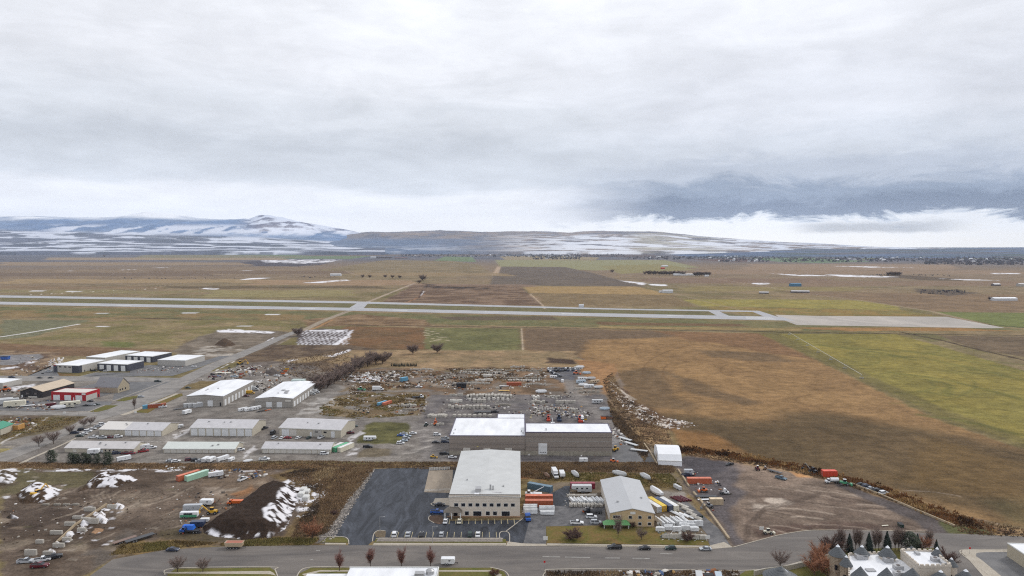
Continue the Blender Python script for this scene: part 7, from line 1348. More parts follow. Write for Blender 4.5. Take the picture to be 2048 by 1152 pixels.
# ---- trees
def twig_tree(h, spread, n1, n2, n3, upright=.6, seed=0, trunk=.25, tw=.05, clear=.15):
    rr = random.Random(seed); tk = MB(); cr = MB(); tk.cyl((0, 0, 0), (0, 0, h * .5), trunk, trunk * .5, n=7, cap=False)
    def tri(a, b, w):
        d = rr.uniform(0, pi); dx, dy = cos(d) * w, sin(d) * w
        cr.add([(a[0] - dx, a[1] - dy, a[2]), (a[0] + dx, a[1] + dy, a[2] + w * .3), tuple(b)], [(0, 1, 2)])
    for i in range(n1):
        t = clear + (1 - clear) * (i / n1) ** .8; z0 = h * (clear + .45 * rr.random()); an = rr.uniform(0, 2 * pi); L_ = h * (.75 - .35 * t) * rr.uniform(.7, 1.1)
        u = upright * rr.uniform(.7, 1.3); d = (cos(an) * spread, sin(an) * spread, u)
        l = math.sqrt(sum(q * q for q in d)); d = tuple(q / l for q in d)
        a = (0, 0, z0 * .8); b = tuple(a[k] + d[k] * L_ for k in range(3)); b = (b[0], b[1], min(b[2], h)); tk.cyl(a, b, trunk * .35, trunk * .08, n=4, cap=False)
        for j in range(n2):
            s = rr.uniform(.2, 1); p = tuple(a[k] + (b[k] - a[k]) * s for k in range(3)); e = [d[k] + rr.gauss(0, .55) for k in range(3)]; e[2] = abs(e[2]) * .8 + .15; l = math.sqrt(sum(q * q for q in e)); L2 = h * .24 * rr.uniform(.5, 1.1)
            q_ = tuple(p[k] + e[k] / l * L2 for k in range(3)); tri(p, q_, tw * 1.6)
            for m in range(n3):
                s = rr.uniform(.2, 1); p2 = tuple(p[k] + (q_[k] - p[k]) * s for k in range(3)); e2 = [e[k] / l + rr.gauss(0, .6) for k in range(3)]; l2 = math.sqrt(sum(q * q for q in e2)); L3 = h * .11 * rr.uniform(.5, 1.2)
                tri(p2, tuple(p2[k] + e2[k] / l2 * L3 for k in range(3)), tw)
    return tk, cr
BARK = mat('bark', lin((84, 70, 62)), rough=.95, var=.2); TW1 = mat('grey_twigs', lin((128, 112, 106)), rough=.95, var=.25, scale=.5); TW2 = mat('red_twigs', lin((136, 96, 88)), rough=.95, var=.25, scale=.5); TW3 = mat('rust_twigs', lin((158, 108, 78)), rough=.95, var=.3, scale=.5)
NEED = mat('dark_needles', (.03, .042, .034), rough=.9, var=.4, scale=.8); NEED2 = mat('olive_needles', (.045, .055, .036), rough=.9, var=.4, scale=.8)
TP = {}
def tree(kind, px, py, h, label, cat='tree', group=None, rz=None):
    """each kind is grown once and its meshes are shared by the copies"""
    if kind not in TP:
        if kind == 'pear': a, b = twig_tree(8, .38, 26, 16, 5, 1.3, 3, .16, .05); m = TW2
        elif kind == 'round': a, b = twig_tree(8, .85, 24, 16, 5, .8, 4, .2, .05); m = TW1
        elif kind == 'rust': a, b = twig_tree(8, .95, 28, 20, 4, .8, 5, .22, .06, .08); m = TW3
        elif kind == 'thicket': a, b = twig_tree(8, 1.0, 34, 20, 5, .75, 6, .25, .08, .05); m = TW1
        elif kind == 'tall': a, b = twig_tree(8, .3, 22, 14, 5, 1.4, 7, .12, .04, .1); m = TW1
        elif kind == 'bush': a, b = twig_tree(8, 1.6, 30, 22, 5, .7, 8, .2, .1, .02); m = mat('dark_bush_twigs', lin((104, 82, 76)), rough=.95, var=.25)
        elif kind == 'ring': a, b = twig_tree(8, 2.2, 30, 22, 5, .5, 9, .1, .12, .02); m = mat('brown_bush_twigs', lin((104, 74, 58)), rough=.95, var=.25)
        else:
            rr = random.Random(11 if kind == 'spruce' else 12); a = MB(); a.cyl((0, 0, 0), (0, 0, 7.6), .2, .03, n=7); b = MB()
            for i in range(1500):
                z = rr.random() ** (.8 if kind == 'spruce' else .9); R = (2.3 * (1 - z) ** .85 + .06) if kind == 'spruce' else 5.0 * math.sqrt(max(.02, 1 - (z * 1.5 - .55) ** 2)); t = rr.uniform(0, 2 * pi)
                R *= (.75 + .35 * sin(t * 3 + z * 9) * .6 + .25 * rr.random()); s = rr.uniform(.45, 1.05) * (1.25 * (1 - z) + .15 if kind == 'spruce' else 1); zz = .5 + z * 7.3; r0 = R * rr.uniform(.25, .75)
                p0 = (r0 * cos(t), r0 * sin(t), zz + .15); q0 = (cos(t) * (r0 + s), sin(t) * (r0 + s), zz - rr.uniform(-.1, .4)); w = rr.uniform(.12, .3); b.add([(p0[0] - sin(t) * w, p0[1] + cos(t) * w, p0[2]), (p0[0] + sin(t) * w, p0[1] - cos(t) * w, p0[2] - .1), q0], [(0, 1, 2)])
            m = NEED if kind == 'spruce' else NEED2
        TP[kind] = (a.mesh('trunk', BARK), b.mesh('crown', m))
    r = empty({'spruce': 'spruce_tree', 'pine': 'pine_tree', 'bush': 'bare_bush', 'ring': 'low_bush', 'pear': 'ornamental_tree', 'thicket': 'bare_tree', 'round': 'bare_tree', 'tall': 'slender_tree', 'rust': 'rusty_tree'}[kind], (*U(px, py), 0), rz if rz is not None else random.uniform(0, 6)); s = h / 8; r.scale = (s, s, s)
    tag(r, label, cat, group); link('trunk', TP[kind][0], r); link('crown', TP[kind][1], r); return r
for px, lab in ((679, 'leftmost'), (741, 'second'), (803, 'third'), (861, 'fourth')): tree('pear', px, 1142 if px == 679 else 1134.5, 6.9, lab + ' of four reddish bare street trees on the near verge')
tree('round', 355, 1144, 6.6, 'bare tree on the south verge, left of two'); tree('round', 406, 1144, 5.8, 'bare tree on the south verge, right of two'); tree('ring', 668 + 320, 1150, 3.2, 'brown bush by the junction corner on the south lawn', 'bush')
tree('round', 78, 893, 8, 'bare tree on the avenue, nearest of the avenue trees'); tree('round', 107, 888, 9, 'bare tree on the avenue, second of the avenue trees'); tree('round', 140, 869, 7, 'bare tree by the left car cluster'); tree('round', 168, 855, 7, 'bare tree behind the car cluster, left one'); tree('round', 182, 851, 7, 'bare tree behind the car cluster, right one'); tree('tall', 269, 818, 8, 'thin bare tree on the avenue verge')
tree('pine', 102, 925, 7.2, 'round dark evergreen standing apart left of the others'); 
for px, s, lab in ((142, 6.0, 'left'), (153, 5.4, 'second'), (168, 6.0, 'third'), (177, 5, 'fourth'), (193, 5.6, 'fifth'), (214, 7, 'right')): tree('pine', px, 926.5 + (px == 214) * 2, s, lab + ' dark evergreen in the clump before the long cream shed')
tree('rust', 625, 1079, 9, 'rusty red bare tree at the foot of the riprap strip'); tree('bush', 668, 1030, 3, 'red brown bush in the reeds by the riprap', 'bush')
tree('bush', 1146, 1079, 6.2, 'dark red bare bush on the lawn, leftmost', 'bush'); tree('tall', 1236, 1077, 9, 'tall bare tree before the green porch'); tree('bush', 1262, 1054, 3.6, 'dark bush right of the green porch', 'bush'); tree('bush', 1204, 1054, 2.4, 'dark bush at the left of the green porch', 'bush'); tree('round', 1283, 1080, 5.5, 'small bare tree on the lawn before the gabled office'); tree('bush', 1376, 1082, 5, 'red bare bush before the pale panels', 'bush')
tree('round', 1560, 1137, 7.6, 'bare tree at the bend of the street by the block wall')
random.seed(31)
for k, (px, py, h) in enumerate(((640, 1000 - 218, 8), (655, 775, 9), (668, 768, 10), (690, 755, 10), (702, 748, 10), (718, 740, 10), (735, 733, 9), (752, 728, 10), (765, 727, 9), (630, 772, 7), (680, 760, 9), (646, 768, 8), (776, 718, 6), (712, 732, 8), (740, 722, 8))): tree('thicket', px, py, h * 1.45, 'bare purple-brown tree in the diagonal thicket behind the metal halls', group='bare trees of the diagonal thicket')
tree('thicket', 826, 708, 13, 'large round bare tree, left of two above the tan field'); tree('thicket', 874, 706, 13, 'large round bare tree, right of two above the tan field'); tree('thicket', 596, 672, 14, 'bare tree where the dirt road leaves the avenue')
tree('thicket', 846, 562, 26, 'big dark bare tree where the far dirt road ends'); tree('thicket', 838, 567, 14, 'small bare tree left of the big one on the far dirt road')
for px in (725, 740, 770, 785, 800): tree('thicket', px, 555 + random.uniform(0, 2), 14, 'low scrub tree along the far track left of the big bare tree', group='scrub trees along the far track')
tree('thicket', 1224, 545.5, 18, 'lone round bare tree on the far plain, right of the plough'); tree('thicket', 209, 514, 26, 'lone bare tree on the far left plain')
for k in range(14): tree('thicket', 1296 + k * 5.4 + random.uniform(-1, 1), 549.5 + k * .1, 19 if k % 3 else 22, 'bare tree in the far dark row left of the long low building', group='trees of the far dark row, left part')
for k in range(7): tree('thicket', 1390 + k * 4.6, 552, 20, 'bare tree in the far dark row right of the long low building', group='trees of the far dark row, right part')
tree('thicket', 1290, 549, 16, 'bare tree at the left end of the far dark row'); 
for k in range(6): tree('thicket', 1777 + k * 4.5, 551, 18, 'bare tree in the clump at the end of the long snow strip', group='trees at the end of the long snow strip')
for k in range(5): tree('bush', 1982 + k * 4.5, 600.5, 11, 'dark shrub left of the long white barn', 'shrub', 'shrubs left of the long white barn')
for k in range(18): tree('spruce', 783 + k * 2.9 + random.uniform(-.6, .6), 732.5 + random.uniform(-.6, .6), 3.6, 'small dark maroon shrub in the straight hedge row on the tan field', 'shrub', 'shrubs of the straight hedge row')
for px, py, h, lab in ((1698, 1104, 7.6, 'narrow dark spruce behind the left turret'), (1737, 1104, 8, 'wide dark spruce behind the second turret'), (1773, 1103, 8.4, 'dark spruce behind the third turret'), (1818, 1104, 8.2, 'big dark spruce left of the reddish tree'), (1834, 1100, 6.8, 'dark spruce behind the reddish tree'), (1872, 1103, 5, 'small dark spruce by the street corner')): tree('spruce' if px != 1818 else 'pine', px, py, h, lab)
for px, py, h, k_, lab in ((1665, 1104, 8, 'bush', 'dark rust bush behind the first turret'), (1640, 1118, 7.4, 'rust', 'orange rust tree left of the first turret, far one'), (1632, 1130, 6.6, 'rust', 'orange rust tree above the block wall'), (1648, 1140, 7.6, 'rust', 'orange rust tree at the foot of the stone tower'), (1846, 1102, 7, 'rust', 'reddish bare tree behind the white keep'), (1628, 1150, 8, 'rust', 'rusty tree at the lower end of the block wall'), (1655, 1156, 8, 'rust', 'rusty tree at the bottom beside the stone tower')): tree(k_, px, py, h, lab, 'bush' if k_ == 'bush' else 'tree')
for px in (1679, 1684, 1711, 1718, 1750, 1757, 1790, 1797, 1803, 1858): tree('tall', px, 1101 + random.uniform(-1, 2), 8.4, 'slender pale bare tree in the row between the castle spruces', group='slender trees behind the turreted hall')
tree('bush', 1892, 1128, 7, 'dark bare bush right of the white keep', 'bush')
# far woods and shelter belts: nobody could count them
def woods(name, zones_, seed=1, h=9, col_=((96, 96, 108), (78, 84, 94), (108, 100, 108))):
    rr = np.random.RandomState(seed); V = []; Cc = []
    for x0, x1, y0, y1, n in zones_:
        px = rr.uniform(x0, x1, n); py = rr.uniform(y0, y1, n)
        for a, b in zip(px, py):
            X, Y = U(a, b); hh = h * rr.uniform(.5, 1.3); w = hh * rr.uniform(.5, 1.2); c = np.array(lin(col_[rr.randint(len(col_))]))
            for q in range(7):
                an = rr.uniform(0, pi); cz = hh * rr.uniform(.3, .8); ox, oy = rr.randn(2) * w * .4; s = w * rr.uniform(.3, .6)
                V += [(X + ox - cos(an) * s, Y + oy - sin(an) * s, max(0, cz - s)), (X + ox + cos(an) * s, Y + oy + sin(an) * s, max(0, cz - s * .8)), (X + ox + rr.randn() * s * .3, Y + oy, cz + s)]; Cc += [c * rr.uniform(.7, 1.2)] * 3
    V = np.array(V); o = link(name, npmesh(name, V, np.arange(len(V)).reshape(-1, 3), np.array(Cc), STM)); tag(o, kind='stuff')
woods('far_woods', [(0, 2048, 501, 503.5, 800), (430, 1250, 501, 509, 1500), (600, 800, 504, 507, 300), (800, 1250, 507, 514, 700), (1060, 1160, 512, 519, 220), (1250, 1560, 513, 519, 300), (1560, 2048, 507, 520, 900), (1850, 2048, 518, 530, 420), (1440, 1540, 516, 524, 120), (1560, 1850, 519, 524, 150)], seed=3, h=11)
woods('far_hedges', [(0, 420, 503, 509, 120), (1820, 1900, 549, 553, 30), (1840, 1930, 580, 588, 60), (1740, 1800, 549, 552, 40), (560, 700, 511, 513, 40), (1120, 1200, 519, 521, 60), (1380, 1480, 519, 521, 30), (230, 470, 556, 558, 20), (600, 670, 553, 556, 20)], seed=5, h=3)
# ================================================================ RUBBLE AND SCRAP
def rubble(name, pts, n, smin, smax, colors, seed=1, brk=None):
    rr = np.random.RandomState(seed); P_ = [U(*p) for p in pts]; xs = [p[0] for p in P_]; ys_ = [p[1] for p in P_]; V = []; Fq = []; Cc = []; k = 0; n = int(n * .75); smin *= .8; smax *= .72
    while k < n:
        x, y = rr.uniform(min(xs), max(xs)), rr.uniform(min(ys_), max(ys_))
        if sdist(np.array([x]), np.array([y]), P_)[0] < 0: continue
        if brk and fbm(np.array([x / brk[0]]), np.array([y / brk[0]]), seed)[0] < brk[1]: continue
        s = smin + (smax - smin) * rr.rand() ** 2; l, w, h = s * rr.uniform(.6, 2.2), s * rr.uniform(.4, 1), s * rr.uniform(.25, .8); a = rr.uniform(0, pi); c, sn = cos(a), sin(a); tl = rr.uniform(-.25, .25); b = len(V)
        for dz in (-.1, h):
            for dx, dy in ((-l, -w), (l, -w), (l, w), (-l, w)): V.append((x + (dx * c - dy * sn) / 2, y + (dx * sn + dy * c) / 2, max(dz + dx * tl * .4, -.1) if dz > 0 else -.1))
        Fq += [[b + 4, b + 5, b + 6, b + 7], [b, b + 1, b + 5, b + 4], [b + 1, b + 2, b + 6, b + 5], [b + 2, b + 3, b + 7, b + 6], [b + 3, b, b + 4, b + 7]]; Cc += [np.array(lin(colors[rr.randint(len(colors))])) * rr.uniform(.7, 1.15)] * 8; k += 1
    o = link(name, npmesh(name, np.array(V), np.array(Fq), np.array(Cc), STM)); tag(o, kind='stuff')
SC1 = [(210, 208, 204), (150, 146, 140), (96, 90, 86), (70, 56, 48), (150, 100, 66), (180, 176, 168), (60, 60, 66), (224, 224, 226)]; SC2 = SC1 + SC1 + [(150, 74, 60), (80, 104, 146), (190, 150, 90), (226, 226, 230)]
rubble('scrap', [(400, 760), (480, 728), (520, 735), (510, 752), (470, 760), (420, 762)], 260, .6, 3.2, SC2, 1)
rubble('scrap', [(500, 730), (590, 735), (590, 756), (520, 756)], 120, .6, 2.6, SC2, 2)
rubble('rubble', [(510, 762), (560, 756), (575, 770), (530, 785), (505, 780)], 240, .5, 2.4, SC1 + [(226, 228, 234)], 3)
rubble('rubble', [(700, 752), (745, 744), (800, 750), (800, 762), (720, 768)], 420, .5, 2.4, SC1 + [(226, 228, 234)] * 3, 4)
rubble('rubble', [(690, 785), (860, 788), (850, 835), (700, 832)], 420, .4, 1.8, SC1, 5, brk=(9, .5))
rubble('rubble', [(660, 745), (900, 740), (1090, 735), (1095, 775), (900, 780), (690, 775)], 1700, .5, 2.4, SC1 + [(176, 174, 168)] * 4, 6, brk=(9, .47))
rubble('rubble', [(890, 785), (1180, 785), (1200, 830), (880, 830)], 700, .4, 1.7, SC1 + [(176, 174, 168)] * 4, 61, brk=(8, .5))
rubble('scrap', [(1060, 808), (1170, 814), (1180, 835), (1060, 838)], 380, .5, 2.0, SC2 + [(170, 160, 130)] * 3, 7, brk=(6, .47))
rubble('rubble', [(1215, 770), (1240, 790), (1330, 835), (1400, 850), (1360, 862), (1300, 850), (1250, 820)], 460, .3, 1.6, [(214, 206, 198), (176, 160, 146), (120, 96, 78), (232, 232, 236)], 8)
rubble('rubble', [(1210, 850), (1240, 860), (1262, 890), (1240, 890), (1222, 870)], 160, .4, 1.8, SC1, 9)
rubble('scrap', [(1232, 1143), (1470, 1145), (1470, 1175), (1232, 1175)], 420, .4, 2.4, SC2, 10, brk=(4, .42))
rubble('rubble', [(1120, 1150), (1232, 1147), (1232, 1175), (1100, 1175)], 300, .2, .9, [(190, 168, 130), (150, 130, 104), (212, 200, 170)], 11)
rubble('scrap', [(0, 836), (60, 834), (70, 850), (0, 862)], 160, .5, 2.2, SC2, 12)
rubble('scrap', [(40, 803), (110, 800), (108, 820), (30, 820)], 120, .4, 2.0, SC2, 13)
rubble('rubble', [(0, 775), (60, 775), (100, 785), (60, 800), (0, 800)], 100, .5, 1.8, SC1, 14)
rubble('rubble', [(95, 722), (128, 715), (126, 730), (100, 735)], 90, .8, 2.6, [(226, 226, 230)], 15)
rubble('rubble', [(40, 712), (110, 716), (100, 750), (20, 752)], 160, .5, 2.2, SC1, 16)
rubble('rubble', [(260, 735), (370, 733), (360, 745), (260, 745)], 160, .4, 1.6, SC1, 17)
rubble('scrap', [(1058, 900), (1215, 903), (1215, 912), (1058, 912)], 220, .4, 1.8, SC2, 18, brk=(5, .42))
rubble('scrap', [(1060, 985), (1045, 1015), (1045, 1032), (1060, 1034)], 60, .4, 1.6, SC2, 19)
rubble('rubble', [(736, 940), (750, 940), (668, 1078), (645, 1085), (690, 1000)], 1500, .25, .9, [(150, 146, 142), (120, 116, 112), (172, 166, 160)], 20)
rubble('rubble', [(595, 980), (640, 960), (650, 980), (620, 1030), (590, 1040)], 200, .3, 1.2, [(230, 232, 238), (200, 200, 204), (120, 110, 96)], 21)
rubble('rubble', [(0, 1000), (420, 960), (430, 1000), (330, 1080), (150, 1110), (0, 1130)], 420, .2, 1.0, SC1 + [(96, 84, 74)] * 4, 31, brk=(7, .52))
rubble('scrap', [(400, 985), (480, 985), (470, 1020), (400, 1070), (350, 1070), (370, 1000)], 90, .4, 1.8, SC2, 32)
rubble('scrap', [(470, 938), (540, 940), (535, 955), (400, 965), (400, 940)], 120, .4, 1.8, SC2, 22, brk=(6, .5))
rubble('scrap', [(1370, 940), (1410, 945), (1470, 990), (1430, 1025), (1395, 990)], 120, .4, 1.6, SC2, 23, brk=(5, .47))
rubble('rubble', [(330, 934), (372, 934), (364, 942), (332, 942)], 60, .4, 1.4, [(226, 228, 234), (150, 146, 140)], 24)
rubble('rubble', [(1130, 985), (1215, 990), (1205, 1018), (1130, 1015)], 160, .3, 1.4, [(214, 214, 214), (150, 150, 150), (190, 188, 182), (90, 88, 88)], 25)
rubble('rubble', [(1308, 1045), (1330, 1030), (1400, 1050), (1414, 1085), (1325, 1082)], 260, .3, 1.6, [(220, 220, 220), (180, 184, 182), (196, 200, 198), (110, 116, 116)], 26)
# chute, shed boxes on the mound side
for i, (px, py) in enumerate(((603, 992), (613, 987), (612, 999), (607, 983))):
    b = MB(); q = U(px, py); b.box(-1.4, 1.4, -1.8, 1.8, 0, 1.6); b.fru(-1.5, 1.5, -1.9, 1.9, 1.6, -1.1, 1.1, -1.5, 1.5, 2.0); o = b.build('white_crate', mat('crate_white', (.6, .6, .58), var=.08)); o.location = (*q, 0); tag(o, 'pale crate-like box beside the snowy flank of the dark mound', 'crate', 'pale boxes beside the dark mound')
# ---- poles, lamps and signs
def pole(px, py, h, label, arm=1.6, name='street_lamp'):
    r = empty(name, (*U(px, py), 0), 0); tag(r, label, 'pole' if name != 'street_lamp' else 'street lamp'); p = MB(); p.cyl((0, 0, 0), (0, 0, h), .14, .08, n=7); p.build('pole', METAL, r)
    if arm: p = MB(); p.cyl((0, 0, h - .1), (arm, 0, h), .06, n=6); p.box(arm - .1, arm + .6, -.15, .15, h - .1, h + .06); p.build('lamp_head', METAL, r)
for a_ in ((157, 832, 10, 'thin light pole left before the red hall'), (187, 828, 9, 'thin light pole by the small green verge'), (436, 724, 10, 'light pole at the far car park of the avenue'), (760, 1066, 7, 'thin light pole at the planted end of the car park'), (73, 925, 8, 'light pole beside the avenue, left of the evergreens'), (865, 1086, 7, 'pale light pole in the gravel bed by the street')): pole(*a_)
pole(1168, 614, 28, 'tall thin mast beside the airfield hut', 0, 'mast'); pole(1056, 828, 5, 'slim post with two white globes behind the hall', 0, 'post')
for px, py, lab in ((1939, 1108, 'red round stop sign on the corner pavement at the right'), (1089, 1136, 'small red sign at the south junction')):
    r = empty('stop_sign', (*U(px, py), 0), 0); tag(r, lab, 'sign'); p = MB(); p.cyl((0, 0, 0), (0, 0, 2.2), .05, n=6); p.build('post', METAL, r); p = MB(); p.cyl((0, -.08, 2.4), (0, -.02, 2.4), .42, n=8); p.build('sign_face', mat('sign_red', (.5, .02, .02)), r)
for px, py, lab in ((129, 829, 'low white sign on the side street'), (1091, 1083, 'small white sign at the left edge of the lawn'), (1415, 1081, 'white upright panel at the lawn corner'), (271, 828, 'small white box on the avenue verge'), (1523, 1063, 'white post sign at the edge of the dirt lot')):
    r = empty('sign_board', (*U(px, py), 0), 0); tag(r, lab, 'sign'); p = MB(); p.box(-.9, .9, -.08, .08, .7, 2.1); p.build('sign_panel', TRIM, r); p = MB(); p.box(-.7, -.55, -.05, .05, 0, .7).box(.55, .7, -.05, .05, 0, .7); p.build('post', METAL, r)
# centre pivot irrigation line
A1, A2 = U(1578, 670), U(1723, 757); r = empty('irrigation_line', (*A1, 0), 0); tag(r, 'thin irrigation pivot line crossing the green field', 'irrigation line')
p = MB(); p.cyl((0, 0, 3.6), (A2[0] - A1[0], A2[1] - A1[1], 3.6), .22, n=6); p.build('pipe', mat('pale_pipe', lin((196, 196, 186))), r)
for k in range(7):
    t = k / 6; x, y = (A2[0] - A1[0]) * t, (A2[1] - A1[1]) * t; p = MB(); p.cyl((x - 1.6, y, 0), (x, y, 3.6), .1, n=5).cyl((x + 1.6, y, 0), (x, y, 3.6), .1, n=5); p.box(x - 2, x + 2, y - .2, y + .2, .2, .9); p.build('wheel_tower', METAL, r)
# ================================================================ CAMERA, SKY, LIGHT, AIR
cam = bpy.data.cameras.new('camera'); co = bpy.data.objects.new('camera', cam); COL.objects.link(co); SC.camera = co
cam.lens = 24.0; cam.sensor_width = 36.0; cam.clip_start = .5; cam.clip_end = 200000
co.location = (0, 0, CAMH); co.rotation_euler = (pi / 2 - TH, 0, 0)
w = bpy.data.worlds.new('World'); SC.world = w; w.use_nodes = True; nt = w.node_tree
for n in list(nt.nodes): nt.nodes.remove(n)
LK = nt.links.new
def Mn(op, a, b=None, c=None, clamp=False):
    n = nt.nodes.new('ShaderNodeMath'); n.operation = op; n.use_clamp = clamp
    for i, v in enumerate((a, b, c)):
        if v is None: continue
        if isinstance(v, (int, float)): n.inputs[i].default_value = v
        else: LK(v, n.inputs[i])
    return n.outputs[0]
def SS(x, a, b, to0=0., to1=1.):
    n = nt.nodes.new('ShaderNodeMapRange'); n.interpolation_type = 'SMOOTHSTEP'; LK(x, n.inputs[0])
    n.inputs[1].default_value = a; n.inputs[2].default_value = b; n.inputs[3].default_value = to0; n.inputs[4].default_value = to1; return n.outputs[0]
def comb(x, y, z=0.):
    n = nt.nodes.new('ShaderNodeCombineXYZ')
    for i, v in enumerate((x, y, z)):
        if isinstance(v, (int, float)): n.inputs[i].default_value = v
        else: LK(v, n.inputs[i])
    return n.outputs[0]
def NZ(vec, sc, det=5., ro=.6, dist=0.):
    n = nt.nodes.new('ShaderNodeTexNoise'); n.inputs['Scale'].default_value = sc; n.inputs['Detail'].default_value = det; n.inputs['Roughness'].default_value = ro; n.inputs['Distortion'].default_value = dist; LK(vec, n.inputs['Vector']); return n.outputs[0]
tc = nt.nodes.new('ShaderNodeTexCoord'); sp = nt.nodes.new('ShaderNodeSeparateXYZ'); LK(tc.outputs['Generated'], sp.inputs[0])
x, y, z = sp.outputs
el = Mn('MULTIPLY', Mn('ARCSINE', z), 57.2958); az = Mn('MULTIPLY', Mn('ARCTAN2', x, y), 57.2958)
# cloud noise in angular space, stretched along the horizon low down
zc = Mn('MAXIMUM', z, 0.0); inv = Mn('DIVIDE', 1.0, Mn('ADD', zc, .16))
pv = comb(Mn('MULTIPLY', x, inv), Mn('MULTIPLY', y, inv), 0)
nA = NZ(pv, .9, 6, .55, .4); nB = NZ(pv, 2.6, 7, .6, .6)
av = comb(Mn('MULTIPLY', az, .05), Mn('MULTIPLY', el, .26), 3.1); nC = NZ(av, 1.0, 7, .6, .5)
av2 = comb(Mn('MULTIPLY', az, .16), Mn('MULTIPLY', el, .5), 7.7); nD = NZ(av2, 1.0, 10, .70, .5)
e2 = Mn('ADD', el, Mn('MULTIPLY', Mn('SUBTRACT', nD, .5), 4.6)); e3 = Mn('ADD', el, Mn('MULTIPLY', Mn('SUBTRACT', nC, .5), 5.0))
def ramp(val, stops):
    r = nt.nodes.new('ShaderNodeValToRGB'); cr = r.color_ramp; cr.interpolation = 'EASE'
    n = nt.nodes.new('ShaderNodeMapRange'); LK(val, n.inputs[0]); n.inputs[1].default_value = 0; n.inputs[2].default_value = 40; LK(n.outputs[0], r.inputs[0])
    while len(cr.elements) > 1: cr.elements.remove(cr.elements[0])
    cr.elements[0].position = stops[0][0] / 40; cr.elements[0].color = (*[((c / 255.) ** 2.2) for c in stops[0][1]], 1)
    for p, c in stops[1:]: e = cr.elements.new(p / 40); e.color = (*[((q / 255.) ** 2.2) for q in c], 1)
    return r.outputs[0]
LEFT = ramp(e3, [(0, (240, 241, 244)), (2.2, (243, 244, 248)), (4.2, (234, 236, 242)), (5.4, (208, 213, 221)), (7.6, (203, 208, 216)), (10, (219, 223, 230)), (14, (233, 235, 241)), (22, (240, 242, 247)), (40, (240, 242, 246))])
RIGHT = ramp(e2, [(0, (252, 248, 240)), (1.7, (248, 248, 248)), (2.0, (206, 212, 220)), (2.35, (84, 98, 122)), (3.2, (84, 98, 122)), (4.3, (128, 141, 162)), (5.8, (182, 189, 202)), (7.6, (207, 212, 221)), (10.5, (225, 228, 236)), (18, (238, 240, 246)), (30, (244, 245, 249))])
mR = Mn('MULTIPLY', SS(Mn('ADD', az, Mn('MULTIPLY', Mn('SUBTRACT', nC, .5), 16)), 0, 15), SS(az, 62, 46))
mx = nt.nodes.new('ShaderNodeMix'); mx.data_type = 'RGBA'; LK(mR, mx.inputs[0]); LK(LEFT, mx.inputs[6]); LK(RIGHT, mx.inputs[7])
# broad soft mottling, and bright openings
g = Mn('ADD', SS(nA, .3, .7, -.045, .04), SS(nB, .32, .68, -.05, .04)); g = Mn('ADD', g, SS(nC, .35, .65, -.06, .04)); nE = NZ(comb(Mn('MULTIPLY', az, .3), Mn('MULTIPLY', el, .8), 2.2), 1.0, 5, .6, .6); g = Mn('ADD', g, SS(nE, .3, .7, -.03, .025)); g = Mn('ADD', 1.0, Mn('MULTIPLY', g, SS(el, 0, 5)))
# the small grey bank low on the right
bk = Mn('MULTIPLY', Mn('MULTIPLY', SS(Mn('ADD', az, Mn('MULTIPLY', Mn('SUBTRACT', nD, .5), 5)), 21, 25), SS(az, 35, 30)), Mn('MULTIPLY', SS(Mn('ADD', el, Mn('MULTIPLY', Mn('SUBTRACT', nD, .5), 1.0)), .85, 1.2), SS(Mn('ADD', el, Mn('MULTIPLY', Mn('SUBTRACT', nD, .5), 1.6)), 1.9, 1.5)))
g = Mn('MULTIPLY', g, Mn('SUBTRACT', 1.0, Mn('MULTIPLY', bk, .5)))
ur = Mn('MULTIPLY', SS(az, 26, 36), Mn('MULTIPLY', SS(el, 7, 11), SS(nC, .36, .6))); g = Mn('MULTIPLY', g, Mn('SUBTRACT', 1.0, Mn('MULTIPLY', ur, .2)))
sc_ = nt.nodes.new('ShaderNodeVectorMath'); sc_.operation = 'SCALE'; LK(mx.outputs[2], sc_.inputs[0]); LK(g, sc_.inputs['Scale'])
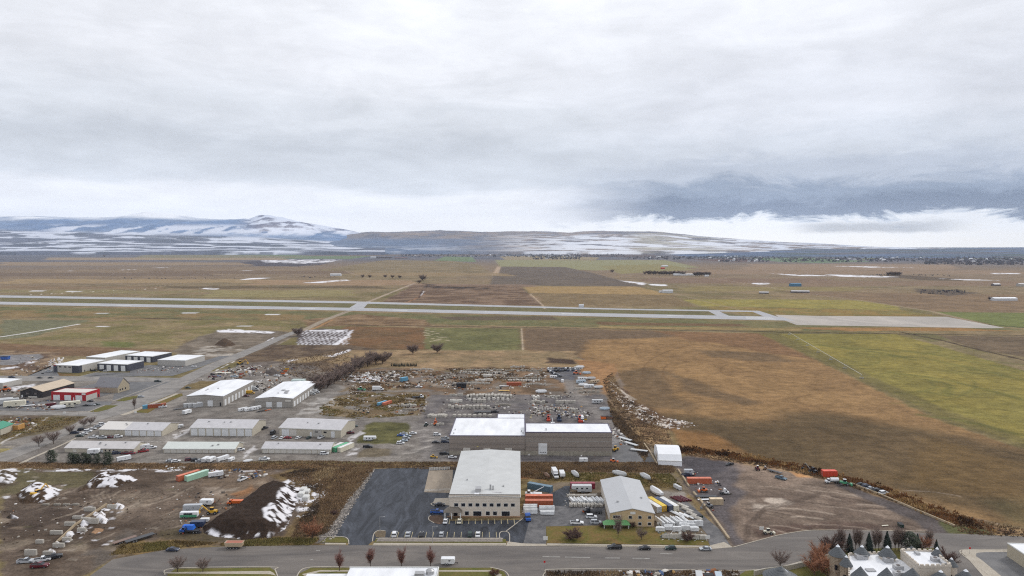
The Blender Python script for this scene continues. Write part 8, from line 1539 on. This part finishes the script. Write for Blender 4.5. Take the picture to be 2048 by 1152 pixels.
sky = nt.nodes.new('ShaderNodeTexSky'); sky.sky_type = 'NISHITA'; sky.sun_disc = False; SUN_EL, SUN_AZ = radians(38), radians(60)
sky.sun_elevation = SUN_EL; sky.sun_rotation = SUN_AZ; sky.altitude = 1400
b1 = nt.nodes.new('ShaderNodeBackground'); LK(sky.outputs[0], b1.inputs[0]); b1.inputs[1].default_value = .1
b2 = nt.nodes.new('ShaderNodeBackground'); LK(sc_.outputs[0], b2.inputs[0]); LK(SS(el, 0, 9, 1.26, 1.02), b2.inputs[1])
ms = nt.nodes.new('ShaderNodeMixShader'); ms.inputs[0].default_value = .96; LK(b1.outputs[0], ms.inputs[1]); LK(b2.outputs[0], ms.inputs[2])
wo = nt.nodes.new('ShaderNodeOutputWorld'); LK(ms.outputs[0], wo.inputs[0])
sd = bpy.data.lights.new('sun', 'SUN'); sd.energy = 1.5; sd.angle = radians(10); sd.color = (1, .96, .9); so = bpy.data.objects.new('sun', sd); COL.objects.link(so)
so.rotation_euler = (pi / 2 - SUN_EL, 0, pi - SUN_AZ)
# the air
hb = MB(); hb.box(-42000, 42000, -3000, 27500, -8, 1420); ho = hb.build('haze', None); tag(ho, kind='stuff')
hm_ = bpy.data.materials.new('haze_air'); hm_.use_nodes = True; ht = hm_.node_tree
for n in list(ht.nodes): ht.nodes.remove(n)
pvn = ht.nodes.new('ShaderNodeVolumePrincipled'); pvn.inputs['Color'].default_value = (.70, .81, 1, 1); pvn.inputs['Density'].default_value = HAZE; pvn.inputs['Anisotropy'].default_value = .0
mo = ht.nodes.new('ShaderNodeOutputMaterial'); ht.links.new(pvn.outputs[0], mo.inputs['Volume']); ho.data.materials.append(hm_)
SC.render.engine = 'CYCLES'; cy_ = SC.cycles; cy_.max_bounces = 5; cy_.diffuse_bounces = 2; cy_.glossy_bounces = 2; cy_.volume_bounces = 2; cy_.transparent_max_bounces = 6; cy_.use_adaptive_sampling = True; cy_.adaptive_threshold = .006; cy_.use_denoising = False; cy_.filter_width = 1.15
SC.view_settings.view_transform = 'Standard'; SC.view_settings.look = 'None'; SC.view_settings.exposure = EXPO; SC.view_settings.gamma = 1
